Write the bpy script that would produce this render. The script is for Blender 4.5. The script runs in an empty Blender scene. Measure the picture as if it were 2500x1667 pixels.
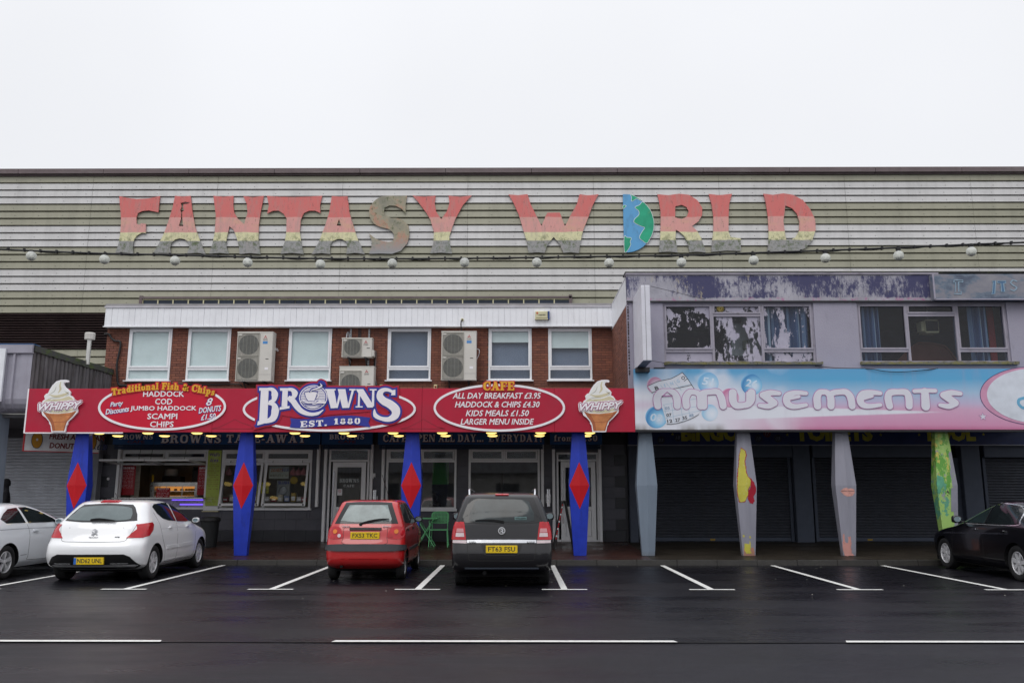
import bpy, bmesh, math, random
from mathutils import Vector, Matrix
from mathutils.geometry import delaunay_2d_cdt
from mathutils.bvhtree import BVHTree
random.seed(7)
S = bpy.context.scene
COL = S.collection
R = math.radians

# ------------------------------------------------------------------ camera
EYE = 1.60
F = 2050.0                      # focal length in photo pixels (photo 2500 wide)
PITCH = math.atan(372.5 / F)
YAW = R(0.33)
cam = bpy.data.cameras.new('camera')
camo = bpy.data.objects.new('camera', cam); COL.objects.link(camo)
camo.location = (0, 0, EYE)
camo.rotation_euler = (math.pi / 2 + PITCH, 0, YAW)
cam.sensor_width = 36; cam.lens = F / 2500 * 36
cam.clip_end = 2000; cam.clip_start = .1
S.camera = camo

# ------------------------------------------------------------------ sky: an even pale overcast
SUN_EL, SUN_ROT = 52, 200
W = bpy.data.worlds.new('World'); S.world = W; W.use_nodes = True
nt = W.node_tree; nt.nodes.clear()
sk = nt.nodes.new('ShaderNodeTexSky'); sk.sky_type = 'NISHITA'; sk.sun_disc = False
sk.sun_elevation = R(SUN_EL); sk.sun_rotation = R(SUN_ROT)
tc = nt.nodes.new('ShaderNodeTexCoord')
sep = nt.nodes.new('ShaderNodeSeparateXYZ'); nt.links.new(tc.outputs['Generated'], sep.inputs[0])
pw = nt.nodes.new('ShaderNodeMath'); pw.operation = 'POWER'; pw.use_clamp = True; pw.inputs[1].default_value = 4; nt.links.new(sep.outputs['Z'], pw.inputs[0])
mr = nt.nodes.new('ShaderNodeMapRange'); nt.links.new(pw.outputs[0], mr.inputs['Value'])
mr.inputs['From Min'].default_value = 0; mr.inputs['From Max'].default_value = 1
mr.inputs['To Min'].default_value = 1.0; mr.inputs['To Max'].default_value = 1.8
nz = nt.nodes.new('ShaderNodeTexNoise'); nz.inputs['Scale'].default_value = 2.2; nz.inputs['Detail'].default_value = 3
nt.links.new(tc.outputs['Generated'], nz.inputs['Vector'])
mr2 = nt.nodes.new('ShaderNodeMapRange'); nt.links.new(nz.outputs[0], mr2.inputs['Value'])
mr2.inputs['From Min'].default_value = .3; mr2.inputs['From Max'].default_value = .7
mr2.inputs['To Min'].default_value = .965; mr2.inputs['To Max'].default_value = 1.035
mm = nt.nodes.new('ShaderNodeMath'); mm.operation = 'MULTIPLY'
nt.links.new(mr.outputs[0], mm.inputs[0]); nt.links.new(mr2.outputs[0], mm.inputs[1])
cl = nt.nodes.new('ShaderNodeVectorMath'); cl.operation = 'SCALE'
cl.inputs[0].default_value = (9.2, 9.3, 9.6); nt.links.new(mm.outputs[0], cl.inputs['Scale'])
mx = nt.nodes.new('ShaderNodeMix'); mx.data_type = 'RGBA'; mx.inputs[0].default_value = .92
nt.links.new(sk.outputs[0], mx.inputs[6]); nt.links.new(cl.outputs[0], mx.inputs[7])
bg = nt.nodes.new('ShaderNodeBackground'); bg.inputs['Strength'].default_value = .1
nt.links.new(mx.outputs[2], bg.inputs['Color'])
ow = nt.nodes.new('ShaderNodeOutputWorld'); nt.links.new(bg.outputs[0], ow.inputs[0])

sl = bpy.data.lights.new('sun', 'SUN'); sl.energy = 1.15; sl.angle = R(40); sl.color = (1, .97, .93)
so = bpy.data.objects.new('sun', sl); COL.objects.link(so); so.location = (0, -5, 40)
so.rotation_euler = (R(90 - SUN_EL), 0, R(-18))
S.view_settings.view_transform = 'Standard'; S.view_settings.look = 'None'
S.view_settings.exposure = 0; S.view_settings.gamma = 1
try: S.view_settings.use_curve_mapping = False
except Exception: pass
S.render.engine = 'CYCLES'
S.cycles.max_bounces = 6; S.cycles.transparent_max_bounces = 12

# ------------------------------------------------------------------ surveying: photo measurements to metres
CF = Vector((-math.sin(YAW) * math.cos(PITCH), math.cos(YAW) * math.cos(PITCH), math.sin(PITCH)))
CR = Vector((math.cos(YAW), math.sin(YAW), 0)); CU = CR.cross(CF)
def ray(u, v): return CF + CR * ((u - 1250) / F) - CU * ((v - 833.5) / F)
def P(u, v, Y):
    d = ray(u, v); t = Y / d.y
    return d.x * t, EYE + d.z * t
def X(u, v, Y): return P(u, v, Y)[0]
def Z(v, Y, u=1250): return P(u, v, Y)[1]
def G(u, v, z=0.):
    d = ray(u, v); t = (z - EYE) / d.z
    return d.x * t, d.y * t

# ------------------------------------------------------------------ objects
WL = {}
def thing(name, label, cat, loc=(0, 0, 0), rz=0, group=None):
    o = bpy.data.objects.new(name, None); COL.objects.link(o)
    o.location = loc; o.rotation_euler = (0, 0, rz); o.empty_display_size = .3
    o['label'] = label; o['category'] = cat
    if group: o['group'] = group
    WL[o.name] = Vector(loc); return o
def tag(o, label, cat, group=None):
    o['label'] = label; o['category'] = cat
    if group: o['group'] = group
    return o
def link(name, me, parent=None, world=True, kind=None, label=None):
    o = bpy.data.objects.new(name, me); COL.objects.link(o)
    if parent is not None:
        o.parent = parent
        w = WL.get(parent.name, Vector((0, 0, 0)))
        if world: o.location = -w; WL[o.name] = Vector((0, 0, 0))
        else: WL[o.name] = w
    else: WL[o.name] = Vector((0, 0, 0))
    if kind: o['kind'] = kind
    if label: o['label'] = label
    return o
def piece(name, me, parent, loc, rot=(0, 0, 0), scale=None):
    """one of many alike pieces sharing mesh data, placed at a world location"""
    o = bpy.data.objects.new(name, me); COL.objects.link(o)
    o.parent = parent
    w = WL.get(parent.name, Vector((0, 0, 0)))
    o.location = Vector(loc) - w; o.rotation_euler = rot
    if scale: o.scale = scale
    WL[o.name] = Vector(loc); return o

class MB:
    def __init__(s): s.v = []; s.f = []; s.m = []; s.cm = 0
    def add(s, vs, fs, m=None):
        b = len(s.v); s.v += [tuple(p) for p in vs]
        for f in fs: s.f.append(tuple(i + b for i in f)); s.m.append(s.cm if m is None else m)
        return s
    def box(s, x0, x1, y0, y1, z0, z1, m=None):
        if x0 > x1: x0, x1 = x1, x0
        if y0 > y1: y0, y1 = y1, y0
        if z0 > z1: z0, z1 = z1, z0
        v = [(x, y, z) for z in (z0, z1) for y in (y0, y1) for x in (x0, x1)]
        return s.add(v, [(0, 2, 3, 1), (4, 5, 7, 6), (0, 1, 5, 4), (2, 6, 7, 3), (0, 4, 6, 2), (1, 3, 7, 5)], m)
    def cbox(s, x0, x1, y0, y1, z0, z1, c=.01, m=None):
        """box with chamfered vertical and front edges"""
        if x0 > x1: x0, x1 = x1, x0
        if z0 > z1: z0, z1 = z1, z0
        a = [(x0, z0), (x1, z0), (x1, z1), (x0, z1)]
        b = [(x0 + c, z0 + c), (x1 - c, z0 + c), (x1 - c, z1 - c), (x0 + c, z1 - c)]
        v = [(x, y1, z) for x, z in a] + [(x, y0 + c, z) for x, z in a] + [(x, y0, z) for x, z in b]
        f = [(3, 2, 1, 0), (8, 9, 10, 11)]
        for k in range(4):
            n = (k + 1) % 4
            f += [(k, n, 4 + n, 4 + k), (4 + k, 4 + n, 8 + n, 8 + k)]
        return s.add(v, f, m)
    def prism(s, poly, y0, y1, m=None):
        """convex or simple polygon in (x,z), from front y0 to back y1"""
        n = len(poly)
        ar = sum(poly[i][0] * poly[(i + 1) % n][1] - poly[(i + 1) % n][0] * poly[i][1] for i in range(n))
        if ar < 0: poly = poly[::-1]
        v = [(x, y0, z) for x, z in poly] + [(x, y1, z) for x, z in poly]
        f = [tuple(range(n)), tuple(range(2 * n - 1, n - 1, -1))]
        f += [(i, i + n, (i + 1) % n + n, (i + 1) % n) for i in range(n)]
        return s.add(v, f, m)
    def quad(s, a, b, c, d, m=None): return s.add([a, b, c, d], [(0, 1, 2, 3)], m)
    def tube(s, pts, r, n=8, m=None, cap=True, close=False):
        pts = [Vector(p) for p in pts]; rings = []; N = len(pts); vs = []
        up = Vector((0, 0, 1))
        for i, p in enumerate(pts):
            a = pts[max(i - 1, 0)]; b = pts[min(i + 1, N - 1)]
            d = (b - a)
            if d.length < 1e-9: d = Vector((0, 0, 1))
            d.normalize()
            q = up if abs(d.dot(up)) < .95 else Vector((1, 0, 0))
            e1 = d.cross(q).normalized(); e2 = d.cross(e1)
            rr = r[i] if isinstance(r, (list, tuple)) else r
            vs += [p + (e1 * math.cos(t) + e2 * math.sin(t)) * rr for t in [2 * math.pi * k / n for k in range(n)]]
        f = []
        for i in range(N - 1):
            for k in range(n):
                f.append((i * n + k, i * n + (k + 1) % n, (i + 1) * n + (k + 1) % n, (i + 1) * n + k))
        if cap: f += [tuple(range(n - 1, -1, -1)), tuple(range((N - 1) * n, N * n))]
        return s.add(vs, f, m)
    def lathe(s, prof, c, axis='z', n=20, m=None, cap=True):
        """prof [(r, h)] around axis through c"""
        vs = []; f = []
        for r, h in prof:
            for k in range(n):
                t = 2 * math.pi * k / n; a, b = r * math.cos(t), r * math.sin(t)
                if axis == 'z': vs.append((c[0] + a, c[1] + b, c[2] + h))
                elif axis == 'y': vs.append((c[0] + a, c[1] + h, c[2] - b))
                else: vs.append((c[0] + h, c[1] + a, c[2] + b))
        for i in range(len(prof) - 1):
            for k in range(n): f.append((i * n + k, i * n + (k + 1) % n, (i + 1) * n + (k + 1) % n, (i + 1) * n + k))
        if cap and prof[0][0] > 1e-4: f.append(tuple(range(n - 1, -1, -1)))
        if cap and prof[-1][0] > 1e-4: f.append(tuple(range((len(prof) - 1) * n, len(prof) * n)))
        return s.add(vs, f, m)
    def ribbon(s, pts, w, y0, y1, caps='round', g=0, m=None, smooth=0):
        """thick stroke in the (x,z) plane; w a number or one per point; g grows it"""
        pts = [tuple(p) for p in pts]; ws = list(w) if isinstance(w, (list, tuple)) else [w] * len(pts)
        if smooth: pts, ws = catmull(pts, ws, smooth)
        ws = [max(.0001, a / 2 + g) for a in ws]
        n = len(pts); L = []; Rr = []
        for i in range(n):
            a = pts[max(i - 1, 0)]; b = pts[min(i + 1, n - 1)]
            dx, dz = b[0] - a[0], b[1] - a[1]; l = math.hypot(dx, dz) or 1
            nx, nz = -dz / l, dx / l
            k = 1
            if 0 < i < n - 1:
                c = pts[i]
                ex, ez = c[0] - a[0], c[1] - a[1]; le = math.hypot(ex, ez) or 1
                cs = abs(nx * (-ez / le) + nz * (ex / le)); k = 1 / max(cs, .55)
            L.append((pts[i][0] + nx * ws[i] * k, pts[i][1] + nz * ws[i] * k))
            Rr.append((pts[i][0] - nx * ws[i] * k, pts[i][1] - nz * ws[i] * k))
        def endpts(i, sgn):
            a = pts[max(i - 1, 0)]; b = pts[min(i + 1, n - 1)]
            d = math.atan2(b[1] - a[1], b[0] - a[0]) if sgn > 0 else math.atan2(a[1] - b[1], a[0] - b[0])
            if caps == 'round':
                return [(pts[i][0] + ws[i] * math.cos(d + t), pts[i][1] + ws[i] * math.sin(d + t)) for t in [math.pi / 2 - math.pi * k / 8 for k in range(1, 8)]]
            if g:
                ex, ez = g * math.cos(d), g * math.sin(d)
                A = (L[i], Rr[i]) if sgn > 0 else (Rr[i], L[i])
                return [(A[0][0] + ex, A[0][1] + ez), (A[1][0] + ex, A[1][1] + ez)]
            return []
        e = endpts(n - 1, 1); b = endpts(0, -1)
        # strip faces plus cap fans, front and back, then the rim
        loop = L + e + Rr[::-1] + b; N = len(loop)
        vs = [(x, y0, z) for x, z in loop] + [(x, y1, z) for x, z in loop]
        li = list(range(n)); ri = [n + len(e) + (n - 1 - i) for i in range(n)]
        ff = [(li[i], ri[i], ri[i + 1], li[i + 1]) for i in range(n - 1)]
        if e: ff.append(tuple([li[n - 1]][::-1] + [ri[n - 1]] + list(range(n + len(e) - 1, n - 1, -1))))
        if b: ff.append(tuple([li[0]] + list(range(N - 1, N - 1 - len(b), -1)) + [ri[0]]))
        f = ff + [tuple(j + N for j in q[::-1]) for q in ff]
        f += [((i + 1) % N, i, i + N, (i + 1) % N + N) for i in range(N)]
        return s.add(vs, f, m)
    def mesh(s, name, mats, smooth=False, fix=False):
        me = bpy.data.meshes.new(name); me.from_pydata(s.v, [], s.f)
        for mt in (mats if isinstance(mats, (list, tuple)) else [mats]): me.materials.append(mt)
        if any(s.m): me.polygons.foreach_set('material_index', s.m)
        if fix:
            bm = bmesh.new(); bm.from_mesh(me); bmesh.ops.recalc_face_normals(bm, faces=bm.faces); bm.to_mesh(me); bm.free()
        if smooth:
            me.polygons.foreach_set('use_smooth', [True] * len(me.polygons))
            try: me.set_sharp_from_angle(angle=R(smooth if smooth is not True else 40))
            except Exception: pass
        me.update(); return me
    def build(s, name, mats, parent=None, smooth=False, world=True, kind=None, label=None, fix=False):
        return link(name, s.mesh(name, mats, smooth, fix), parent, world, kind, label)

def catmull(pts, ws, k):
    out = []; ow = []; n = len(pts)
    for i in range(n - 1):
        p0 = pts[max(i - 1, 0)]; p1 = pts[i]; p2 = pts[i + 1]; p3 = pts[min(i + 2, n - 1)]
        for j in range(k):
            t = j / k
            out.append(tuple(.5 * (2 * b + (c - a) * t + (2 * a - 5 * b + 4 * c - d) * t * t + (3 * b - a - 3 * c + d) * t ** 3) for a, b, c, d in zip(p0, p1, p2, p3)))
            ow.append(ws[i] + (ws[i + 1] - ws[i]) * t)
    out.append(pts[-1]); ow.append(ws[-1]); return out, ow
def curve(pts, k=5, closed=False):
    if not closed: return catmull([tuple(p) for p in pts], [0] * len(pts), k)[0]
    n = len(pts); q = [pts[-1]] + list(pts) + [pts[0], pts[1]]
    out = []
    for i in range(1, n + 1):
        p0, p1, p2, p3 = q[i - 1], q[i], q[i + 1], q[i + 2]
        for j in range(k):
            t = j / k
            out.append(tuple(.5 * (2 * b + (c - a) * t + (2 * a - 5 * b + 4 * c - d) * t * t + (3 * b - a - 3 * c + d) * t ** 3) for a, b, c, d in zip(p0, p1, p2, p3)))
    return out
def ell(cx, cz, rx, rz, n=48, a0=0, a1=360):
    m = n if a1 - a0 >= 360 else n + 1
    return [(cx + rx * math.cos(R(a0 + (a1 - a0) * k / n)), cz + rz * math.sin(R(a0 + (a1 - a0) * k / n))) for k in range(m)]
def grow(poly, g):
    n = len(poly); ar = sum(poly[i][0] * poly[(i + 1) % n][1] - poly[(i + 1) % n][0] * poly[i][1] for i in range(n))
    s = 1 if ar > 0 else -1; out = []
    for i in range(n):
        a, b, c = poly[i - 1], poly[i], poly[(i + 1) % n]
        d1 = (b[0] - a[0], b[1] - a[1]); d2 = (c[0] - b[0], c[1] - b[1])
        l1 = math.hypot(*d1) or 1e-9; l2 = math.hypot(*d2) or 1e-9
        n1 = (d1[1] / l1 * s, -d1[0] / l1 * s); n2 = (d2[1] / l2 * s, -d2[0] / l2 * s)
        mx_, mz_ = n1[0] + n2[0], n1[1] + n2[1]; l = math.hypot(mx_, mz_) or 1e-9
        k = g / max(l / 2, .5)
        out.append((b[0] + mx_ / l * k, b[1] + mz_ / l * k))
    return out
def tri_shape(mb, outer, holes, y0, y1, m=None, front_m=None):
    """extruded (x,z) outline with holes"""
    loops = [outer] + list(holes); vs = []; ed = []
    for lp in loops:
        b = len(vs); vs += [Vector(p) for p in lp]; ed += [(b + i, b + (i + 1) % len(lp)) for i in range(len(lp))]
    v2, e2, f2, *_ = delaunay_2d_cdt(vs, ed, [], 1 if not holes else 0, 1e-6)
    def inside(p, lp):
        c = False; n = len(lp)
        for i in range(n):
            a, b = lp[i], lp[(i + 1) % n]
            if (a[1] > p[1]) != (b[1] > p[1]) and p[0] < (b[0] - a[0]) * (p[1] - a[1]) / (b[1] - a[1]) + a[0]: c = not c
        return c
    fs = []
    for f in f2:
        c = sum((v2[i] for i in f), Vector((0, 0))) / len(f)
        if inside(c, outer) and not any(inside(c, h) for h in holes): fs.append(list(f))
    n = len(v2)
    vv = [(p.x, y0, p.y) for p in v2] + [(p.x, y1, p.y) for p in v2]
    def ccw(f):
        a, b, c = v2[f[0]], v2[f[1]], v2[f[2]]
        return (b - a).cross(c - a) > 0
    fs = [f if ccw(f) else f[::-1] for f in fs]
    cnt = {}
    for f in fs:
        for i in range(len(f)):
            a, b = f[i], f[(i + 1) % len(f)]; cnt[(a, b)] = 1
    rim = [(a, b) for (a, b) in cnt if (b, a) not in cnt]
    mb.add(vv, [tuple(f) for f in fs], front_m if front_m is not None else m)
    mb.f += [tuple(i + n + len(mb.v) - 2 * n for i in f[::-1]) for f in fs]; mb.m += [mb.cm if m is None else m] * len(fs)
    b = len(mb.v) - 2 * n
    mb.f += [(b + e[1], b + e[0], b + e[0] + n, b + e[1] + n) for e in rim]; mb.m += [mb.cm if m is None else m] * len(rim)
    return mb

# ------------------------------------------------------------------ materials
def N(nt, t, **k):
    n = nt.nodes.new('ShaderNode' + t)
    for a, b in k.items(): setattr(n, a, b)
    return n
class M:
    """small wrapper to write node materials in few lines"""
    def __init__(s, name, rough=.6, metal=0, spec=.5, coat=0, emit=None, es=0):
        s.mat = bpy.data.materials.new(name); s.mat.use_nodes = True; s.nt = s.mat.node_tree
        s.b = s.nt.nodes['Principled BSDF']; s.out = s.nt.nodes['Material Output']
        s.b.inputs['Roughness'].default_value = rough; s.b.inputs['Metallic'].default_value = metal
        s.b.inputs['Specular IOR Level'].default_value = spec; s.b.inputs['Coat Weight'].default_value = coat
        s.b.inputs['Coat Roughness'].default_value = .04
        if emit: s.b.inputs['Emission Color'].default_value = (*emit, 1); s.b.inputs['Emission Strength'].default_value = es
        s.pos = N(s.nt, 'NewGeometry').outputs['Position']
    def L(s, a, b): s.nt.links.new(a, b)
    def obj(s): return N(s.nt, 'TexCoord').outputs['Object']
    def sc(s, vec, k):
        m = N(s.nt, 'Mapping'); m.inputs['Scale'].default_value = k; s.L(vec, m.inputs['Vector']); return m.outputs[0]
    def noise(s, k=(1, 1, 1), detail=4, rough=.6, vec=None, dist=0):
        n = N(s.nt, 'TexNoise'); n.inputs['Scale'].default_value = 1; n.inputs['Detail'].default_value = detail; n.inputs['Roughness'].default_value = rough
        n.inputs['Distortion'].default_value = dist
        s.L(s.sc(vec or s.pos, k if isinstance(k, tuple) else (k, k, k)), n.inputs['Vector']); return n.outputs[0]
    def rng(s, v, a, b, c=0, d=1):
        m = N(s.nt, 'MapRange'); m.clamp = True
        s.L(v, m.inputs['Value'])
        for i, q in zip(('From Min', 'From Max', 'To Min', 'To Max'), (a, b, c, d)): m.inputs[i].default_value = q
        return m.outputs[0]
    def math(s, op, a, b=None):
        m = N(s.nt, 'Math', operation=op)
        for i, q in enumerate((a, b)):
            if q is None: continue
            if isinstance(q, (int, float)): m.inputs[i].default_value = q
            else: s.L(q, m.inputs[i])
        return m.outputs[0]
    def mix(s, f, a, b, mode='MIX'):
        m = N(s.nt, 'Mix', data_type='RGBA', blend_type=mode)
        if isinstance(f, (int, float)): m.inputs[0].default_value = f
        else: s.L(f, m.inputs[0])
        for i, q in ((6, a), (7, b)):
            if isinstance(q, tuple): m.inputs[i].default_value = (*q[:3], 1)
            else: s.L(q, m.inputs[i])
        return m.outputs[2]
    def ramp(s, v, stops, interp='LINEAR'):
        r = N(s.nt, 'ValToRGB'); r.color_ramp.interpolation = interp; e = r.color_ramp.elements
        while len(e) < len(stops): e.new(.5)
        for el, (p, c) in zip(e, stops): el.position = p; el.color = (*c, 1)
        s.L(v, r.inputs[0]); return r.outputs[0]
    def xyz(s, vec=None):
        m = N(s.nt, 'SeparateXYZ'); s.L(vec or s.pos, m.inputs[0]); return m.outputs
    def col(s, c):
        if isinstance(c, tuple): s.b.inputs['Base Color'].default_value = (*c, 1)
        else: s.L(c, s.b.inputs['Base Color'])
        return s
    def ro(s, v): s.L(v, s.b.inputs['Roughness']); return s
    def bump(s, h, d=.01, k=.5):
        b = N(s.nt, 'Bump'); b.inputs['Distance'].default_value = d; b.inputs['Strength'].default_value = k
        s.L(h, b.inputs['Height']); s.L(b.outputs[0], s.b.inputs['Normal']); return s
def pm(name, c, rough=.6, metal=0, var=.12, k=3., dirt=None, dk=(6, 6, 1.2), dirt_lo=.52, bump=0, spec=.28, coat=0, bk=40., emit=None, es=0):
    """painted / moulded surface: uneven tone plus optional streaky dirt"""
    m = M(name, rough, metal, spec, coat, emit, es)
    n = m.noise(k, 5)
    a = tuple(max(0, q * (1 - var)) for q in c); b = tuple(min(1, q * (1 + var)) for q in c)
    cc = m.mix(m.rng(n, .3, .7), a, b)
    if dirt:
        cc = m.mix(m.math('MULTIPLY', m.rng(m.noise(dk, 6, .7), dirt_lo, dirt_lo + .25), dirt[3] if len(dirt) > 3 else .7), cc, dirt[:3])
    m.col(cc)
    if bump: m.bump(m.noise(bk, 3), .004, bump)
    elif rough > .1: m.ro(m.rng(m.noise(k * 2.3, 3), .3, .7, max(.02, rough - .07), min(1, rough + .07)))
    return m.mat

# ------------------------------------------------------------------ lettering
def txt(mb, s, u, v, w, h, Y, shear=0, rot=0, bold=0, depth=.004, src=True, m=None, space=1.0, cap=True, fat=0):
    """sans lettering centred at photo point (u,v) on plane Y, w x h photo pixels (or metres if src False)"""
    c = bpy.data.curves.new('t', 'FONT'); c.body = s; c.size = 1; c.shear = shear; c.offset = bold; c.space_character = space
    c.align_x = 'CENTER'; c.resolution_u = 2; c.fill_mode = 'FRONT'
    o = bpy.data.objects.new('t', c); COL.objects.link(o)
    me = bpy.data.meshes.new_from_object(o)
    bpy.data.objects.remove(o); bpy.data.curves.remove(c)
    if not me.vertices: return mb
    xs = [p.co.x for p in me.vertices]; zs = [p.co.y for p in me.vertices]
    x0, x1, z0, z1 = min(xs), max(xs), min(zs), max(zs)
    if src:
        cx, cz = P(u, v, Y); k = (X(u + 50, v, Y) - X(u - 50, v, Y)) / 100; w *= k; h *= k
    else: cx, cz = u, v
    sx = w / (x1 - x0); sz = h / (z1 - z0) if h else sx
    ca, sa = math.cos(R(rot)), math.sin(R(rot)); n = len(me.vertices)
    vs = []
    for p in me.vertices:
        a = (p.co.x - (x0 + x1) / 2) * sx; b = (p.co.y - (z0 + z1) / 2) * sz
        vs.append((cx + a * ca - b * sa, Y, cz + a * sa + b * ca))
    fs = [tuple(q.vertices) for q in me.polygons]
    cnt = set()
    for f in fs:
        for i in range(len(f)): cnt.add((f[i], f[(i + 1) % len(f)]))
    rim = [(a, b) for (a, b) in cnt if (b, a) not in cnt]
    for q in range(9 if fat else 1):
        ox, oz = (fat * math.cos(q * math.pi / 4), fat * math.sin(q * math.pi / 4)) if q < 8 and fat else (0, 0)
        vs2 = [(x + ox, y - depth - q * .0003, z + oz) for x, y, z in vs] + [(x + ox, y, z + oz) for x, y, z in vs]
        mb.add(vs2, fs + [(b, a, a + n, b + n) for a, b in rim], m)
    bpy.data.meshes.remove(me); return mb

# slab-serif capitals drawn as strokes: every glyph is a list of bars, diagonals and bowls in a 1-high box
def _g(w, *p): return (w, p)
T, t_ = .25, .12
def _st(x, a=0, b=1, s0=1, s1=1, w=T):
    o = [('q', [(x - w / 2, a), (x + w / 2, a), (x + w / 2, b), (x - w / 2, b)])]
    if s0: o.append(('q', [(x - w / 2 - .09, a), (x + w / 2 + .09, a), (x + w / 2 + .09, a + .1), (x - w / 2 - .09, a + .1)]))
    if s1: o.append(('q', [(x - w / 2 - .09, b - .1), (x + w / 2 + .09, b - .1), (x + w / 2 + .09, b), (x - w / 2 - .09, b)]))
    return o
def _d(x0, z0, x1, z1, w): return [('q', [(x0 - w / 2, z0), (x0 + w / 2, z0), (x1 + w / 2, z1), (x1 - w / 2, z1)])]
def _sr(x, z, w=.36): return [('q', [(x - w / 2, z), (x + w / 2, z), (x + w / 2, z + .1), (x - w / 2, z + .1)])]
def _h(x0, x1, z, w=.13): return [('q', [(x0, z - w / 2), (x1, z - w / 2), (x1, z + w / 2), (x0, z + w / 2)])]
def _v(x, z0, z1, w=.1): return [('q', [(x - w / 2, z0), (x + w / 2, z0), (x + w / 2, z1), (x - w / 2, z1)])]
def _r(pts, w): return [('r', pts, w)]
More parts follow.
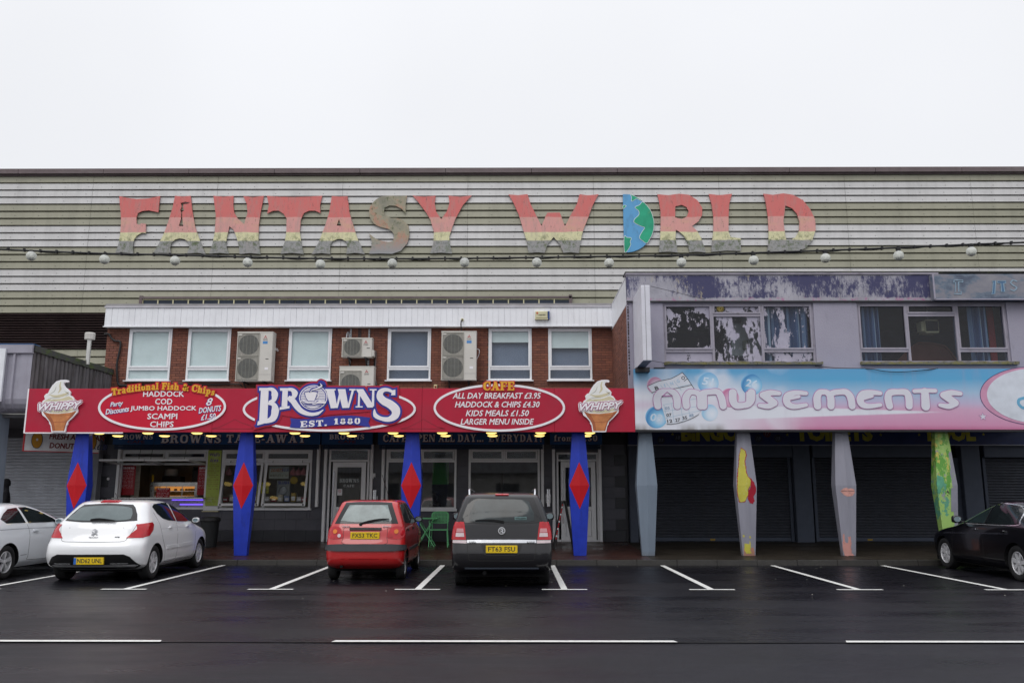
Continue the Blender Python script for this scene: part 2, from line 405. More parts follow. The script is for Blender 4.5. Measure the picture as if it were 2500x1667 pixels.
GL = {
 'A': (1.02, _d(.2, 0, .5, 1, .13) + _d(.8, 0, .48, 1, .27) + _h(.28, .7, .34, .11) + _sr(.18, 0, .34) + _sr(.8, 0, .42)),
 'B': (.86, _st(.24) + _r([(.2, .94), (.5, .94), (.67, .75), (.5, .53), (.25, .53)], [.12, .14, .24, .14, .12]) + _r([(.2, .53), (.5, .53), (.72, .29), (.5, .06), (.2, .06)], [.12, .14, .26, .14, .12])),
 'C': (.88, _r([(.78, .7), (.66, .92), (.42, .94), (.18, .75), (.16, .5), (.18, .25), (.42, .06), (.66, .1), (.82, .3)], [.05, .1, .13, .24, .27, .24, .13, .1, .08]) + _v(.78, .62, 1, .09)),
 'D': (.94, _st(.24) + _r([(.2, .94), (.5, .93), (.74, .75), (.77, .5), (.74, .25), (.5, .07), (.2, .06)], [.12, .14, .24, .27, .24, .14, .12])),
 'E': (.84, _st(.24) + _h(.2, .78, .94, .12) + _h(.2, .78, .06, .12) + _h(.3, .6, .5, .11) + _v(.74, .7, 1) + _v(.75, 0, .32) + _v(.58, .38, .62, .08)),
 'F': (.8, _st(.24) + _h(.2, .76, .94, .12) + _h(.3, .6, .5, .11) + _v(.72, .7, 1) + _v(.58, .38, .62, .08)),
 'H': (1.04, _st(.24) + _st(.8) + _h(.3, .75, .5, .11)),
 'I': (.48, _st(.24)), 'K': (1.0, _st(.24) + _d(.38, .45, .74, .98, .13) + _d(.78, .02, .46, .6, .26) + _sr(.76, .9, .36) + _sr(.8, 0, .4)),
 'L': (.8, _st(.24) + _h(.3, .76, .06, .12) + _v(.72, 0, .34)),
 'M': (1.2, _st(.2, w=.13) + _st(.98) + _d(.55, .1, .24, 1, .24) + _d(.55, .1, .9, 1, .13)),
 'N': (1.04, _st(.2, w=.14, s1=1) + _st(.84, w=.14, s0=0) + _d(.8, 0, .24, 1, .26)),
 'O': (.96, _r([(.48, .94), (.24, .84), (.17, .5), (.24, .16), (.48, .06), (.72, .16), (.79, .5), (.72, .84), (.48, .94)], [.13, .22, .27, .22, .13, .22, .27, .22, .13])),
 'P': (.84, _st(.24) + _r([(.2, .94), (.5, .94), (.7, .72), (.5, .48), (.25, .48)], [.12, .14, .25, .14, .12])),
 'R': (.96, _st(.24) + _r([(.2, .94), (.5, .94), (.68, .74), (.5, .52), (.25, .52)], [.12, .14, .25, .14, .12]) + _r([(.45, .5), (.64, .4), (.7, .1), (.92, .06)], [.12, .2, .24, .08])),
 'S': (.8, _r([(.68, .74), (.56, .92), (.34, .93), (.19, .76), (.28, .6), (.52, .46), (.64, .27), (.5, .08), (.28, .07), (.12, .28)], [.07, .11, .14, .22, .25, .26, .23, .14, .11, .07]) + _v(.67, .66, 1, .08) + _v(.12, 0, .36, .08)),
 'T': (.88, _st(.44, s1=0) + _h(.06, .82, .94, .12) + _v(.1, .68, 1) + _v(.78, .68, 1)),
 'U': (1.0, _r([(.25, .95), (.25, .3), (.5, .06), (.76, .3), (.76, .95)], [.25, .25, .14, .13, .13]) + _sr(.25, .9, .4) + _sr(.76, .9, .32)),
 'V': (1.0, _d(.5, 0, .2, 1, .26) + _d(.5, 0, .8, 1, .13) + _sr(.2, .9, .42) + _sr(.8, .9, .32)),
 'W': (1.4, _d(.42, 0, .2, 1, .25) + _d(.42, 0, .66, 1, .12) + _d(.9, 0, .66, 1, .25) + _d(.9, 0, 1.16, 1, .12) + _sr(.2, .9, .4) + _sr(.68, .9, .4) + _sr(1.18, .9, .32)),
 'Y': (.98, _d(.48, .4, .2, 1, .25) + _d(.48, .4, .78, 1, .13) + _st(.48, 0, .46, 1, 0) + _sr(.2, .9, .4) + _sr(.78, .9, .32)),
 'a': (.66, _r([(.12, .56), (.3, .66), (.45, .5), (.45, .1)], [.1, .12, .18, .18]) + _r([(.45, .38), (.2, .34), (.16, .14), (.3, .05), (.47, .16)], [.08, .1, .18, .1, .1]) + _sr(.52, 0, .24)),
 'd': (.74, _r([(.5, .6), (.28, .64), (.17, .36), (.28, .07), (.5, .12)], [.1, .12, .22, .12, .1]) + _v(.53, 0, 1, .2) + _sr(.46, .9, .3) + _sr(.6, 0, .26)),
 'i': (.42, _v(.21, 0, .66, .2) + _sr(.21, 0, .4) + _sr(.17, .56, .3) + _v(.21, .78, .97, .2)),
 't': (.5, _v(.22, .05, .95, .19) + _h(.05, .44, .61, .1) + _r([(.22, .12), (.32, .04), (.46, .12)], [.14, .1, .06])),
 'o': (.7, _r([(.34, .64), (.17, .5), (.17, .18), (.34, .05), (.52, .18), (.52, .5), (.34, .64)], [.11, .2, .2, .11, .2, .2, .11])),
 'n': (.8, _v(.2, 0, .66, .19) + _sr(.2, 0, .38) + _sr(.16, .56, .26) + _r([(.26, .52), (.42, .62), (.56, .5), (.56, .05)], [.08, .13, .19, .19]) + _sr(.58, 0, .34)),
 'm': (1.14, _v(.2, 0, .66, .19) + _sr(.2, 0, .36) + _sr(.16, .56, .26) + _r([(.26, .52), (.42, .62), (.54, .5), (.54, .05)], [.08, .13, .19, .19]) + _sr(.55, 0, .3) + _r([(.62, .52), (.78, .62), (.9, .5), (.9, .05)], [.08, .13, .19, .19]) + _sr(.92, 0, .32)),
 'l': (.42, _v(.21, 0, 1, .2) + _sr(.21, 0, .4) + _sr(.17, .9, .3)),
 'r': (.58, _v(.2, 0, .66, .2) + _sr(.22, 0, .42) + _sr(.16, .56, .26) + _r([(.26, .5), (.38, .62), (.5, .56)], [.08, .13, .18])),
 's': (.56, _r([(.44, .5), (.3, .62), (.15, .5), (.28, .36), (.43, .2), (.28, .05), (.1, .18)], [.07, .11, .17, .17, .17, .11, .07]) + _v(.44, .46, .66, .07) + _v(.1, 0, .22, .07)),
 'h': (.8, _v(.2, 0, 1, .19) + _sr(.2, 0, .38) + _sr(.15, .9, .28) + _r([(.26, .52), (.42, .62), (.56, .5), (.56, .05)], [.08, .13, .19, .19]) + _sr(.58, 0, .34)),
 'p': (.76, _v(.22, -.28, .66, .2) + _sr(.22, -.3, .4) + _sr(.16, .56, .26) + _r([(.28, .58), (.46, .64), (.58, .36), (.46, .07), (.28, .12)], [.1, .12, .22, .12, .1])),
 'f': (.52, _r([(.46, .86), (.34, .95), (.23, .8), (.23, .05)], [.14, .12, .19, .19]) + _h(.06, .44, .61, .1) + _sr(.24, 0, .42)),
 '0': (.72, _r([(.36, .94), (.18, .8), (.16, .5), (.18, .2), (.36, .06), (.54, .2), (.56, .5), (.54, .8), (.36, .94)], [.12, .22, .25, .22, .12, .22, .25, .22, .12])),
 '1': (.6, _st(.32, 0, 1, 1, 0) + _r([(.1, .78), (.28, .9)], [.08, .14])),
 '3': (.7, _r([(.14, .8), (.34, .94), (.52, .77), (.34, .54), (.54, .3), (.34, .06), (.12, .2)], [.16, .12, .22, .1, .25, .12, .16])),
 '8': (.72, _r([(.36, .94), (.2, .76), (.36, .54), (.56, .28), (.36, .06), (.16, .28), (.36, .54), (.52, .76), (.36, .94)], [.12, .2, .18, .25, .12, .25, .16, .2, .12])),
 '&': (1.0, _r([(.9, .52), (.72, .2), (.4, .05), (.17, .24), (.34, .5), (.55, .72), (.42, .93), (.28, .78), (.5, .42), (.88, .04)], [.08, .1, .14, .24, .16, .12, .13, .18, .22, .14])),
 '-': (.5, _h(.08, .42, .38, .15)), '.': (.34, _v(.17, 0, .22, .23)), '!': (.4, _v(.2, .32, 1, .22) + _v(.2, 0, .2, .22)), ' ': (.4, []),
}
def slab(mb, s, u, v, w, h, Y, g=0, depth=.004, src=True, m=None, arc=0, rot=0, gap=.06, skew=0, back=0):
    """slab-serif words centred at (u,v) on plane Y; arc = rise of the middle in pixels; g grows for an outline"""
    if src:
        cx, cz = P(u, v, Y); k = (X(u + 50, v, Y) - X(u - 50, v, Y)) / 100; w *= k; h *= k; arc *= k; g *= k
    else: cx, cz = u, v
    tot = sum(GL[c][0] + gap for c in s) - gap
    kx = w / tot; kz = h; x = 0; i = 0
    ca, sa = math.cos(R(rot)), math.sin(R(rot))
    for c in s:
        gw, pr = GL[c]; mid = (x + gw / 2) / tot * 2 - 1
        dz = arc * (1 - mid * mid); sl_ = -4 * arc * mid / w if w else 0
        c1, s1 = math.cos(math.atan(sl_ / 2 * 1)), math.sin(math.atan(sl_ / 2 * 1))
        gx = (x + gw / 2 - tot / 2) * kx
        def tr(p):
            a = (p[0] - gw / 2) * kx + skew * (p[1] - .5) * kz; b = (p[1] - .5) * kz
            a, b = a * c1 - b * s1, a * s1 + b * c1
            a += gx; b += dz
            return (cx + a * ca - b * sa, cz + a * sa + b * ca)
        for q in pr:
            yf = Y - depth - (i % 9) * .0004; i += 1
            if q[0] == 'q':
                pl = [tr(p) for p in q[1]]
                if g: pl = grow(pl, g)
                mb.prism(pl, yf, Y + back, m)
            else:
                kk = (kx + kz) / 2
                mb.ribbon([tr(p) for p in q[1]], [a * kk for a in q[2]], yf, Y + back, 'flat' if not g else 'round', g, m, smooth=3)
        x += gw + gap
    return mb
# ------------------------------------------------------------------ planes of the place (metres from the camera line)
YS = 24.55     # shop fronts and brick storey
YG = 20.40     # front faces of the canopy signs
YCOL = 20.65   # row of columns
YK = 19.78     # kerb
YD = 20.72     # front of the derelict storey
YW = 37.3      # shed wall
ZP = .12       # pavement at the kerb
def zpave(Y): return ZP + (min(max(Y, YK), YS) - YK) / (YS - YK) * .155
ZB = .275      # floor level at the shop fronts

# ------------------------------------------------------------------ materials
white_frame = pm('white_plastic_frame', (.80, .81, .84), .35, var=.04, dirt=(.35, .34, .33, .5), dirt_lo=.6)
white_board = pm('white_fascia_board', (.80, .81, .85), .4, var=.03, dirt=(.5, .5, .52, .3), dk=(2.5, 2.5, .9), dirt_lo=.5)
grey_metal = pm('grey_galvanised', (.33, .34, .36), .45, .6, var=.1)
steel = pm('brushed_steel', (.55, .54, .52), .3, .9, var=.06)
dark_metal = pm('dark_metal', (.05, .05, .055), .5, .3)
black_plastic = pm('black_plastic', (.02, .02, .022), .45)
matt_black = pm('soot_black', (.012, .012, .014), .8)
rubber = pm('tyre_rubber', (.018, .018, .019), .75)
cream_case = pm('cream_unit_casing', (.60, .58, .54), .45, var=.04, dirt=(.35, .32, .28, .4), dirt_lo=.58)
cream_trim = pm('cream_trim', (.60, .57, .38), .6)
brown_trim = pm('brown_steel_trim', (.135, .105, .11), .5, dirt=(.22, .2, .2, .5), dk=(1.2, 1.2, 3))
louvre_m = pm('brown_louvre', (.07, .048, .048), .4, var=.25, k=1.2, dirt=(.22, .18, .17, .5), dk=(.8, .8, 9), dirt_lo=.58)
sign_red = pm('red_sign_vinyl', (.42, .014, .042), .4, var=.08, k=1.2, dirt=(.32, .04, .065, .4), dk=(1.6, 1, 1.2), dirt_lo=.48)
oval_red = pm('bright_red_vinyl', (.54, .010, .035), .35, var=.05)
print_white = pm('white_vinyl', (.82, .80, .84), .4, var=.03)
print_blue = pm('royal_blue_vinyl', (.035, .045, .30), .35, var=.08)
print_navy = pm('navy_print', (.02, .03, .12), .5)
print_yellow = pm('amber_print', (.72, .38, .035), .45, var=.05)
print_red = pm('red_print', (.45, .02, .03), .45)
print_magenta = pm('magenta_outline', (.33, .02, .12), .45)
print_purple = pm('purple_outline', (.45, .22, .42), .5)
print_black = pm('black_print', (.03, .03, .035), .6)
dark_line = pm('oxblood_line', (.22, .02, .035), .5)
cream_ice = pm('ice_cream_cream', (.62, .56, .38), .5, var=.06)
ice_white = pm('ice_cream_white', (.80, .80, .78), .5, var=.03)
ice_shade = pm('ice_cream_fold', (.50, .50, .44), .5, var=.06)
cone_m = pm('wafer_print', (.52, .20, .075), .5, var=.22, k=6)
cone_d = pm('wafer_shade_print', (.36, .11, .05), .5, var=.2, k=6)
col_blue = pm('blue_column_paint', (.018, .042, .40), .45, var=.16, k=3, dirt=(.02, .022, .09, .6), dk=(7, 7, 2), dirt_lo=.56)
col_red = pm('red_diamond_paint', (.46, .006, .012), .42, var=.06)
board_blue = pm('blue_shop_board', (.018, .085, .25), .4, var=.1)
board_text = pm('pale_lettering', (.85, .78, .80), .5)
shop_grey = None
tile_m = pm('slate_grey_tile', (.085, .085, .105), .35, var=.18, k=1.5, dirt=(.13, .13, .15, .4), dk=(1, 1, 5))
tile_d = pm('dark_plinth_tile', (.035, .036, .044), .35, var=.2, k=1.5)
arcade_m = pm('blue_grey_render', (.065, .078, .11), .6, var=.12, dirt=(.05, .05, .06, .6), dirt_lo=.6)
slat_dark = pm('dark_shutter_slat', (.042, .046, .060), .42, .35, var=.12, dirt=(.05, .05, .05, .5))
slat_grey = pm('silver_shutter_slat', (.50, .52, .57), .38, .3, var=.1)
soffit_m = pm('canopy_soffit', (.10, .10, .11), .7)
concrete = pm('weathered_concrete', (.30, .29, .28), .85, var=.15, dirt=(.12, .12, .10, .6), bump=.4)
kerb_m = pm('wet_kerb_concrete', (.030, .028, .026), .4, var=.2, k=5, dirt=(.035, .036, .028, .7), dk=(3, 3, 3), bump=.3, bk=60)
roof_felt = pm('roof_felt', (.10, .10, .10), .85)
green_paint = pm('mint_green_paint', (.17, .55, .25), .4)
plate_y = pm('yellow_plate', (.72, .50, .02), .35, var=.03)
lamp_red = pm('red_lens', (.42, .012, .02), .12, coat=.6, var=.2, k=8)
lamp_clear = pm('clear_lens', (.60, .50, .52), .12, coat=.6, var=.1, k=10)
lamp_amber = pm('amber_lens', (.65, .18, .02), .15, coat=.5)
chrome = pm('chrome_trim', (.72, .73, .76), .14, .8, var=.03)
badge_silver = pm('badge_silver', (.62, .63, .66), .3, .2, var=.03)
alloy = pm('alloy_rim', (.62, .62, .64), .3, .25, var=.1)
skin_m = pm('skin', (.42, .26, .2), .55)

def band_paint():
    """letters painted in four bands on concrete-coloured board, by real height on the wall"""
    m = M('banded_letter_paint', .7)
    z = m.xyz()[2]; n = m.noise((1.2, 1.2, .5), 3)
    zz = m.math('ADD', z, m.math('MULTIPLY', m.math('SUBTRACT', n, .5), .10))
    zb = [Z(v, YW - .12) for v in (617, 588, 567, 530, 473)]
    H = zb[4] - zb[0]
    u = m.math('DIVIDE', m.math('SUBTRACT', zz, zb[0]), H)
    b = [(q - zb[0]) / H for q in zb]
    c = m.ramp(u, [(0, (.31, .31, .31)), (b[1], (.68, .65, .40)), (b[2], (.66, .32, .295)), (b[3], (.62, .16, .15))], 'CONSTANT')
    # faded yellow stain in the pink, grey streaks, moss
    st = m.math('MULTIPLY', m.rng(m.noise((.8, .8, 2), 4), .5, .65), m.math('MULTIPLY', m.rng(u, b[2], b[2] + .05), m.rng(u, b[3], b[3] - .05)))
    c = m.mix(m.math('MULTIPLY', st, .45), c, (.60, .40, .24))
    c = m.mix(m.math('MULTIPLY', m.rng(m.noise((5, 5, 1.2), 6, .75), .48, .72), .5), c, (.33, .28, .26))
    low = m.rng(u, b[1] + .02, 0)
    c = m.mix(m.math('MULTIPLY', m.rng(m.noise(7, 6, .8), .5, .6), m.math('MULTIPLY', m.rng(u, b[1] + .02, b[1]), .6)), c, (.13, .14, .13))
    moss = m.math('MULTIPLY', m.rng(m.noise(4.5, 6, .85), .51, .57), m.rng(m.math('ABSOLUTE', m.math('SUBTRACT', u, b[1] - .04)), .22, .02))
    c = m.mix(m.math('MULTIPLY', moss, .85), c, (.075, .11, .03))
    c = m.mix(m.math('MULTIPLY', m.rng(m.noise((9, 9, 3), 6, .9), .585, .63), .75), c, (.07, .06, .055))
    top = m.math('MULTIPLY', m.rng(u, .82, 1), m.rng(m.noise((6, 6, 1), 6, .8), .56, .64))
    c = m.mix(m.math('MULTIPLY', top, .7), c, (.06, .05, .05))
    m.col(c); m.bump(m.noise(20, 3), .01, .3); return m.mat
letter_m = band_paint()
def worn_letter():
    m = M('worn_letter_paint', .75)
    c = m.ramp(m.noise((1.1, 1.1, .9), 6, .7), [(0, (.12, .13, .1)), (.40, (.25, .24, .19)), (.52, (.33, .30, .22)), (.59, (.44, .24, .17)), (.66, (.32, .30, .26))])
    c = m.mix(m.math('MULTIPLY', m.rng(m.noise(5, 6, .85), .56, .62), .8), c, (.07, .10, .03))
    z = m.xyz()[2]; zl = Z(592, YW); c = m.mix(m.rng(z, zl + .2, zl - .5), c, (.30, .30, .31))
    m.col(c); return m.mat
worn_m = worn_letter()
def moon():
    m = M('globe_blue_paint', .6); c = m.mix(m.rng(m.noise((3, 3, 1.5), 5, .7), .5, .75), (.10, .34, .62), (.07, .20, .36)); m.col(c); return m.mat
globe_blue = moon()
globe_green = pm('globe_green_paint', (.03, .36, .21), .6, var=.25, k=1.2, dirt=(.25, .33, .10, .7), dk=(1.1, 1.1, .7), dirt_lo=.56)

def cladding(name, a, b):
    m = M(name, .45)
    c = m.mix(m.rng(m.noise((.22, .22, .5), 4), .3, .7), a, b)
    c = m.mix(m.math('MULTIPLY', m.rng(m.noise((1.3, 1.3, .22), 6, .75), .47, .75), .42), c, tuple(q * .5 for q in a))
    c = m.mix(m.math('MULTIPLY', m.rng(m.noise((.5, .5, 7), 5, .8), .55, .75), .14), c, (.16, .16, .14))
    m.col(c); return m.mat
clad_white = cladding('white_cladding', (.53, .525, .525), (.61, .605, .605))
clad_green = cladding('olive_cladding', (.29, .285, .215), (.34, .33, .255))

def brick_mat(name, a, b, c3):
    m = M(name, .85)
    g = N(m.nt, 'NewGeometry'); oi = N(m.nt, 'ObjectInfo')
    r = m.math('FRACT', m.math('ADD', g.outputs['Random Per Island'], oi.outputs['Random']))
    c = m.ramp(r, [(0, a), (.35, b), (.6, c3), (.8, tuple(q * .8 for q in b)), (1, tuple(min(1, q * 1.25) for q in c3))])
    c = m.mix(m.rng(m.noise(9, 5, .7), .4, .75, 0, .45), c, (.10, .045, .032))
    big = m.rng(m.noise((.35, .35, .6), 4), .4, .72, 0, .5)
    c = m.mix(big, c, (.085, .038, .03))
    m.col(c); m.bump(m.noise(60, 3), .004, .5); return m.mat
brick_m = brick_mat('red_brick', (.235, .083, .053), (.285, .105, .065), (.185, .068, .050))
mortar_m = pm('mortar', (.085, .058, .05), .95, var=.2, bump=.3)
def paving():
    m = M('wet_block_paving', .3)
    n = m.noise((9, 9, 9), 3); g = N(m.nt, 'TexBrick'); g.offset = .5
    g.inputs['Scale'].default_value = 1; g.inputs['Brick Width'].default_value = .2; g.inputs['Row Height'].default_value = .1; g.inputs['Mortar Size'].default_value = .006
    g.inputs['Color1'].default_value = (.058, .017, .011, 1); g.inputs['Color2'].default_value = (.034, .012, .009, 1); g.inputs['Mortar'].default_value = (.012, .01, .01, 1)
    m.L(m.pos, g.inputs['Vector'])
    m.col(m.mix(m.rng(n, .4, .7, 0, .4), g.outputs[0], (.03, .018, .014)))
    m.ro(m.rng(m.noise(.9, 5), .35, .65, .22, .55)); m.bump(g.outputs['Fac'], -.006, .8) if False else m.bump(m.math('SUBTRACT', 1, g.outputs['Fac']), .004, .6)
    return m.mat
paving_m = paving()
def tarmac(name, a, b, lo, hi, puddle=True):
    m = M(name, .4, spec=.26)
    fine = m.noise(95, 3, .75); big = m.noise((.25, .9, 1), 5, .6); mid = m.noise(2.2, 5)
    c = m.mix(m.rng(mid, .3, .7), a, b)
    c = m.mix(m.rng(fine, .56, .72, 0, .7), c, tuple(q * 3.6 for q in b))
    c = m.mix(m.rng(m.noise((.55, .35, 1), 6, .7), .50, .68, 0, .55), c, tuple(q * .45 for q in a))
    m.col(c); m.ro(m.rng(big, .36, .62, lo, hi))
    m.bump(m.math('ADD', m.math('ADD', fine, m.noise(38, 3, .7)), m.math('MULTIPLY', mid, .5)), .008, .5)
    return m.mat
asphalt_m = tarmac('wet_asphalt', (.0042, .0040, .0062), (.0072, .0068, .0100), .17, .46)
asphalt_old = tarmac('older_road_asphalt', (.0068, .0064, .0095), (.0105, .0100, .0145), .22, .5)
tar_pave = tarmac('damp_tarmac_pavement', (.020, .016, .012), (.034, .028, .021), .34, .6)
tar_joint = tarmac('tar_joint', (.006, .006, .007), (.009, .009, .01), .25, .4)
def roadpaint():
    m = M('road_marking_paint', .5)
    c = m.mix(m.rng(m.noise((14, 14, 14), 6, .85), .54, .66, 0, .75), (.72, .72, .70), (.14, .14, .14)); m.col(c); return m.mat
paint_m = roadpaint()

def plaster():
    m = M('lilac_grey_render', .85)
    c = m.mix(m.rng(m.noise(.8, 4), .3, .7), (.30, .285, .36), (.345, .33, .405))
    c = m.mix(m.rng(m.noise((3, 3, .7), 6, .75), .58, .8, 0, .5), c, (.16, .155, .18)); m.col(c); m.bump(m.noise(45, 4), .01, .6); return m.mat
plaster_m = plaster()
def peel_fascia():
    m = M('peeling_navy_paint', .65)
    x = m.xyz()[0]; z = m.xyz()[2]
    base = m.mix(m.rng(m.noise(2, 5), .3, .7), (.27, .265, .31), (.40, .39, .45))
    navy = (.042, .042, .115)
    xm = m.rng(x, 2.9, 8.5, -.03, .09)
    big = m.math('ADD', m.noise((.95, 1, .8), 5, .65), m.math('MULTIPLY', m.noise((10, 9, 2.6), 6, .9), .75))
    big = m.math('ADD', big, xm)
    fz = Z(702, YD); edge = m.rng(m.math('ABSOLUTE', m.math('SUBTRACT', z, fz)), .27, .34, 0, .3)
    c = m.mix(m.rng(m.math('SUBTRACT', big, edge), .83, .93), base, navy)
    cream = m.math('MULTIPLY', m.rng(m.math('ADD', m.noise((.55, 1, .3), 3), m.math('MULTIPLY', m.noise((14, 14, 6), 6, .9), .4)), .83, .86), .8)
    c = m.mix(cream, c, (.46, .40, .26))
    pink = m.math('MULTIPLY', m.rng(z, fz - .25, fz - .33), m.rng(m.noise((6, 6, 8), 5, .8), .52, .6))
    c = m.mix(m.math('MULTIPLY', pink, .7), c, (.42, .08, .25))
    c = m.mix(m.math('MULTIPLY', m.rng(m.noise((22, 22, 4), 6, .9), .57, .66), .8), c, (.09, .08, .075))
    m.col(c); m.bump(m.noise((12, 12, 4), 5), .01, .3); return m.mat
peel_m = peel_fascia()
def peel_sign():
    m = M('scraped_blue_sign_paint', .6)
    c = m.ramp(m.noise((1.2, 1.2, 2.2), 6, .7), [(0, (.05, .06, .11)), (.38, (.08, .10, .15)), (.45, (.13, .17, .23)), (.50, (.20, .20, .24)), (.66, (.26, .255, .285)), (1, (.3, .29, .32))])
    c = m.mix(m.math('MULTIPLY', m.rng(m.noise((7, 7, 12), 6, .85), .6, .68), .7), c, (.12, .12, .14))
    m.col(c); return m.mat
peelsign_m = peel_sign()
def sill_m_():
    m = M('mossy_concrete_sill', .9)
    c = m.mix(m.rng(m.noise((5, 5, 9), 6, .8), .42, .6), (.17, .16, .15), (.24, .21, .06))
    c = m.mix(m.rng(m.noise(14, 5, .8), .55, .65), c, (.05, .05, .04)); m.col(c); return m.mat
sill_m = sill_m_()
def pane_mat(name, cover, tint=(.55, .62, .68), seed=0., light=.33, streak=(2.2, 1, 1.4)):
    """old glass with flaking whitish paint; cover = how much paint is left"""
    m = M(name, .7)
    m.col(m.mix(m.rng(m.noise(3, 4), .3, .7), (.33, .315, .40), (.42, .40, .49)))
    gl = N(m.nt, 'BsdfGlossy'); gl.inputs['Roughness'].default_value = .06
    tr = N(m.nt, 'BsdfTransparent'); tr.inputs['Color'].default_value = (*tint, 1)
    fr_ = N(m.nt, 'Fresnel'); fr_.inputs['IOR'].default_value = 1.5
    bf = N(m.nt, 'NewGeometry').outputs['Backfacing']; fr = N(m.nt, 'Math', operation='MULTIPLY'); m.L(fr_.outputs[0], fr.inputs[0]); m.L(m.math('SUBTRACT', 1, bf), fr.inputs[1])
    gm = N(m.nt, 'MixShader'); m.L(m.math('MULTIPLY', fr.outputs[0], .8), gm.inputs[0]); m.L(tr.outputs[0], gm.inputs[1]); m.L(gl.outputs[0], gm.inputs[2])
    df = N(m.nt, 'BsdfDiffuse'); df.inputs['Color'].default_value = (.3, .3, .36, 1)
    g2 = N(m.nt, 'MixShader'); g2.inputs[0].default_value = .035; m.L(gm.outputs[0], g2.inputs[1]); m.L(df.outputs[0], g2.inputs[2])
    off = N(m.nt, 'VectorMath', operation='ADD'); off.inputs[1].default_value = (seed, seed * 2, seed * .7); m.L(m.pos, off.inputs[0])
    n = m.math('ADD', m.noise(streak, 6, .75, vec=off.outputs[0]), m.math('MULTIPLY', m.noise((16, 16, 5), 4, .8, vec=off.outputs[0]), .16))
    mk = m.rng(n, .60 + .2 * (1 - cover) * 2 - .2, .61 + .2 * (1 - cover) * 2 - .2)
    fm = N(m.nt, 'MixShader'); m.L(mk, fm.inputs[0]); m.L(g2.outputs[0], fm.inputs[1]); m.L(m.b.outputs[0], fm.inputs[2])
    m.L(fm.outputs[0], m.out.inputs[0]); return m.mat
def glass(name, tint=(.7, .75, .78), refl=1.3, haze=(.3, .33, .36), hz=.06, rough=.02):
    m = M(name, .1)
    gl = N(m.nt, 'BsdfGlossy'); gl.inputs['Roughness'].default_value = rough
    tr = N(m.nt, 'BsdfTransparent'); tr.inputs['Color'].default_value = (*tint, 1)
    fr_ = N(m.nt, 'Fresnel'); fr_.inputs['IOR'].default_value = 1.5
    bf = N(m.nt, 'NewGeometry').outputs['Backfacing']; fr = N(m.nt, 'Math', operation='MULTIPLY'); m.L(fr_.outputs[0], fr.inputs[0]); m.L(m.math('SUBTRACT', 1, bf), fr.inputs[1])
    gm = N(m.nt, 'MixShader'); m.L(m.math('MULTIPLY', fr.outputs[0], refl), gm.inputs[0]); m.L(tr.outputs[0], gm.inputs[1]); m.L(gl.outputs[0], gm.inputs[2])
    df = N(m.nt, 'BsdfDiffuse'); df.inputs['Color'].default_value = (*haze, 1)
    g2 = N(m.nt, 'MixShader'); g2.inputs[0].default_value = hz; m.L(gm.outputs[0], g2.inputs[1]); m.L(df.outputs[0], g2.inputs[2])
    m.L(g2.outputs[0], m.out.inputs[0]); return m.mat
shop_glass = glass('shop_window_glass', (.9, .93, .93), 2.2, (.3, .33, .36), .06)
top_glass = glass('top_light_glass', (.85, .9, .92), 2.4, (.42, .50, .54), .28)  # pale haze colour stands in for sky reflected in the upper panes
upper_glass = glass('upper_window_glass', (.97, .98, .99), 1.2, (.4, .46, .52), .03)
frost = pm('frosted_blind', (.56, .67, .67), .5, var=.05)
bulb_glass = glass('bulb_glass', (.96, .97, .95), 1.5, (.9, .92, .89), .5, .05)
slate_room = pm('dim_room_backing', (.13, .17, .24), .7, var=.05)  # grey-blue stands in for dim rooms and the sky their panes reflect
room_dark = pm('dark_room_wall', (.05, .055, .095), .9, var=.2)
room_grey = pm('pale_room_wall', (.78, .82, .86), .8)
curtain_b = pm('blue_curtain', (.06, .10, .22), .85, var=.3, k=3)
curtain_w = pm('pale_curtain', (.35, .40, .50), .85, var=.15)
tiles_w = pm('cream_wall_tile', (.55, .50, .42), .3, var=.06)
warm_lamp = pm('warm_lamp_glass', (.9, .8, .5), .4, emit=(1, .72, .20), es=1.8)
heat_lamp = pm('heated_cabinet_glow', (.8, .5, .2), .4, emit=(1, .42, .1), es=.45, var=.3, k=9)
strip_violet = pm('violet_strip_light', (.3, .2, .8), .4, emit=(.20, .10, 1), es=1.1)
tube_white = pm('ceiling_tube', (.9, .9, .9), .4, emit=(1, .9, .75), es=5.0)
tube_cool = pm('cool_ceiling_tube', (.9, .9, .9), .4, emit=(.8, .95, 1), es=1.6)

# ------------------------------------------------------------------ ground
g = MB(); g.quad((-200, -150, 0), (200, -150, 0), (200, 260, 0), (-200, 260, 0)); g.build('road', asphalt_old, kind='structure')
yd = G(1250, 1568)[1]
g = MB(); g.quad((-60, yd, .004), (60, yd, .004), (60, YK + .1, .004), (-60, YK + .1, .004)); g.build('parking_bays', asphalt_m, kind='structure')
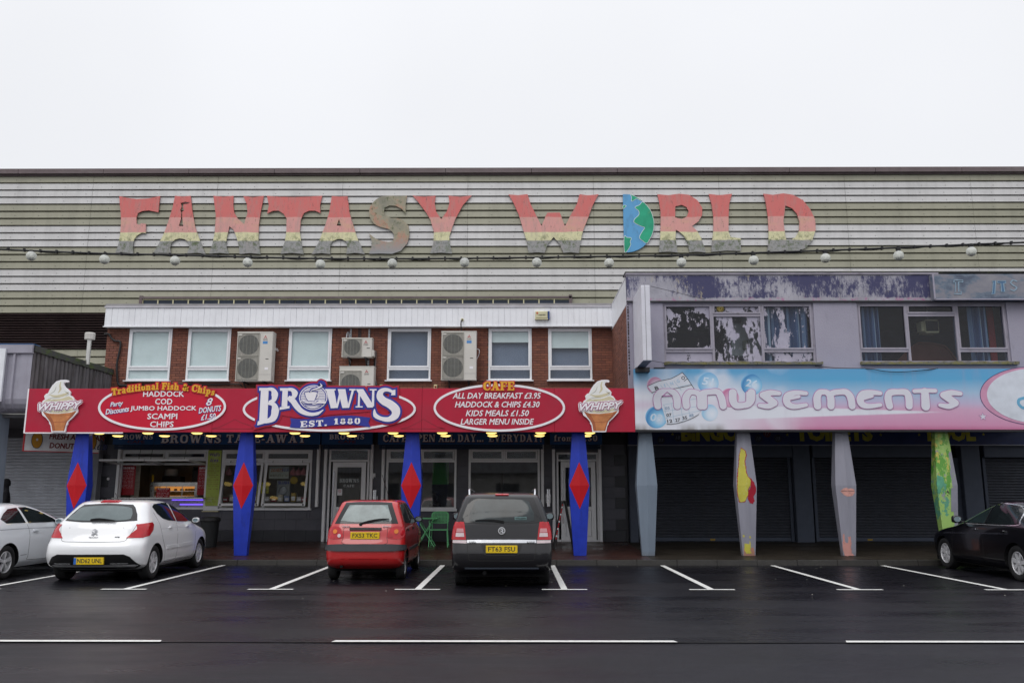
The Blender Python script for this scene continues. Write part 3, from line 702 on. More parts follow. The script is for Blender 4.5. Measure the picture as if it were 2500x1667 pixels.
# tar seam between road and bays, slightly uneven edge
g = MB(); pts = [(-40 + i * .5, yd + random.uniform(-.012, .012)) for i in range(161)]
for i in range(160):
    a, b = pts[i], pts[i + 1]
    g.quad((a[0], a[1] - .03, .008), (b[0], b[1] - .03, .008), (b[0], b[1] + .045, .008), (a[0], a[1] + .045, .008))
g.build('road_seam', tar_joint, kind='structure')
def marking(x0, y0, x1, y1, x2, y2, x3, y3, z=.012):
    g = MB(); g.quad((x0, y0, z), (x1, y1, z), (x2, y2, z), (x3, y3, z)); return g.build('road_marking', paint_m, kind='structure')
bx = [G(u, 1438)[0] for u in (1021, 1379.4, 1736, 2091, 2446)]
pitch_ = (bx[-1] - bx[0]) / 4
y0 = G(1250, 1440)[1]; y1 = G(1250, 1380.5)[1]
for i in range(-4, 6):
    x = bx[0] + i * pitch_
    marking(x - .055, y0 + .02, x + .055, y0 + .02, x + .055, y1, x - .055, y1)
    marking(x - .385, y0 - .06, x + .385, y0 - .06, x + .385, y0 + .045, x - .385, y0 + .045, .016)
for a, b in ((-560, 396), (811, 1652), (2059, 2900)):
    xa, xb = G(a, 1567)[0], G(b, 1567)[0]
    marking(xa, yd - .045, xb, yd - .045, xb - .03, yd + .06, xa + .03, yd + .06, .016)
# litter and grit nobody would count
g = MB()
for i in range(80):
    x = random.uniform(-12, 13); y = random.choice([random.uniform(18.6, 19.7), random.uniform(8, 19), random.uniform(13, 19.5)]); r = random.uniform(.005, .014)
    a = random.uniform(0, 3); dx, dy = r * math.cos(a), r * math.sin(a)
    g.add([(x - dx, y - dy, .018), (x + dy, y - dx, .02), (x + dx * .8, y + dy, .024), (x - dy, y + dx, .019)], [(0, 1, 2, 3)])
g.build('litter_specks', pm('litter', (.42, .41, .36), .8), kind='stuff')
# pavement: red blocks before the cafe, tarmac before the arcade, gently rising to the doors
xp = X(1560, 1340, 22)
def slope(name, xa, xb, m):
    g = MB(); g.quad((xa, YK + .15, ZP), (xb, YK + .15, ZP), (xb, YS + 3, zpave(YS) + .02), (xa, YS + 3, zpave(YS) + .02)) if False else \
        g.add([(xa, YK + .14, ZP), (xb, YK + .14, ZP), (xb, YS, ZB), (xa, YS, ZB), (xb, YS + 8, ZB), (xa, YS + 8, ZB)], [(0, 1, 2, 3), (3, 2, 4, 5)])
    g.build(name, m, kind='structure')
slope('block_pavement', -40, xp, paving_m); slope('tarmac_pavement', xp, 40, tar_pave)
kb = MB(); kb.box(-40, 40, YK + .03, YK + .139, -.05, ZP - .02); kerb = kb.build('kerb', kerb_m, kind='structure')
ks = MB(); Lk = .915
ks.add([(0, 0, 0), (Lk - .012, 0, 0), (Lk - .012, .02, ZP - .01), (0, .02, ZP - .01), (0, .035, ZP + .002), (Lk - .012, .035, ZP + .002), (Lk - .012, .14, ZP + .002), (0, .14, ZP + .002)],
       [(0, 1, 2, 3), (3, 2, 5, 4), (4, 5, 6, 7), (0, 3, 4, 7), (1, 6, 5, 2)])
ksm = ks.mesh('kerb_stone', kerb_m)
for i in range(-18, 19):
    piece('kerb_stone', ksm, kerb, (i * Lk + random.uniform(-.003, .003), YK, random.uniform(-.003, .002)))

# ------------------------------------------------------------------ the big shed behind
shed = thing('warehouse', 'huge shed of white and olive ribbed cladding rising behind the shops', 'warehouse', (0, YW, 0))
ztop = Z(429.8, YW, 0) + (Z(411, YW, 2500) - Z(418, YW, 0)) * .0
ztop = Z(429, YW, 300)
zl0 = Z(746.5 + 0, YW, 300)   # underside of the lowest course above the louvres  (photo row 1223/3.36+400 = 764)
zl0 = Z(764, YW, 100)
per = (ztop - zl0) / 19
core = MB(); core.box(-45, 45, YW + .12, YW + 18, 0, ztop + .12)
core.build('wall', pm('shed_core', (.2, .2, .19), .8), shed)
sheetw = 5.85
prof = [(.075, 0), (-.066, .008), (-.066, .036), (-.048, .05), (-.030, .70), (-.018, .73), (-.018, .835), (.05, .87), (.075, 1)]
# profile per course: (depth, fraction of the height) from the bottom lip up to the shadow gap
sm = {}
def sheet_mesh(mt):
    b = MB(); n = len(prof); L0 = sheetw - .012
    vs = [(x, d, h * per) for x in (0, L0) for d, h in prof]
    b.add(vs, [(i, i + n, i + n + 1, i + 1) for i in range(n - 1)])
    return b.mesh('cladding_sheet', mt)
mw, mg = sheet_mesh(clad_white), sheet_mesh(clad_green)
bands = 'gwwwgggwwwgggwwwggg'
fix_b = MB()
x_off = X(832, 600, YW)      # a visible vertical seam
xl_lv = X(256, 800, YW)
for r, c in enumerate(bands):
    z = ztop - (r + 1) * per
    for k in range(-5, 6):
        piece('cladding_sheet', mw if c == 'w' else mg, shed, (x_off + k * sheetw, YW, z))
    for k in range(-22, 34):
        x = x_off + .2 + k * 1.11 + (.1 if r % 2 else 0)
        if -24 < x < 24: fix_b.box(x, x + .022, YW - .052, YW - .01, z + per * .3, z + per * .3 + .022)
fix_b.build('fixing', dark_metal, shed, kind='stuff')
# strip below the louvres
zlv = Z(851.5, YW, 100)
for r in range(5):
    z = zlv - (r + 1) * per
    for k in range(-4, 1): piece('cladding_sheet', mg, shed, (x_off + k * sheetw, YW, z))
lb = MB(); nl = 14; pl = (zl0 - zlv) / nl
lb.add([(0, 0, 0), (14, 0, 0), (14, -.03, .03), (0, -.03, .03), (14, .14, pl * .86), (0, .14, pl * .86), (14, .14, pl * .8), (0, .14, pl * .8)], [(0, 1, 2, 3), (3, 2, 4, 5), (5, 4, 6, 7)])
lbm = lb.mesh('louvre_blade', louvre_m)
for i in range(nl): piece('louvre_blade', lbm, shed, (xl_lv - 13.6 + .8, YW - .06, zlv + i * pl))
b = MB(); b.box(xl_lv - 14, xl_lv + 1.5, YW + .08, YW + .11, zlv, zl0); b.build('louvre_backing', matt_black, shed)
# roof fascia in lengths
fb = MB(); fb.box(0, 3.98, -.22, .12, 0, .235); fb.box(0, 3.98, -.10, .0, -.07, 0)
fbm = fb.mesh('roof_fascia_length', brown_trim)
zf = Z(425.5, YW, 1250)
for k in range(-12, 13): piece('roof_fascia_length', fbm, shed, (k * 4.0 + .7, YW, zf))
b = MB(); b.box(-45, 45, YW - .20, YW + 18, zf + .20, zf + .232); b.build('roof', roof_felt, shed)
# clerestory strip above the brick parapet
xa, xb = X(348, 735, YW - .1), X(1389, 735, YW - .1)
zc1, zc0 = Z(729.5, YW - .1, 860), Z(748, YW - .1, 860)
b = MB(); b.box(xa - .05, xb + .12, YW - .2, YW - .05, zc1, zc1 + .09); b.box(xa - .12, xa + .02, YW - .19, YW - .05, zc0, zc1 + .14); b.box(xb, xb + .14, YW - .2, YW - .05, zc0 - .1, zc1 + .16)
b.build('window_hood', brown_trim, shed)
npn = 28; pw = (xb - xa) / npn
pane_me = MB().box(0, pw - .045, 0, .02, 0, zc1 - zc0).mesh('clerestory_pane', pm('dark_blue_pane', (.025, .035, .055), .12, var=.3, k=.6))
mul_me = MB().box(0, .05, -.05, .02, 0, zc1 - zc0).mesh('clerestory_mullion', cream_trim)
b = MB(); b.box(xa, xb, YW - .14, YW - .09, zc1 - .055, zc1); b.build('clerestory_head', cream_trim, shed)
for i in range(npn):
    piece('clerestory_pane', pane_me, shed, (xa + i * pw + .045, YW - .1, zc0))
    if i != 10: piece('clerestory_mullion', mul_me, shed, (xa + i * pw, YW - .1, zc0))

# ------------------------------------------------------------------ FANTASY W(O)RLD letters on the shed
YL = YW - .135
def zr(pts, bx_, by_=400, s=3.36): return [P(bx_ + x / s, by_ + y / s, YL) for x, y in pts]
def letter(outer, holes, label, bx_, m=None, name='letter_sign'):
    o = zr(outer, bx_); hs = [zr(h, bx_) for h in holes]
    cx = sum(p[0] for p in o) / len(o); zb = min(p[1] for p in o)
    t = thing(name, label, 'letter sign', (cx, YL, zb), group='letters spelling the park name on the shed')
    b = MB(); tri_shape(b, o, hs, YL, YL + .06); b.build('board', m or letter_m, t)
    return t
letter([(978,265),(1040,280),(1120,290),(1220,285),(1312,265),(1304,330),(1298,398),(1220,382),(1165,388),(1130,405),(1118,440),(1118,490),(1140,500),(1160,488),(1195,493),(1195,568),(1160,565),(1120,590),(1098,620),(1090,660),(1090,735),(1020,728),(945,728),(965,680),(975,640),(985,580),(993,480),(990,400),(985,360)], [], 'letter F with its black-streaked red top, leftmost letter on the cladding', 0)
letter([(1436,262),(1500,270),(1563,262),(1575,380),(1600,520),(1635,620),(1685,740),(1620,730),(1535,735),(1552,680),(1540,640),(1515,618),(1475,610),(1435,620),(1405,650),(1395,690),(1402,735),(1330,730),(1255,735),(1300,660),(1345,570),(1385,460),(1415,360)],
       [[(1480,322),(1520,312),(1558,318),(1545,328),(1505,332),(1503,365),(1513,378),(1494,395),(1497,455),(1503,512),(1465,510),(1483,455),(1485,400),(1478,380),(1490,350)]], 'letter A with a jagged crack broken through its red top', 0)
letter([(1750,262),(1830,272),(1915,262),(1912,340),(1920,400),(1950,450),(2003,495),(2030,400),(2025,330),(1995,265),(2080,275),(2165,262),(2140,380),(2122,500),(2118,620),(2135,740),(2050,732),(1965,740),(1960,680),(1940,600),(1915,540),(1882,512),(1865,580),(1852,650),(1862,700),(1877,738),(1800,730),(1715,738),(1745,650),(1762,560),(1770,420)], [], 'letter N in faded red, pink and yellow bands with grey feet', 0)
letter([(172,262),(280,272),(400,274),(520,270),(628,262),(608,340),(612,405),(570,385),(520,385),(475,405),(450,460),(442,560),(455,650),(475,740),(380,730),(285,738),(320,640),(333,550),(335,450),(310,410),(270,385),(225,385),(175,408),(190,340)], [], 'letter T with a wide red top and drooping bar ends', 600)
letter([(706,265),(770,270),(835,265),(850,400),(880,500),(915,610),(975,740),(900,730),(823,738),(835,680),(825,640),(790,617),(750,617),(710,635),(690,680),(692,740),(620,732),(540,740),(600,640),(650,510),(685,400)], [[(765,452),(783,508),(745,508)]], 'intact letter A with a small triangular eye between the T and the S', 600)
letter(curve([(1323,262),(1240,264),(1180,262),(1110,270),(1050,310),(1015,370),(1015,430),(1050,490),(1110,520),(1170,535),(1210,570),(1215,610),(1200,635),(1160,640),(1090,625),(1045,600)],3)[:-1] + [(1045,600),(1012,572),(1035,640),(1030,690),(1010,738),(1100,735),(1200,738),(1270,715),(1325,650),(1343,580),(1335,510),(1290,465),(1240,445),(1190,445),(1150,425),(1132,390),(1140,360),(1180,342),(1230,345),(1280,370),(1310,408),(1312,330)], [], 'mossy letter S whose paint has worn to grey and rust', 600, worn_m)
letter([(1368,260),(1460,272),(1557,262),(1550,320),(1560,390),(1603,455),(1650,390),(1672,320),(1663,262),(1760,272),(1853,260),(1780,340),(1720,450),(1690,530),(1668,600),(1675,660),(1692,735),(1600,728),(1510,735),(1540,650),(1543,560),(1515,460),(1480,400),(1420,320)], [], 'letter Y with soot-stained forked arms', 600)
letter([(140,252),(220,258),(295,250),(320,330),(360,410),(410,510),(440,440),(458,402),(560,400),(575,440),(602,515),(650,420),(700,330),(722,250),(800,260),(878,250),(830,340),(790,450),(750,550),(730,640),(715,732),(650,725),(590,730),(560,660),(510,600),(460,660),(435,730),(370,725),(303,732),(290,640),(260,540),(225,420),(180,320)], [], 'wide letter W standing left of the blue and green half globe', 1200)
gp = curve([(1140,252),(1200,280),(1260,330),(1310,400),(1333,480),(1325,560),(1290,630),(1230,690),(1160,720),(1105,727)], 3)
t = letter([(1078,250)] + [tuple(p) for p in gp] + [(1088,715)], [], 'half globe sign painted blue and green, standing in for a letter O', 1200, globe_blue, 'globe_sign')
land = [[(1142,254),(1200,282),(1236,306),(1220,300),(1190,285),(1165,300),(1150,306),(1150,270)],
        [(1240,315),(1280,352),(1310,400),(1331,480),(1323,560),(1290,628),(1270,650),(1240,630),(1215,605),(1235,560),(1258,525),(1225,510),(1170,480),(1180,450),(1210,420),(1208,385),(1178,358),(1215,340)],
        [(1080,345),(1102,345),(1082,368)], [(1090,598),(1110,606),(1145,610),(1135,640),(1140,665),(1105,722),(1090,712)]]
for q in land:
    qq = [tuple(p) for p in curve(zr(q, 1200), 3, True)]
    b = MB(); tri_shape(b, qq, [], YL - .012, YL - .001); b.build('land_patch', globe_green, t)
    b = MB(); b.ribbon(qq + [qq[0]], .035, YL - .007, YL - .001, 'flat'); b.build('coast_line', print_white, t)
letter([(1360,250),(1450,258),(1540,246),(1620,255),(1690,300),(1728,360),(1728,420),(1700,470),(1645,510),(1690,555),(1720,610),(1760,727),(1690,720),(1625,725),(1610,650),(1580,590),(1545,560),(1512,540),(1510,620),(1527,727),(1450,720),(1373,725),(1383,640),(1388,500),(1388,400),(1375,310)], [[(1507,350),(1560,337),(1600,355),(1618,390),(1605,430),(1560,455),(1507,440)]], 'letter R with a mossy grey leg', 1200)
letter([(1782,248),(1870,258),(1973,246),(1950,330),(1945,430),(1945,560),(1960,600),(2045,612),(2045,715),(1930,712),(1802,722),(1810,640),(1822,540),(1820,430),(1805,330)], [], 'letter L with a black scorched top and a square grey foot', 1200)
letter([(215,245),(290,255),(380,243),(460,255),(540,300),(600,375),(640,460),(643,540),(615,630),(560,690),(500,722),(370,718),(243,725),(258,640),(258,540),(250,420),(235,320)], [[(395,342),(450,365),(490,410),(512,480),(508,550),(480,600),(440,625),(402,628),(388,540),(378,470),(388,400)]], 'letter D with a big open bowl, rightmost letter on the cladding', 1800)
# ------------------------------------------------------------------ brick cafe building
cafe = thing('cafe_building', 'two-storey red brick cafe block with six white windows and a white boarded parapet', 'cafe building', (-4.6, YS, ZB))
ZSO = Z(1054, YG, 800) + .36           # canopy soffit
xL, xR = X(258, 860, YS), X(1503, 860, YS)
zT = Z(796, YS, 860)                   # top of the brickwork
zB_ = ZSO + .22                        # canopy roof
PD = 4.1                               # depth of the derelict block's flank
win = []
for (a, b) in ((318.6, 422.4), (462, 565.7), (707.2, 811.4), (948, 1053), (1193, 1297.7), (1338.2, 1443.8)):
    win.append((X(a, 802, YS), X(b, 802, YS)))
zw1, zw0 = Z(802, YS), Z(930, YS)
# mortar backing, pierced at the windows
b = MB(); xs = [xL]
yb0, yb1 = YS + .012, YS + .25
for wl, wr in win:
    b.box(xs[-1], wl, yb0, yb1, zB_ - .3, zT + .4); b.box(wl, wr, yb0, yb1, zB_ - .3, zw0); b.box(wl, wr, yb0, yb1, zw1, zT + .4); xs.append(wr)
b.box(xs[-1], xR + .2, yb0, yb1, zB_ - .3, zT + .4)
b.build('wall', mortar_m, cafe)
# single bricks: stretcher courses, openings left out, the largest 300 as parts
BW, BH, J = .225, .075, .010
bricks = []
nrow = int((zT - (Z(946, YG) - .1)) / BH)
for r in range(nrow + 12):
    z = zT - (r + 1) * BH
    if z < zB_ - .05: break
    x = xL - (BW / 2 if r % 2 else 0)
    while x < xR:
        x0, x1 = max(x, xL), min(x + BW - J, xR)
        segs = [(x0, x1)]
        for wl, wr in win:
            if z + BH > zw0 + .01 and z < zw1 - .005:
                ns = []
                for a, c in segs:
                    if c <= wl or a >= wr: ns.append((a, c))
                    else:
                        if a < wl: ns.append((a, wl - .004))
                        if c > wr: ns.append((wr + .004, c))
                segs = ns
        for a, c in segs:
            if c - a > .03: bricks.append((a, c, z, abs(c - a - (BW - J)) < .004))
        x += BW
brick_me = MB().cbox(0, BW - J, 0, .045, 0, BH - J, .004).mesh('brick', brick_m)
full = [k for k in bricks if k[3] and k[2] > zw0 - .25]
random.shuffle(full); single = set((k[0], k[2]) for k in full[:298])
b = MB()
for a, c, z, f in bricks:
    dy = random.uniform(-.0025, .0025)
    if (a, z) in single: piece('brick', brick_me, cafe, (a, YS + dy - .0, z))
    else: b.cbox(a, c, YS + dy, YS + .045, z, z + BH - J, .004)
b.build('brickwork', brick_m, cafe, kind='stuff')
b = MB(); b.box(xL - .02, xR + 4, YS + .26, YS + 9, ZB + 2.5, zT + .3); b.build('rear_block', matt_black, cafe)
# white boarded parapet
YF = YS - .22
fx0, fx1 = X(257, 770, YF), X(1500.5, 770, YF)
zf1, zf0 = Z(750.5, YF), Z(797, YF)
b = MB(); b.box(fx0, fx1, YF + .022, YF + .4, zf0, zf1 + .06); b.box(fx0 - .0, fx0 + .03, YF - .004, YF + .02, zf0, zf1); b.build('parapet_backing', white_board, cafe)
bm_ = MB(); nb = 88; bw = (fx1 - fx0 - .03) / nb
fbd = MB().cbox(0, bw - .003, 0, .02, 0, zf1 - zf0 - .03, .002).mesh('fascia_board', white_board)
fbd2 = MB().cbox(0, bw - .007, 0, .02, 0, zf1 - zf0 - .03, .002).mesh('fascia_board', white_board)
for i in range(nb): piece('fascia_board', fbd if i % 4 else fbd2, cafe, (fx0 + .03 + i * bw, YF + random.uniform(-.001, .0015), zf0 + .03))
b = MB(); b.box(fx0 - .03, fx1 + .02, YF - .03, YF + .03, zf0 - .005, zf0 + .022); b.build('drip_trim', white_frame, cafe)
b = MB(); b.box(fx0 - .03, fx1 + .01, YF - .03, YF + .45, zf1 + .002, zf1 + .05); b.build('gutter_edge', pm('grey_edge_trim', (.50, .49, .53), .6), cafe)
zc = Z(741, YF, 860)
b = MB(); b.box(fx0 - .01, fx1 + .01, YF + .0, YF + .6, zf1 + .052, zc); b.build('coping', pm('felt_coping', (.28, .27, .28), .8, dirt=(.45, .44, .44, .6), dk=(3, 3, 8)), cafe)
b = MB(); b.box(fx0, xR + 5, YF + .6, YS + 9, zf1 - .1, zf1); b.build('roof', roof_felt, cafe)
# windows
def pvc_window(i, wl, wr):
    w = MB(); y = YS - .03; f = .055
    w.box(wl, wl + f, y, YS + .08, zw0 + .02, zw1); w.box(wr - f, wr, y, YS + .08, zw0 + .02, zw1)
    w.box(wl + f, wr - f, y, YS + .08, zw1 - f, zw1); w.box(wl + f, wr - f, y, YS + .08, zw0 + .02, zw0 + .07)
    zt = Z(900, YS); w.box(wl + f, wr - f, y, YS + .08, zt - .035, zt + .04)
    o = w.build('window', white_frame, cafe)
    # opening sash
    s_ = MB(); a, c = wl + f - .012, wr - f + .012; z0, z1 = zt + .03, zw1 - f + .012; q = .055; yy = y - .018
    s_.cbox(a, a + q, yy, y + .02, z0, z1, .006); s_.cbox(c - q, c, yy, y + .02, z0, z1, .006); s_.cbox(a + q, c - q, yy, y + .02, z1 - q, z1, .006); s_.cbox(a + q, c - q, yy, y + .02, z0, z0 + q, .006)
    s_.build('sash', white_frame, o)
    g = MB(); g.quad((a + q - .005, y + .012, z0 + q - .005), (c - q + .005, y + .012, z0 + q - .005), (c - q + .005, y + .012, z1 - q + .005), (a + q - .005, y + .012, z1 - q + .005)); g.build('pane', upper_glass, o)
    g = MB(); g.quad((wl + f - .005, y + .02, zw0 + .065), (wr - f + .005, y + .02, zw0 + .065), (wr - f + .005, y + .02, zt - .033), (wl + f - .005, y + .02, zt - .033)); g.build('lower_pane', upper_glass, o)
    g = MB(); g.box(wl - .05, wr + .05, YS - .11, YS - .0, zw0 - .015, zw0 + .018); g.build('sill', white_frame, o)
    bl = MB(); zb0 = {4: z1 - .055 - (z1 - z0) * .28, 5: z1 - .055 - (z1 - z0) * .43}.get(i, zw0)
    yb = YS + .03
    if i != 3: bl.box(wl + .03, wr - .03, yb, yb + .01, zb0, zw1 - .03); bl.build('blind', frost, o)
    bl = MB(); bl.box(wl + .02, wr - .02, YS + .16, YS + .17, zw0, zw1); bl.build('dim_room_panel', slate_room, o)  # flat panel coloured as the dim room and reflected sky
for i, (wl, wr) in enumerate(win): pvc_window(i, wl, wr)
# flank of the higher derelict block seen beyond the cafe roof
fl = MB()
# ------------------------------------------------------------------ condenser units
def diamonds(b, x, z, s, y, m=None):
    for a in (90, 210, 330):
        c, n = math.cos(R(a)), math.sin(R(a)); px, pz = -n, c
        b.prism([(x, z), (x + c * s * .5 + px * s * .28, z + n * s * .5 + pz * s * .28), (x + c * s, z + n * s), (x + c * s * .5 - px * s * .28, z + n * s * .5 - pz * s * .28)], y - .002, y, m)
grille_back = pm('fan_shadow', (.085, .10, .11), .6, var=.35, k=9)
def ac_unit(u0, u1, v0, v1, Yf, depth, fans, label, z_bot=None, split=.64, rails=None):
    x0, x1 = X(u0, (v0 + v1) / 2, Yf), X(u1, (v0 + v1) / 2, Yf); z1 = Z(v0, Yf); z0 = Z(v1, Yf) if z_bot is None else z_bot
    w, h = x1 - x0, z1 - z0
    t = thing('condenser_unit', label, 'air conditioner', ((x0 + x1) / 2, Yf + depth / 2, z0), group='air conditioning units on the brick wall')
    b = MB(); b.cbox(x0, x1, Yf, Yf + depth, z0 + .02, z1 - .012, .012); b.box(x0 - .006, x1 + .006, Yf - .006, Yf + depth + .004, z1 - .03, z1); b.box(x0 - .003, x1 + .003, Yf - .004, Yf + depth, z0, z0 + .03)
    b.build('casing', cream_case, t)
    pw_ = w * split; m_ = .03
    fh = (h - .06) / fans if fans == 2 else h * (.84 if h > .7 else .92)
    for k in range(fans):
        za = z0 + .035 + k * fh; zb = za + fh - .02; a, c = x0 + m_, x0 + pw_
        r = min(fh, pw_ - m_) * .46; cx_, cz_ = (a + c) / 2, (za + zb) / 2
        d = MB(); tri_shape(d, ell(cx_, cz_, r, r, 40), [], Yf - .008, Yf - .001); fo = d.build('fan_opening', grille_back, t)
        d = MB(); n = max(12, int(fh / .022))
        for q in range(n):
            zz = za + (zb - za) * (q + .5) / n; dz = abs(zz - cz_)
            d.box(a + .004, c - .004, Yf - .022, Yf - .016, zz - .0028, zz + .0028)
        for q in range(6):
            xx = a + (c - a) * (q + .5) / 6; d.box(xx - .003, xx + .003, Yf - .026, Yf - .0225, za, zb)
        d.box(a, a + .012, Yf - .028, Yf - .0005, za, zb); d.box(c - .012, c, Yf - .028, Yf - .0005, za, zb); d.box(a + .012, c - .012, Yf - .028, Yf - .0005, zb - .012, zb); d.box(a + .012, c - .012, Yf - .028, Yf - .0005, za, za + .012)
        d.build('grille', pm('grille_wire', (.36, .35, .31), .5), fo)
        d = MB(); d.cbox(a + .015, a + .12, Yf - .034, Yf - .026, zb - .075, zb - .03, .004); d.build('grille_plate', cream_case, fo)
    lx = x0 + w * (split + 1) / 2 - .03; lz = z1 - (.16 if h > .7 else .13)
    d = MB(); diamonds(d, lx, lz, .055, Yf - .003); d.build('emblem', print_red, t)
    d = MB(); txt(d, 'MITSUBISHI', lx, lz - .062, .13, .02, Yf - .001, src=False, depth=.002); txt(d, 'ELECTRIC', lx, lz - .09, .13, .016, Yf - .001, src=False, depth=.002); d.build('lettering', print_black, t)
    if h > 1:
        d = MB(); d.box(lx - .07, lx + .07, Yf - .003, Yf - .001, lz - .20, lz - .12); d.build('label', pm('blue_label', (.08, .25, .55), .5), t)
        d = MB(); d.box(lx + .02, lx + .12, Yf - .003, Yf - .001, z0 + .33, z0 + .40); d.build('rating_label', print_white, t)
        d = MB(); d.box(x0 + pw_ + .02, x1 - .01, Yf - .0025, Yf - .0005, z0 + .19, z0 + .194); d.build('panel_joint', dark_metal, t)
    d = MB(); d.box(lx + .03, lx + .12, Yf - .004, Yf - .0008, z0 + h * .44, z0 + h * .44 + .018); d.build('grab_slot', matt_black, t)
    # two steel arms under it back to the wall
    for xx in (x0 + w * .2, x0 + w * .76):
        d = MB(); d.box(xx, xx + .04, Yf - .03, YS, z0 - .04, z0 - .002)
        d.add([(xx, YS - .01, z0 - .3), (xx + .04, YS - .01, z0 - .3), (xx + .04, Yf + .1, z0 - .045), (xx, Yf + .1, z0 - .045), (xx, YS - .01, z0 - .26), (xx + .04, YS - .01, z0 - .26)], [(0, 1, 2, 3), (3, 2, 5, 4), (0, 3, 4), (1, 5, 2)])
        d.build('bracket_arm', dark_metal, t)
    return t, x0, x1, z0, z1
u1 = ac_unit(577, 664, 809, 929.6, 24.05, .33, 2, 'tall twin-fan air conditioner between the second and third windows')
u2 = ac_unit(1077.3, 1163, 808, 927.5, 24.05, .33, 2, 'tall twin-fan air conditioner with a black hose rising from its top')
u3 = ac_unit(834.4, 908, 824, 870.6, 24.1, .29, 1, 'smallest air conditioner, mounted above another one', split=.66)
u4 = ac_unit(828, 912.5, 893.3, 950, 24.0, .33, 1, 'air conditioner half hidden behind the big oval logo', z_bot=Z(893.3, 24.0) - .94)
d = MB(); d.cbox(u3[2] - .003, u3[2] + .06, 24.12, 24.36, u3[3] + .02, u3[3] + .2, .01); d.build('valve_cover', cream_case, u3[0])
def cable(name, label, pts, r, m=black_plastic, cat='cable', k=6, parent=None):
    b = MB(); b.tube(curve(pts, k), r, 8)
    o = b.build(name, m, parent, smooth=True)
    if parent is None: tag(o, label, cat)
    return o
def q3(u, v, Y): x, z = P(u, v, Y); return (x, Y, z)
cable('hose', 'black hose curving up from the right tall air conditioner to the parapet', [q3(1127, 808, 24.2), q3(1125.5, 795, 24.15), q3(1126, 785, 24.18), q3(1129, 780.5, 24.3)], .018, cat='hose')
b = MB(); x, z = P(1128.7, 780.8, YF); b.lathe([(.045, .0), (.045, -.03), (.03, -.035), (.02, -.01)], (x, YF, z), 'y', 14)
tag(b.build('hose_collar', cream_trim), 'small round collar where the black hose enters the parapet', 'pipe collar')
cable('drainpipe', 'thin black waste pipe winding down the left end of the brick wall', [q3(255, 816, YS - .05), q3(266, 815.5, YS - .06), q3(272, 825, YS - .06), q3(281, 832, YS - .06), q3(292.5, 833.5, YS - .06), q3(294, 845, YS - .06), q3(289, 870, YS - .06), q3(285.5, 890, YS - .06), q3(286, 920, YS - .06), q3(289, 937, YS - .06), q3(300, 941, YS - .06), q3(340, 942, YS - .06)], .03, cat='pipe')
cable('cable', 'black cable running along the wall under the first two windows', [q3(330, 939, YS - .04), q3(420, 938, YS - .04), q3(500, 938.5, YS - .04), q3(578, 937.5, YS - .04), q3(590, 943, YS - .04)], .016)
cable('cable', 'thin white lead looping from the left tall air conditioner', [q3(669, 853, 24.3), q3(676, 851, 24.3), q3(679, 857, 24.35), q3(671, 852, 24.36)], .008, white_frame)
cable('cable', 'thin white lead looping down the side of the right tall air conditioner', [q3(1164, 851, 24.25), q3(1170, 855, 24.25), q3(1169, 866, 24.25), q3(1164, 877, 24.3)], .008, white_frame)
for u in (856, 901):
    b = MB(); x = X(u, 830, YS - .03); z1, z0 = Z(803, YS - .03), Z(895, YS - .03); b.box(x - .022, x + .022, YS - .045, YS - .004, z0, z1)
    for q in range(14): zz = z0 + (z1 - z0) * (q + .5) / 14; b.box(x - .006, x + .006, YS - .047, YS - .0445, zz - .02, zz + .02, 1)
    tag(b.build('mounting_rail', [grey_metal, matt_black]), 'slotted steel rail on the wall behind the left side of the stacked air conditioners' if u < 880 else 'slotted steel rail on the wall behind the right side of the stacked air conditioners', 'rail')
b = MB(); x = X(878.5, 812, YS); b.box(x - .05, x + .05, YS - .012, YS - .002, Z(824, YS), Z(800, YS)); tag(b.build('cable_cover', pm('brown_cover', (.05, .03, .03), .6)), 'dark brown strip on the brick between the two slotted rails', 'cable cover')
cable('cable', 'bundle of cables hanging at the right of the stacked air conditioners', [q3(912, 855, 24.3), q3(916, 862, 24.4), q3(914.5, 885, YS - .04), q3(914, 920, YS - .04), q3(919, 938, YS - .04), q3(921, 948, YS - .04)], .022)
cable('cable', 'thin grey lead beside the cable bundle by the air conditioners', [q3(914, 857, 24.3), q3(919, 860, 24.4), q3(917.5, 885, YS - .06), q3(916.5, 920, YS - .06), q3(920, 940, YS - .06)], .007, grey_metal)
cable('conduit', 'grey pipe bend rising above the small air conditioner', [q3(846, 824, 24.3), q3(848, 813, 24.4), q3(851, 811, YS - .05), q3(853, 824, YS - .05)], .02, grey_metal, 'pipe')
cable('cable', 'black cable under the window to the right of the tall air conditioner', [q3(1161, 927, 24.3), q3(1172, 930, YS - .04), q3(1185, 931, YS - .04), q3(1200, 934, YS - .04)], .012)
for i, u in enumerate((931.5, 943, 1063.5)):
    b = MB(); x, z = P(u, 943, YS - .05); b.cbox(x - .05, x + .05, YS - .1, YS - .003, z - .09, z + .05, .01)
    o = b.build('junction_box', pm('cream_box', (.62, .55, .32), .5)); tag(o, ('left of two little cream boxes on the bricks', 'right of two little cream boxes on the bricks', 'cream switch box with a round red knob on the bricks')[i], 'switch box')
    if i == 2:
        b = MB(); b.lathe([(.03, 0), (.03, -.02), (.0, -.022)], (x, YS - .1, z - .02), 'y', 14); b.build('knob', pm('red_knob', (.25, .02, .02), .4), o)
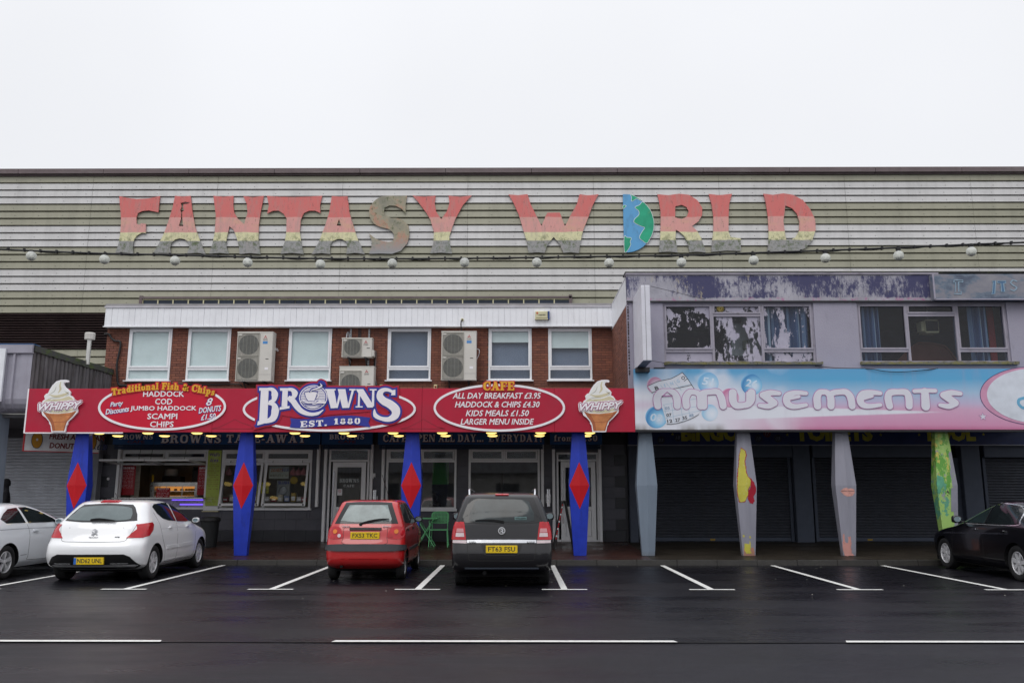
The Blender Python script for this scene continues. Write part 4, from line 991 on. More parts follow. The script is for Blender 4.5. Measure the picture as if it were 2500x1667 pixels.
# alarm box on the parapet
xa0, xa1 = X(1307, 770, YF - .1), X(1337, 770, YF - .1); za1, za0 = Z(759.5, YF - .1), Z(779.5, YF - .1)
t = thing('alarm_box', 'cream and blue burglar alarm box on the white parapet', 'alarm box', ((xa0 + xa1) / 2, YF - .05, za0))
b = MB(); b.cbox(xa0, xa1, YF - .11, YF - .004, za0 + .03, za1, .02); b.box(xa0 - .015, xa1 + .01, YF - .105, YF - .004, za0, za0 + .028); b.build('casing', cream_trim, t)
b = MB(); b.cbox(xa1 + .004, xa1 + .06, YF - .10, YF - .004, za0, za1, .01); b.build('side_strobe', pm('strobe_blue', (.03, .06, .2), .3), t)
b = MB(); txt(b, 'redu-link', (xa0 + xa1) / 2 + .02, (za0 + za1) / 2 + .01, .2, .04, YF - .111, src=False, bold=.02); b.build('lettering', print_black, t)
b = MB(); b.prism([(xa0 + .03, za1 - .03), (xa0 + .03, za1 - .08), (xa0 + .055, za1 - .10), (xa0 + .08, za1 - .08), (xa0 + .08, za1 - .03)], YF - .114, YF - .1105); b.build('shield', pm('shield_print', (.5, .12, .06), .5), t)

# ------------------------------------------------------------------ canopy over the pavement
can = thing('canopy', 'deep flat canopy roof over the shop fronts', 'canopy', (-3, 22.4, ZSO))
b = MB(); b.box(X(66, 1000, YG + .2), 14.5, YG + .16, YS - .02, ZSO, ZSO + .2); b.build('slab', soffit_m, can)
for i in range(9):
    xx = -11 + i * 2.0
    b = MB(); b.box(xx, xx + .12, YG + .3, YS - .03, ZSO - .12, ZSO - .002); b.build('beam', soffit_m, can)
# red fascia sign
fxL, fxR = X(66, 1000, YG), X(1550, 1000, YG); fz1, fz0 = Z(948, YG, 800), Z(1054.5, YG, 800)
sg = thing('fascia_sign', 'long red shop sign with a central logo between two menu ovals', 'shop sign', ((fxL + fxR) / 2, YG, fz0))
cuts = [fxL, X(520, 1000, YG), X(1030, 1000, YG), X(1353.5, 1000, YG), fxR]
for a, c in zip(cuts, cuts[1:]):
    b = MB(); b.cbox(a + .002, c - .002, YG, YG + .12, fz0, fz1, .004); b.build('panel', sign_red, sg)
b = MB(); b.box(fxL - .035, fxL - .001, YG + .004, YG + .14, fz0 - .02, fz1); b.box(fxL, X(300, 1054, YG), YG - .004, YG + .02, fz0 - .03, fz0 - .002); b.build('edge_trim', print_white, sg)
b = MB(); b.box(fxL, fxR, YG + .14, YG + .158, fz0 + .05, fz1 - .02); b.build('sign_backing', dark_metal, sg)
YO = YG - .03
def k_(u=800, Y=YG): return (X(u + 50, 1000, Y) - X(u - 50, 1000, Y)) / 100
def oval(u, v, ru, rv, name, fill, cut=None):
    cx, cz = P(u, v, YO); rx, rz = ru * k_(), rv * k_()
    b = MB(); tri_shape(b, ell(cx, cz, rx, rz, 72), [], YO, YG - .002); o = b.build(name, fill, sg)
    b = MB(); w = .055
    segs = cut or [(0, 360)]
    for a0, a1 in segs:
        pts = ell(cx, cz, rx - w / 2, rz - w / 2, max(8, int((a1 - a0) / 4)), a0, a1)
        if a1 - a0 >= 360: pts.append(pts[0])
        b.ribbon(pts, w, YO - .008, YO - .001, 'flat')
    b.build('ring', print_white, o); return o
o1 = oval(395.8, 993.5, 156.4, 57, 'menu_oval', oval_red, [(138, 402)])
o2 = oval(804, 998.5, 211, 54.5, 'logo_oval', sign_red)
o3 = oval(1219, 995, 160, 58, 'menu_oval', sign_red)
def line(o, s, u, v, w, h, sh=0, rot=0, bold=0, shadow=None):
    bold = 0
    if shadow:
        b = MB(); txt(b, s, u - .6, v + .8, w, h, YO - .001, sh, rot, 0, .002, fat=.010); b.build('lettering_shadow', shadow, o)
    b = MB(); txt(b, s, u, v, w, h, YO - .006, sh, rot, 0, .003, fat=.0035); b.build('lettering', print_white, o)
line(o1, 'HADDOCK', 399.6, 961.3, 99.4, 13.4); line(o1, 'COD', 399.9, 980, 41.3, 13.6); line(o1, 'JUMBO HADDOCK', 398.8, 997.9, 160.5, 13.6)
line(o1, 'SCAMPI', 396.5, 1016, 72.3, 13.4); line(o1, 'CHIPS', 395.2, 1035.3, 56.8, 13.4)
line(o1, 'Party', 285, 987, 31, 14, .3, 8, .03, print_blue); line(o1, 'Discounts', 286.5, 1001.5, 57, 12.5, .3, 8, .03, print_blue)
line(o1, '8', 511.5, 980.5, 15, 18, .3, 0, .035, print_blue); line(o1, 'DONUTS', 512.7, 999, 55, 13.5, .3, 7, .03, print_blue); line(o1, '\u00a31.50', 508.5, 1017, 36, 13, .3, 7, .03, print_blue)
for s_, u_, v_, w_ in (('ALL DAY BREAKFAST \u00a33.95', 1212.9, 965.8, 215), ('HADDOCK & CHIPS \u00a34.30', 1214, 987, 206), ('KIDS MEALS \u00a31.50', 1214.2, 1008.3, 153.5), ('LARGER MENU INSIDE', 1214, 1029, 178.5)):
    line(o3, s_, u_, v_, w_, 14, .25, 0, .016)
b = MB(); slab(b, 'Traditional Fish & Chips', 398.5, 957.5, 252, 16.5, YO - .012, g=3.0, arc=15, back=.006); b.build('lettering_outline', pm('red_outline', (.50, .015, .03), .4), o1)
b = MB(); slab(b, 'Traditional Fish & Chips', 398.5, 957.5, 252, 16.5, YO - .022, g=.5, arc=15, depth=.006); b.build('lettering', print_yellow, o1)
b = MB(); slab(b, 'CAFE', 1217.8, 942.2, 76, 21, YO - .012, g=2.4, back=.006); b.build('lettering_outline', pm('red_outline', (.50, .015, .03), .4), o3)
b = MB(); slab(b, 'CAFE', 1217.8, 942.2, 76, 21, YO - .022, g=.4, depth=.006); b.build('lettering', print_yellow, o3)
# central logo board: every stroke three times (red board, blue halo, white letter)
def zb5(x, y, Y=YO): return P(600 + x / 5.6, 920 + y / 5.6, Y)
kz = k_() / 5.6
logo = []
def lr(pts, w, caps='flat', sm=0): logo.append(('r', [zb5(*p) for p in pts], [q * kz for q in (w if isinstance(w, list) else [w] * len(pts))], caps, sm))
def lq(pts): logo.append(('q', [zb5(*p) for p in pts]))
# B
lq([(190,152),(330,152),(330,188),(190,190)]); lq([(213,188),(318,186),(300,606),(190,606)])
lq([(163,660),(172,606),(300,588),(310,625)]); lq([(163,660),(310,588),(320,620),(170,662)])
lr([(300,170),(370,175),(402,240),(385,320),(320,350)], [36,50,92,60,34], sm=4)
lr([(310,364),(385,378),(408,460),(375,568),(250,622)], [30,60,104,90,30], sm=4)
# R with its tail sweeping under the cup
lq([(472,155),(590,155),(590,190),(478,192)]); lq([(508,186),(582,186),(572,406),(496,406)]); lq([(466,452),(472,414),(606,398),(600,430)])
lr([(580,172),(640,178),(676,225),(655,278),(580,292)], [36,50,84,52,30], sm=4)
lr([(585,282),(650,330),(700,400),(770,470),(880,510),(990,500),(1068,448)], [60,76,76,66,48,40,6], sm=4)
# W
lq([(1088,166),(1232,166),(1232,186),(1095,188)]); lq([(1105,186),(1213,186),(1258,425),(1168,430)]); lq([(1255,425),(1236,330),(1262,170),(1300,170)]) if False else lq([(1240,425),(1290,170),(1325,170),(1262,425)])
lq([(1262,168),(1366,168),(1412,424),(1325,426)]); lq([(1392,424),(1452,186),(1484,186),(1416,424)]); lq([(1420,166),(1506,166),(1506,186),(1420,186)])
# N
lq([(1512,168),(1610,168),(1755,400),(1736,420),(1668,420),(1520,188)]); lq([(1545,186),(1570,186),(1562,404),(1534,404)]); lq([(1504,418),(1506,402),(1602,402),(1604,418)])
lq([(1732,186),(1762,186),(1758,398),(1726,400)]); lq([(1698,168),(1792,168),(1792,186),(1698,186)])
# S
lr([(2022,215),(1960,182),(1895,178),(1845,212),(1840,275),(1890,330),(1980,378),(2052,450),(2042,530),(1960,580),(1860,570),(1775,525),(1762,440)], [30,44,54,78,96,104,112,118,104,66,52,58,10], sm=4)
lq([(2048,174),(2048,252),(1990,252),(2000,215),(1980,190)])
def play(g, y, yb, name, m, extra=None):
    b = MB()
    for i, q in enumerate(logo):
        yy = y - (i % 11) * .0005
        if q[0] == 'r': b.ribbon(q[1], q[2], yy, yb, 'flat' if g == 0 else 'round', g, smooth=q[4])
        else: b.prism(grow(q[1], g) if g else q[1], yy, yb)
    if extra: extra(b)
    return b.build(name, m, o2)
cc = zb5(927, 282); rr = 193 * kz
def add_r(g, y):
    def f(b):
        b.prism(ell(cc[0], cc[1], rr + g, (172 * kz) + g, 40), y - .006, YO - .001)
        b.ribbon([zb5(1010,150), zb5(1060,110), zb5(1030,88)], 40 * kz, y - .0065, YO - .001, g=g * .9, smooth=3)
    return f
def fill_red(b):
    add_r(48 * kz, YO - .012)(b)
    b.prism([zb5(450,430), zb5(640,480), zb5(1100,420), zb5(1720,400), zb5(1720,470), zb5(700,560), zb5(470,520)], YO - .0185, YO - .001)
play(48 * kz, YO - .012, YO - .001, 'logo_board', sign_red, fill_red)
play(26 * kz, YO - .024, YO - .0185, 'letter_halo', print_blue, lambda b: add_r(26 * kz, YO - .024)(b))
play(0, YO - .038, YO - .024, 'lettering', print_white)
y_ = YO - .034
b = MB(); b.prism(ell(cc[0], cc[1], rr, 170 * kz, 48), y_, YO - .024); b.build('cup_roundel', print_white, o2)
b = MB(); b.prism(ell(cc[0], cc[1], rr * .93, 158 * kz, 48), y_ - .004, y_ - .0005); b.build('roundel_ring', print_blue, o2)
b = MB(); b.prism(ell(cc[0], cc[1], rr * .87, 148 * kz, 48), y_ - .008, y_ - .0045)
b.build('roundel_ground', print_white, o2)
b = MB(); yy = y_ - .012
for s_ in (150,172,194,216,238,260,282,304,326,350,372,392):
    hw = math.sqrt(max(0, 1 - ((s_ - 282) / 150) ** 2)) * 165
    b.ribbon([zb5(927 - hw, s_), zb5(927 + hw, s_)], (4 if s_ < 330 else 12) * kz, yy, y_ - .0085, 'flat')
b.build('cup_background_lines', print_blue, o2)
b = MB(); b.prism([zb5(805,215), zb5(985,205), zb5(975,260), zb5(945,335), zb5(860,335), zb5(830,290)], yy - .004, yy - .0005)
b.ribbon([zb5(970,240), zb5(1000,245), zb5(990,285), zb5(945,300)], 12 * kz, yy - .005, yy - .0005, smooth=3)
b.ribbon([zb5(770,330), zb5(860,350), zb5(960,340)], 26 * kz, yy - .006, yy - .0005, smooth=3)
b.ribbon([zb5(930,365), zb5(1000,345), zb5(1085,350)], 36 * kz, yy - .0065, yy - .0005, smooth=3)
b.build('cup_print', print_white, o2)
b = MB(); b.ribbon([zb5(805,214), zb5(830,290), zb5(860,336), zb5(945,336), zb5(975,262), zb5(988,206), zb5(890,196), zb5(805,214)], 7 * kz, yy - .009, yy - .007, 'flat')
b.ribbon([zb5(768,322), zb5(850,368), zb5(940,362), zb5(1000,325)], 6 * kz, yy - .0095, yy - .007, smooth=3)
b.ribbon([zb5(880,212), zb5(905,175), zb5(960,160), zb5(1010,145), zb5(1040,120), zb5(1020,88)], [10*kz,24*kz,34*kz,40*kz,34*kz,6*kz], yy - .008, yy - .007, smooth=3)
b.build('cup_lines', print_blue, o2)
b = MB(); b.ribbon([zb5(890,215), zb5(908,185), zb5(955,168), zb5(1005,150), zb5(1045,125), zb5(1022,92)], [4*kz,12*kz,18*kz,26*kz,20*kz,4*kz], yy - .012, yy - .010, smooth=3)
b.build('steam_print', print_white, o2)
top = curve([(610,562),(760,575),(1000,560),(1200,535),(1450,528),(1706,556)], 4); bot = curve([(1706,686),(1450,655),(1200,662),(1000,682),(760,700),(604,688)], 4)
b = MB(); tri_shape(b, [zb5(*p) for p in top] + [zb5(1680,622)] + [zb5(*p) for p in bot] + [zb5(622,628)], [], YO - .022, YO - .0190); b.build('ribbon_banner', print_blue, o2)
b = MB(); slab(b, 'EST.', 600 + 928/5.6, 920 + 636/5.6, 66, 14.5, YO - .026, g=.15, rot=3)
slab(b, '1880', 600 + 1385/5.6, 920 + 603/5.6, 66, 14, YO - .026, g=.15, rot=1, gap=.1); b.build('lettering', print_white, o2)
# thin hat-shaped lines between ovals
for u0, uc, u1_ in ((518, 573.5, 640), (979.5, 1034, 1086)):
    b = MB(); pts = [P(u0, 1046.5, YG), P(u0 + 18, 1042, YG), P(uc - 14, 1031, YG), P(uc, 1023, YG), P(uc + 14, 1031, YG), P(u1_ - 18, 1042, YG), P(u1_, 1046.5, YG), P(u0, 1046.5, YG)]
    b.ribbon(pts, .012, YG - .003, YG - .0005, 'flat'); b.build('pinstripe', dark_line, sg)
# ice cream cut-outs
def cone(du, label):
    def z1(x, y): return P(x / 4.356 + du, 700 + y / 4.356, YG - .05)
    out = [(700,988),(722,993),(731,1006),(722,1018),(700,1014),(682,1022),(680,1042),(695,1068),(735,1100),(752,1122),(745,1152),(770,1165),(790,1190),(792,1218),(772,1236),(800,1250),(828,1310),(824,1336),(775,1388),(722,1438),(720,1462),(706,1478),(694,1544),(548,1544),(538,1472),(524,1455),(522,1432),(488,1392),(452,1366),(438,1318),(458,1296),(448,1232),(455,1212),(480,1196),(470,1160),(490,1138),(512,1130),(530,1090),(560,1045),(600,1005),(645,990)]
    cx, cz = z1(635, 1544)
    t = thing('ice_cream_cutout', label, 'ice cream sign', (cx, YG - .05, cz), group='soft ice cream cut-outs at the ends of the red sign')
    oz = [z1(*p) for p in out]
    b = MB(); tri_shape(b, oz, [], YG - .055, YG - .008); b.build('board', print_white, t)
    y = YG - .058
    b = MB(); b.prism([z1(*p) for p in [(458,1325),(815,1322),(770,1378),(712,1432),(700,1470),(684,1532),(558,1532),(548,1468),(532,1430),(496,1384)]], y, y + .0025); b.build('wafer_print', cone_m, t)
    b = MB(); b.ribbon([z1(476,1352), z1(560,1366), z1(700,1366), z1(792,1350)], .012, y - .002, y - .0003, smooth=3); b.ribbon([z1(530,1430), z1(600,1440), z1(715,1430)], .014, y - .002, y - .0003, smooth=3)
    b.prism([z1(*p) for p in [(462,1330),(520,1345),(575,1440),(590,1532),(562,1532),(550,1465),(534,1430),(496,1384)]], y - .0015, y - .0003); b.prism([z1(*p) for p in [(812,1326),(770,1340),(700,1440),(672,1532),(684,1532),(702,1468),(716,1432),(772,1378)]], y - .0015, y - .0003)
    b.build('wafer_shade_print', cone_d, t)
    ice = [(700,1000),(640,1002),(605,1018),(570,1055),(540,1100),(520,1140),(485,1150),(484,1180),(500,1205),(460,1222),(462,1300),(455,1318),(500,1345),(620,1350),(760,1335),(815,1315),(790,1255),(750,1240),(782,1212),(778,1190),(735,1160),(738,1122),(690,1085),(668,1045),(672,1015)]
    b = MB(); tri_shape(b, [z1(*p) for p in ice], [], y - .001, y + .0022); b.build('ice_print', ice_white, t)
    b = MB(); f = lambda pts, w: b.ribbon([z1(*p) for p in pts], [q * k_() / 4.356 for q in w], y - .003, y - .0012, smooth=4)
    f([(650,1010),(640,1050),(645,1090),(620,1130)], [6, 16, 22, 4]); f([(530,1150),(600,1165),(680,1150),(735,1120)], [6, 26, 30, 5]); f([(560,1200),(650,1205),(730,1185),(778,1200)], [6, 30, 40, 8])
    f([(470,1225),(520,1205),(600,1215)], [8, 20, 5]); f([(470,1300),(560,1325),(700,1320),(800,1300)], [8, 26, 34, 14]); f([(700,1260),(760,1262),(790,1275)], [6, 26, 10])
    b.build('fold_print', cream_ice, t)
    b = MB(); f([(520,1150),(580,1110),(600,1060)], [3, 9, 3]); f([(500,1200),(560,1180),(640,1178)], [3, 9, 3]); f([(690,1110),(730,1140),(700,1160)], [4, 10, 3]); b.build('fold_shadow_print', ice_shade, t)
    for g_, mm_, yy, nm in ((.045, print_white, y - .010, 'word_edge'), (.026, print_magenta, y - .016, 'word_outline')):
        b = MB(); txt(b, 'WHIPPY', du + 641 / 4.356, 700 + 1267 / 4.356, 103, 16.5, yy, .35, 3, 0, .002, space=.96, fat=g_); b.build(nm, mm_, t)
    b = MB(); txt(b, 'WHIPPY', du + 641 / 4.356, 700 + 1267 / 4.356, 103, 16.5, y - .022, .35, 3, 0, .002, space=.96, fat=.010); b.build('lettering', print_white, t)
    return t
cone(0, 'ice cream cone cut-out at the left end of the red sign'); cone(1320.5, 'ice cream cone cut-out at the right end of the red sign')

# ------------------------------------------------------------------ canopy lamps
zl = Z(1060.5, 21.0, 361)
for row, Yl in enumerate((20.95, 21.95)):
    for i in range(11):
        x = X(242, 1056, 20.95) + i * (X(840, 1056, 20.95) - X(242, 1056, 20.95)) / 5
        t = thing('canopy_lamp', f'{["front", "back"][row]} row canopy lamp, ' + ['leftmost of its row', 'beside the left blue column', 'under the chips line of the sign', 'under the left menu oval', 'near the take-away board', 'under the logo banner', 'left of the second door', 'beside the open all day wording', 'under the cafe menu oval', 'near the everyday wording', 'rightmost of its row'][i] + ', lit', 'ceiling lamp', (x, Yl, ZSO), group='lit round lamps under the canopy')
        b = MB(); b.tube([(x, Yl, ZSO), (x, Yl, zl + .07)], .018, 6); b.build('stem', dark_metal, t)
        b = MB(); b.lathe([(.0, .075), (.135, .07), (.148, .045), (.144, .04)], (x, Yl, zl), 'z', 20); b.build('rim', pm('lamp_rim', (.10, .07, .05), .4) if row == 0 and i == 0 else bpy.data.materials['lamp_rim'], t, smooth=True)
        b = MB(); b.lathe([(.134, .04), (.12, .02), (.08, .005), (.0, 0)], (x, Yl, zl), 'z', 20); b.build('bowl', warm_lamp, t, smooth=True)

# ------------------------------------------------------------------ columns
def column(ub, ut, label, mats, group, wb=.30, wm=.50, wt=.26, diamond=None):
    """ub/ut photo columns of the foot and head centres"""
    Yc = YCOL + .14
    zb = zpave(Yc); x = (X(ub, 1357, YCOL) + X(ut, 1056, YCOL)) / 2
    H = ZSO - zb; hm = H * .497 + .02
    t = thing('column', label, 'column', (x, Yc, zb), group=group)
    # hexagonal plan with a shallow ridge to front and back
    def ring(z, w, d):
        a = w / 2
        return [(x - a, Yc - d * .32, z), (x, Yc - d * .5, z), (x + a, Yc - d * .32, z), (x + a, Yc + d * .32, z), (x, Yc + d * .5, z), (x - a, Yc + d * .32, z)]
    zs = [(zb + hm * i / 10, wb + (wm - wb) * i / 10, .24 + .2 * i / 10) for i in range(10)] + [(zb + hm + (H - hm) * i / 10, wm + (wt - wm) * i / 10, .44 - .22 * i / 10) for i in range(11)]
    b = MB(); vs = []
    for z, w, d in zs: vs += ring(z, w, d)
    f = [(5, 4, 3, 2, 1, 0), tuple(range(120, 126))]
    for r in range(20):
        for k in range(6): f.append((r * 6 + k, r * 6 + (k + 1) % 6, r * 6 + 6 + (k + 1) % 6, r * 6 + 6 + k))
    b.add(vs, f); b.build('shaft', mats, t)
    if diamond:
        # red lozenge wrapped over the front faces, 2 mm proud
        def yf(px, z):
            if z < zb + hm: q = (z - zb) / hm; w = wb + (wm - wb) * q; d = .24 + .2 * q
            else: q = (z - zb - hm) / (H - hm); w = wm + (wt - wm) * q; d = .44 - .22 * q
            e = min(1, abs(px - x) / (w / 2)); return Yc - d * (.5 - .18 * e) - .004
        zd = zb + hm; h1 = diamond
        P_ = []
        for i in range(-8, 9):
            z = zd + h1 * i / 8; hw_ = (wm / 2 - .008) * (1 - abs(i) / 8); P_ += [(x - hw_, z), (x, z), (x + hw_, z)]
        v = [(p[0], yf(*p), p[1]) for p in P_]
        b = MB(); b.add(v, [(3 * i + k, 3 * i + k + 1, 3 * i + k + 4, 3 * i + k + 3) for i in range(16) for k in (0, 1)]); b.add([(p[0], p[1] + .006, p[2]) for p in v], [(3 * i + k, 3 * i + k + 3, 3 * i + k + 4, 3 * i + k + 1) for i in range(16) for k in (0, 1)])
        b.build('diamond', col_red, t)
    return t
gb = 'blue columns with red diamonds before the cafe'
column(178, 193, 'blue column with a red diamond behind the white hatchback', col_blue, gb, diamond=.56)
column(583.5, 601.5, 'blue column with a red diamond before the take-away window', col_blue, gb, diamond=.56)
column(1000, 1007, 'blue column with a red diamond behind the small red car', col_blue, gb, diamond=.56)
column(1418, 1411.5, 'blue column with a red diamond right of the dark people carrier', col_blue, gb, diamond=.56)
def peeled(name, base, layers, wear=.0):
    """grey column paint with older coats showing; layers: (colour, z-centre, z-half, x-centre, x-half, threshold)"""
    m = M(name, .6); c = m.mix(m.rng(m.noise((6, 6, 1), 5), .35, .7), base, tuple(q * 1.18 for q in base))
    z = m.xyz()[2]; x = m.xyz()[0]
    for i, (k, zc_, zh, xc, xh, th) in enumerate(layers):
        n = m.math('ADD', m.noise((5 + i, 5, 3.2 + i * .4), 6, .75), m.math('MULTIPLY', m.rng(m.math('ABSOLUTE', m.math('SUBTRACT', z, zc_)), zh, zh * .6), .22))
        n = m.math('ADD', n, m.math('MULTIPLY', m.rng(m.math('ABSOLUTE', m.math('SUBTRACT', x, xc)), xh, xh * .6), .22))
        c = m.mix(m.rng(n, th, th + .012), c, k)
    c = m.mix(m.math('MULTIPLY', m.rng(m.noise((18, 18, 9), 6, .9), .66, .7), .7), c, (.5, .5, .5))
    c = m.mix(m.rng(z, .28, .12, 0, .5), c, (.10, .09, .09))
    m.col(c); m.bump(m.noise((14, 14, 5), 5), .01, .25); return m.mat
gg = 'grey painted columns before the shuttered arcade'
xc6 = (X(1829, 1357, YCOL) + X(1818, 1056, YCOL)) / 2; xc7 = (X(2075, 1357, YCOL) + X(2058, 1056, YCOL)) / 2; xc8 = (X(2328, 1357, YCOL) + X(2301, 1056, YCOL)) / 2
column(1583.5, 1577, 'slate blue-grey column at the left end of the shuttered arcade', peeled('slate_column_paint', (.155, .195, .25), []), gg)
column(1829, 1818, 'lilac-grey column with peeled yellow and red patches', peeled('yellow_peel_paint', (.235, .235, .285), [((.42, .20, .14), .22, .16, xc6, .2, .9)]), gg)
column(2075, 2058, 'lilac-grey column with a pink lips-shaped patch', peeled('pink_peel_paint', (.235, .235, .285), [((.20, .06, .04), .22, .18, xc7 - .05, .14, .93)]), gg)
column(2328, 2301, 'column with green and yellow paint peeling off all over', peeled('green_peel_paint', (.235, .235, .285), [((.30, .48, .13), 1.7, 2.4, xc8 - .06, .32, .86), ((.10, .30, .04), 2.3, 1.1, xc8 - .06, .24, .925), ((.09, .30, .20), 1.5, .6, xc8 - .14, .16, .93), ((.50, .46, .10), 2.6, .9, xc8 - .08, .2, .97), ((.235, .235, .285), 1.6, 1.3, xc8 + .17, .1, .86), ((.04, .03, .03), 1.4, .5, xc8 - .05, .15, 1.03)]), gg)
def col_patch(cname, x, pts, name, m, zb_=None, wb=.30, wm=.50, wt=.26, off=.004, jag=.008):
    """a flake of old paint lying on the front facets of a column"""
    Yc = YCOL + .14; zb = zpave(Yc); H = ZSO - zb; hm = H * .497 + .02
    def yf(px, z):
        if z < zb + hm: q = (z - zb) / hm; w = wb + (wm - wb) * q; d = .24 + .2 * q
        else: q = (z - zb - hm) / (H - hm); w = wm + (wt - wm) * q; d = .44 - .22 * q
        e = min(1, abs(px - x) / (w / 2)); return Yc - d * (.5 - .18 * e) - off, x - w / 2 + .004, x + w / 2 - .004
    pl = [P(u, v, YCOL) for u, v in pts]; dn = []
    for i in range(len(pl)):
        a, c = pl[i], pl[(i + 1) % len(pl)]; k = max(1, int(math.hypot(c[0] - a[0], c[1] - a[1]) / .025))
        for j in range(k): dn.append((a[0] + (c[0] - a[0]) * j / k + random.uniform(-jag, jag), a[1] + (c[1] - a[1]) * j / k + random.uniform(-jag, jag)))
    def ins(p):
        r = False
        for i in range(len(dn)):
            a, c = dn[i], dn[(i + 1) % len(dn)]
            if (a[1] > p[1]) != (c[1] > p[1]) and p[0] < (c[0] - a[0]) * (p[1] - a[1]) / (c[1] - a[1]) + a[0]: r = not r
        return r
    vs = [Vector(p) for p in dn]; ed = [(i, (i + 1) % len(dn)) for i in range(len(dn))]
    z = min(p[1] for p in dn)
    while z < max(p[1] for p in dn):
        for k in range(-9, 10):
            if ins((x + k * .028, z)): vs.append(Vector((x + k * .028, z)))
        z += .05
    v2, _, f2, *_q = delaunay_2d_cdt(vs, ed, [], 1, 1e-6)
    b = MB(); V = []
    for p in v2:
        y, l, r = yf(p.x, p.y); V.append((min(max(p.x, l), r), y, p.y))
    n = len(V); fs = []
    for f in f2:
        A_, B_, C_ = (v2[i] for i in f[:3]); fs.append(tuple(f) if (B_ - A_).cross(C_ - A_) > 0 else tuple(f[::-1]))
    cnt = set((f[i], f[(i + 1) % len(f)]) for f in fs for i in range(len(f)))
    b.add(V + [(p[0], p[1] + off + .002, p[2]) for p in V], fs + [(d, a, a + n, d + n) for a, d in cnt if (d, a) not in cnt]); return b.build(name, m, bpy.data.objects[cname])
z7 = lambda L_: [(1540 + a / 4.2385, 1030 + c / 4.2385) for a, c in L_]
yel = pm('old_yellow_paint', (.50, .46, .07), .55, dirt=(.62, .58, .36, .8), dk=(16, 16, 12), dirt_lo=.55); redp = pm('old_red_paint', (.34, .012, .03), .5, var=.1)
col_patch('column.005', xc6, z7([(1143,262),(1188,300),(1196,345),(1180,400),(1190,500),(1206,560),(1246,600),(1240,650),(1210,700),(1210,760),(1172,832),(1122,832),(1104,760),(1096,690),(1100,560),(1114,420),(1121,330)]), 'red_undercoat', redp)
col_patch('column.005', xc6, z7([(1143,270),(1183,302),(1186,345),(1172,400),(1180,470),(1184,520),(1200,560),(1236,600),(1232,650),(1203,700),(1205,760),(1170,825),(1126,825),(1110,760),(1102,690),(1106,560),(1120,420),(1127,330)]), 'yellow_patch', yel, off=.008)
col_patch('column.005', xc6, z7([(1214,585),(1240,580),(1275,630),(1298,690),(1290,730),(1268,770),(1280,812),(1262,845),(1230,835),(1205,790),(1207,720),(1234,670),(1240,625)]), 'red_patch', redp, off=.006)
col_patch('column.005', xc6, z7([(1180,1255),(1228,1262),(1236,1222),(1247,1265),(1237,1330),(1257,1358),(1200,1362),(1184,1320)]), 'yellow_patch', yel)
col_patch('column.005', xc6, z7([(1160,1170),(1176,1168),(1180,1190),(1164,1196)]), 'yellow_patch', yel); col_patch('column.005', xc6, z7([(1226,1176),(1242,1178),(1244,1198),(1230,1200)]), 'yellow_patch', yel)
z8_ = lambda L_: [(2000 + a / 3.734, 1030 + c / 3.734) for a, c in L_]
pk_ = pm('old_pink_paint', (.55, .27, .24), .6, dirt=(.22, .06, .05, .8), dk=(14, 14, 10), dirt_lo=.56)
col_patch('column.006', xc7, z8_([(222,1015),(232,1018),(238,1060),(244,1100),(268,1098),(262,1048),(285,1040),(290,1060),(298,1105),(290,1140),(300,1165),(300,1195),(330,1215),(245,1222),(232,1190),(220,1130)]), 'pink_patch', pk_)
g8 = pm('grey_repaint', (.235, .235, .285), .6); tl = pm('old_teal_paint', (.10, .32, .21), .6, var=.2, k=8)
col_patch('column.007', xc8, z8_([(1190,600),(1252,600),(1255,815),(1195,815)]), 'grey_repaint_patch', g8, jag=.002); col_patch('column.007', xc8, z8_([(1078,485),(1120,500),(1135,560),(1110,610),(1100,660),(1070,640),(1066,560)]), 'teal_patch', tl)
lips = [(2051, 1198), (2058, 1191.5), (2064, 1190), (2069, 1193), (2076, 1191), (2085, 1194), (2086, 1203), (2080, 1210), (2066, 1211.5), (2058, 1207)]
col_patch('column.006', xc7, lips, 'lips_patch', pm('flaking_pink', (.60, .31, .27), .6, var=.2, k=14), jag=.003)
col_patch('column.006', xc7, [(2052, 1198), (2064, 1197), (2085, 1198.5), (2085, 1199.3), (2064, 1198.2), (2052, 1199)], 'lips_line', dark_metal, off=.006, jag=0)
# ------------------------------------------------------------------ the derelict upper storey to the right
XF = 2.80
zD1, zD0 = Z(667, YD), Z(735.7, YD)
XE = 15.5
der = thing('amusement_arcade', 'derelict lilac-grey arcade block with flaking navy parapet and shuttered front', 'arcade building', (8.5, YD, ZB))
zsT = Z(901, YG, 1800)
wins = [(X(1618, 742, YD), X(1985, 742, YD)), (X(2091, 742, YD), X(2456, 742, YD))]
zwt, zwb = Z(739, YD, 1900), Z(883.5, YD, 1900)
b = MB(); xs = XF
for a, c in wins:
    b.box(xs, a, YD, YD + .28, zsT - .5, zD0 + .02); b.box(a, c, YD, YD + .28, zsT - .5, zwb); b.box(a, c, YD, YD + .28, zwt, zD0 + .02); xs = c
b.box(xs, XE, YD, YD + .28, zsT - .5, zD0 + .02)
b.build('wall', plaster_m, der)
b = MB(); b.box(XF + .26, XE, YD + .3, YD + 8, zsT - .6, zsT - .5); b.box(XF + .26, XE, YD + .3, YD + 8, zD0 + .02, zD0 + .1); b.box(XF + .26, XE, YD + 4, YD + 4.1, zsT - .5, zD0)
b.build('room_shell', room_dark, der)
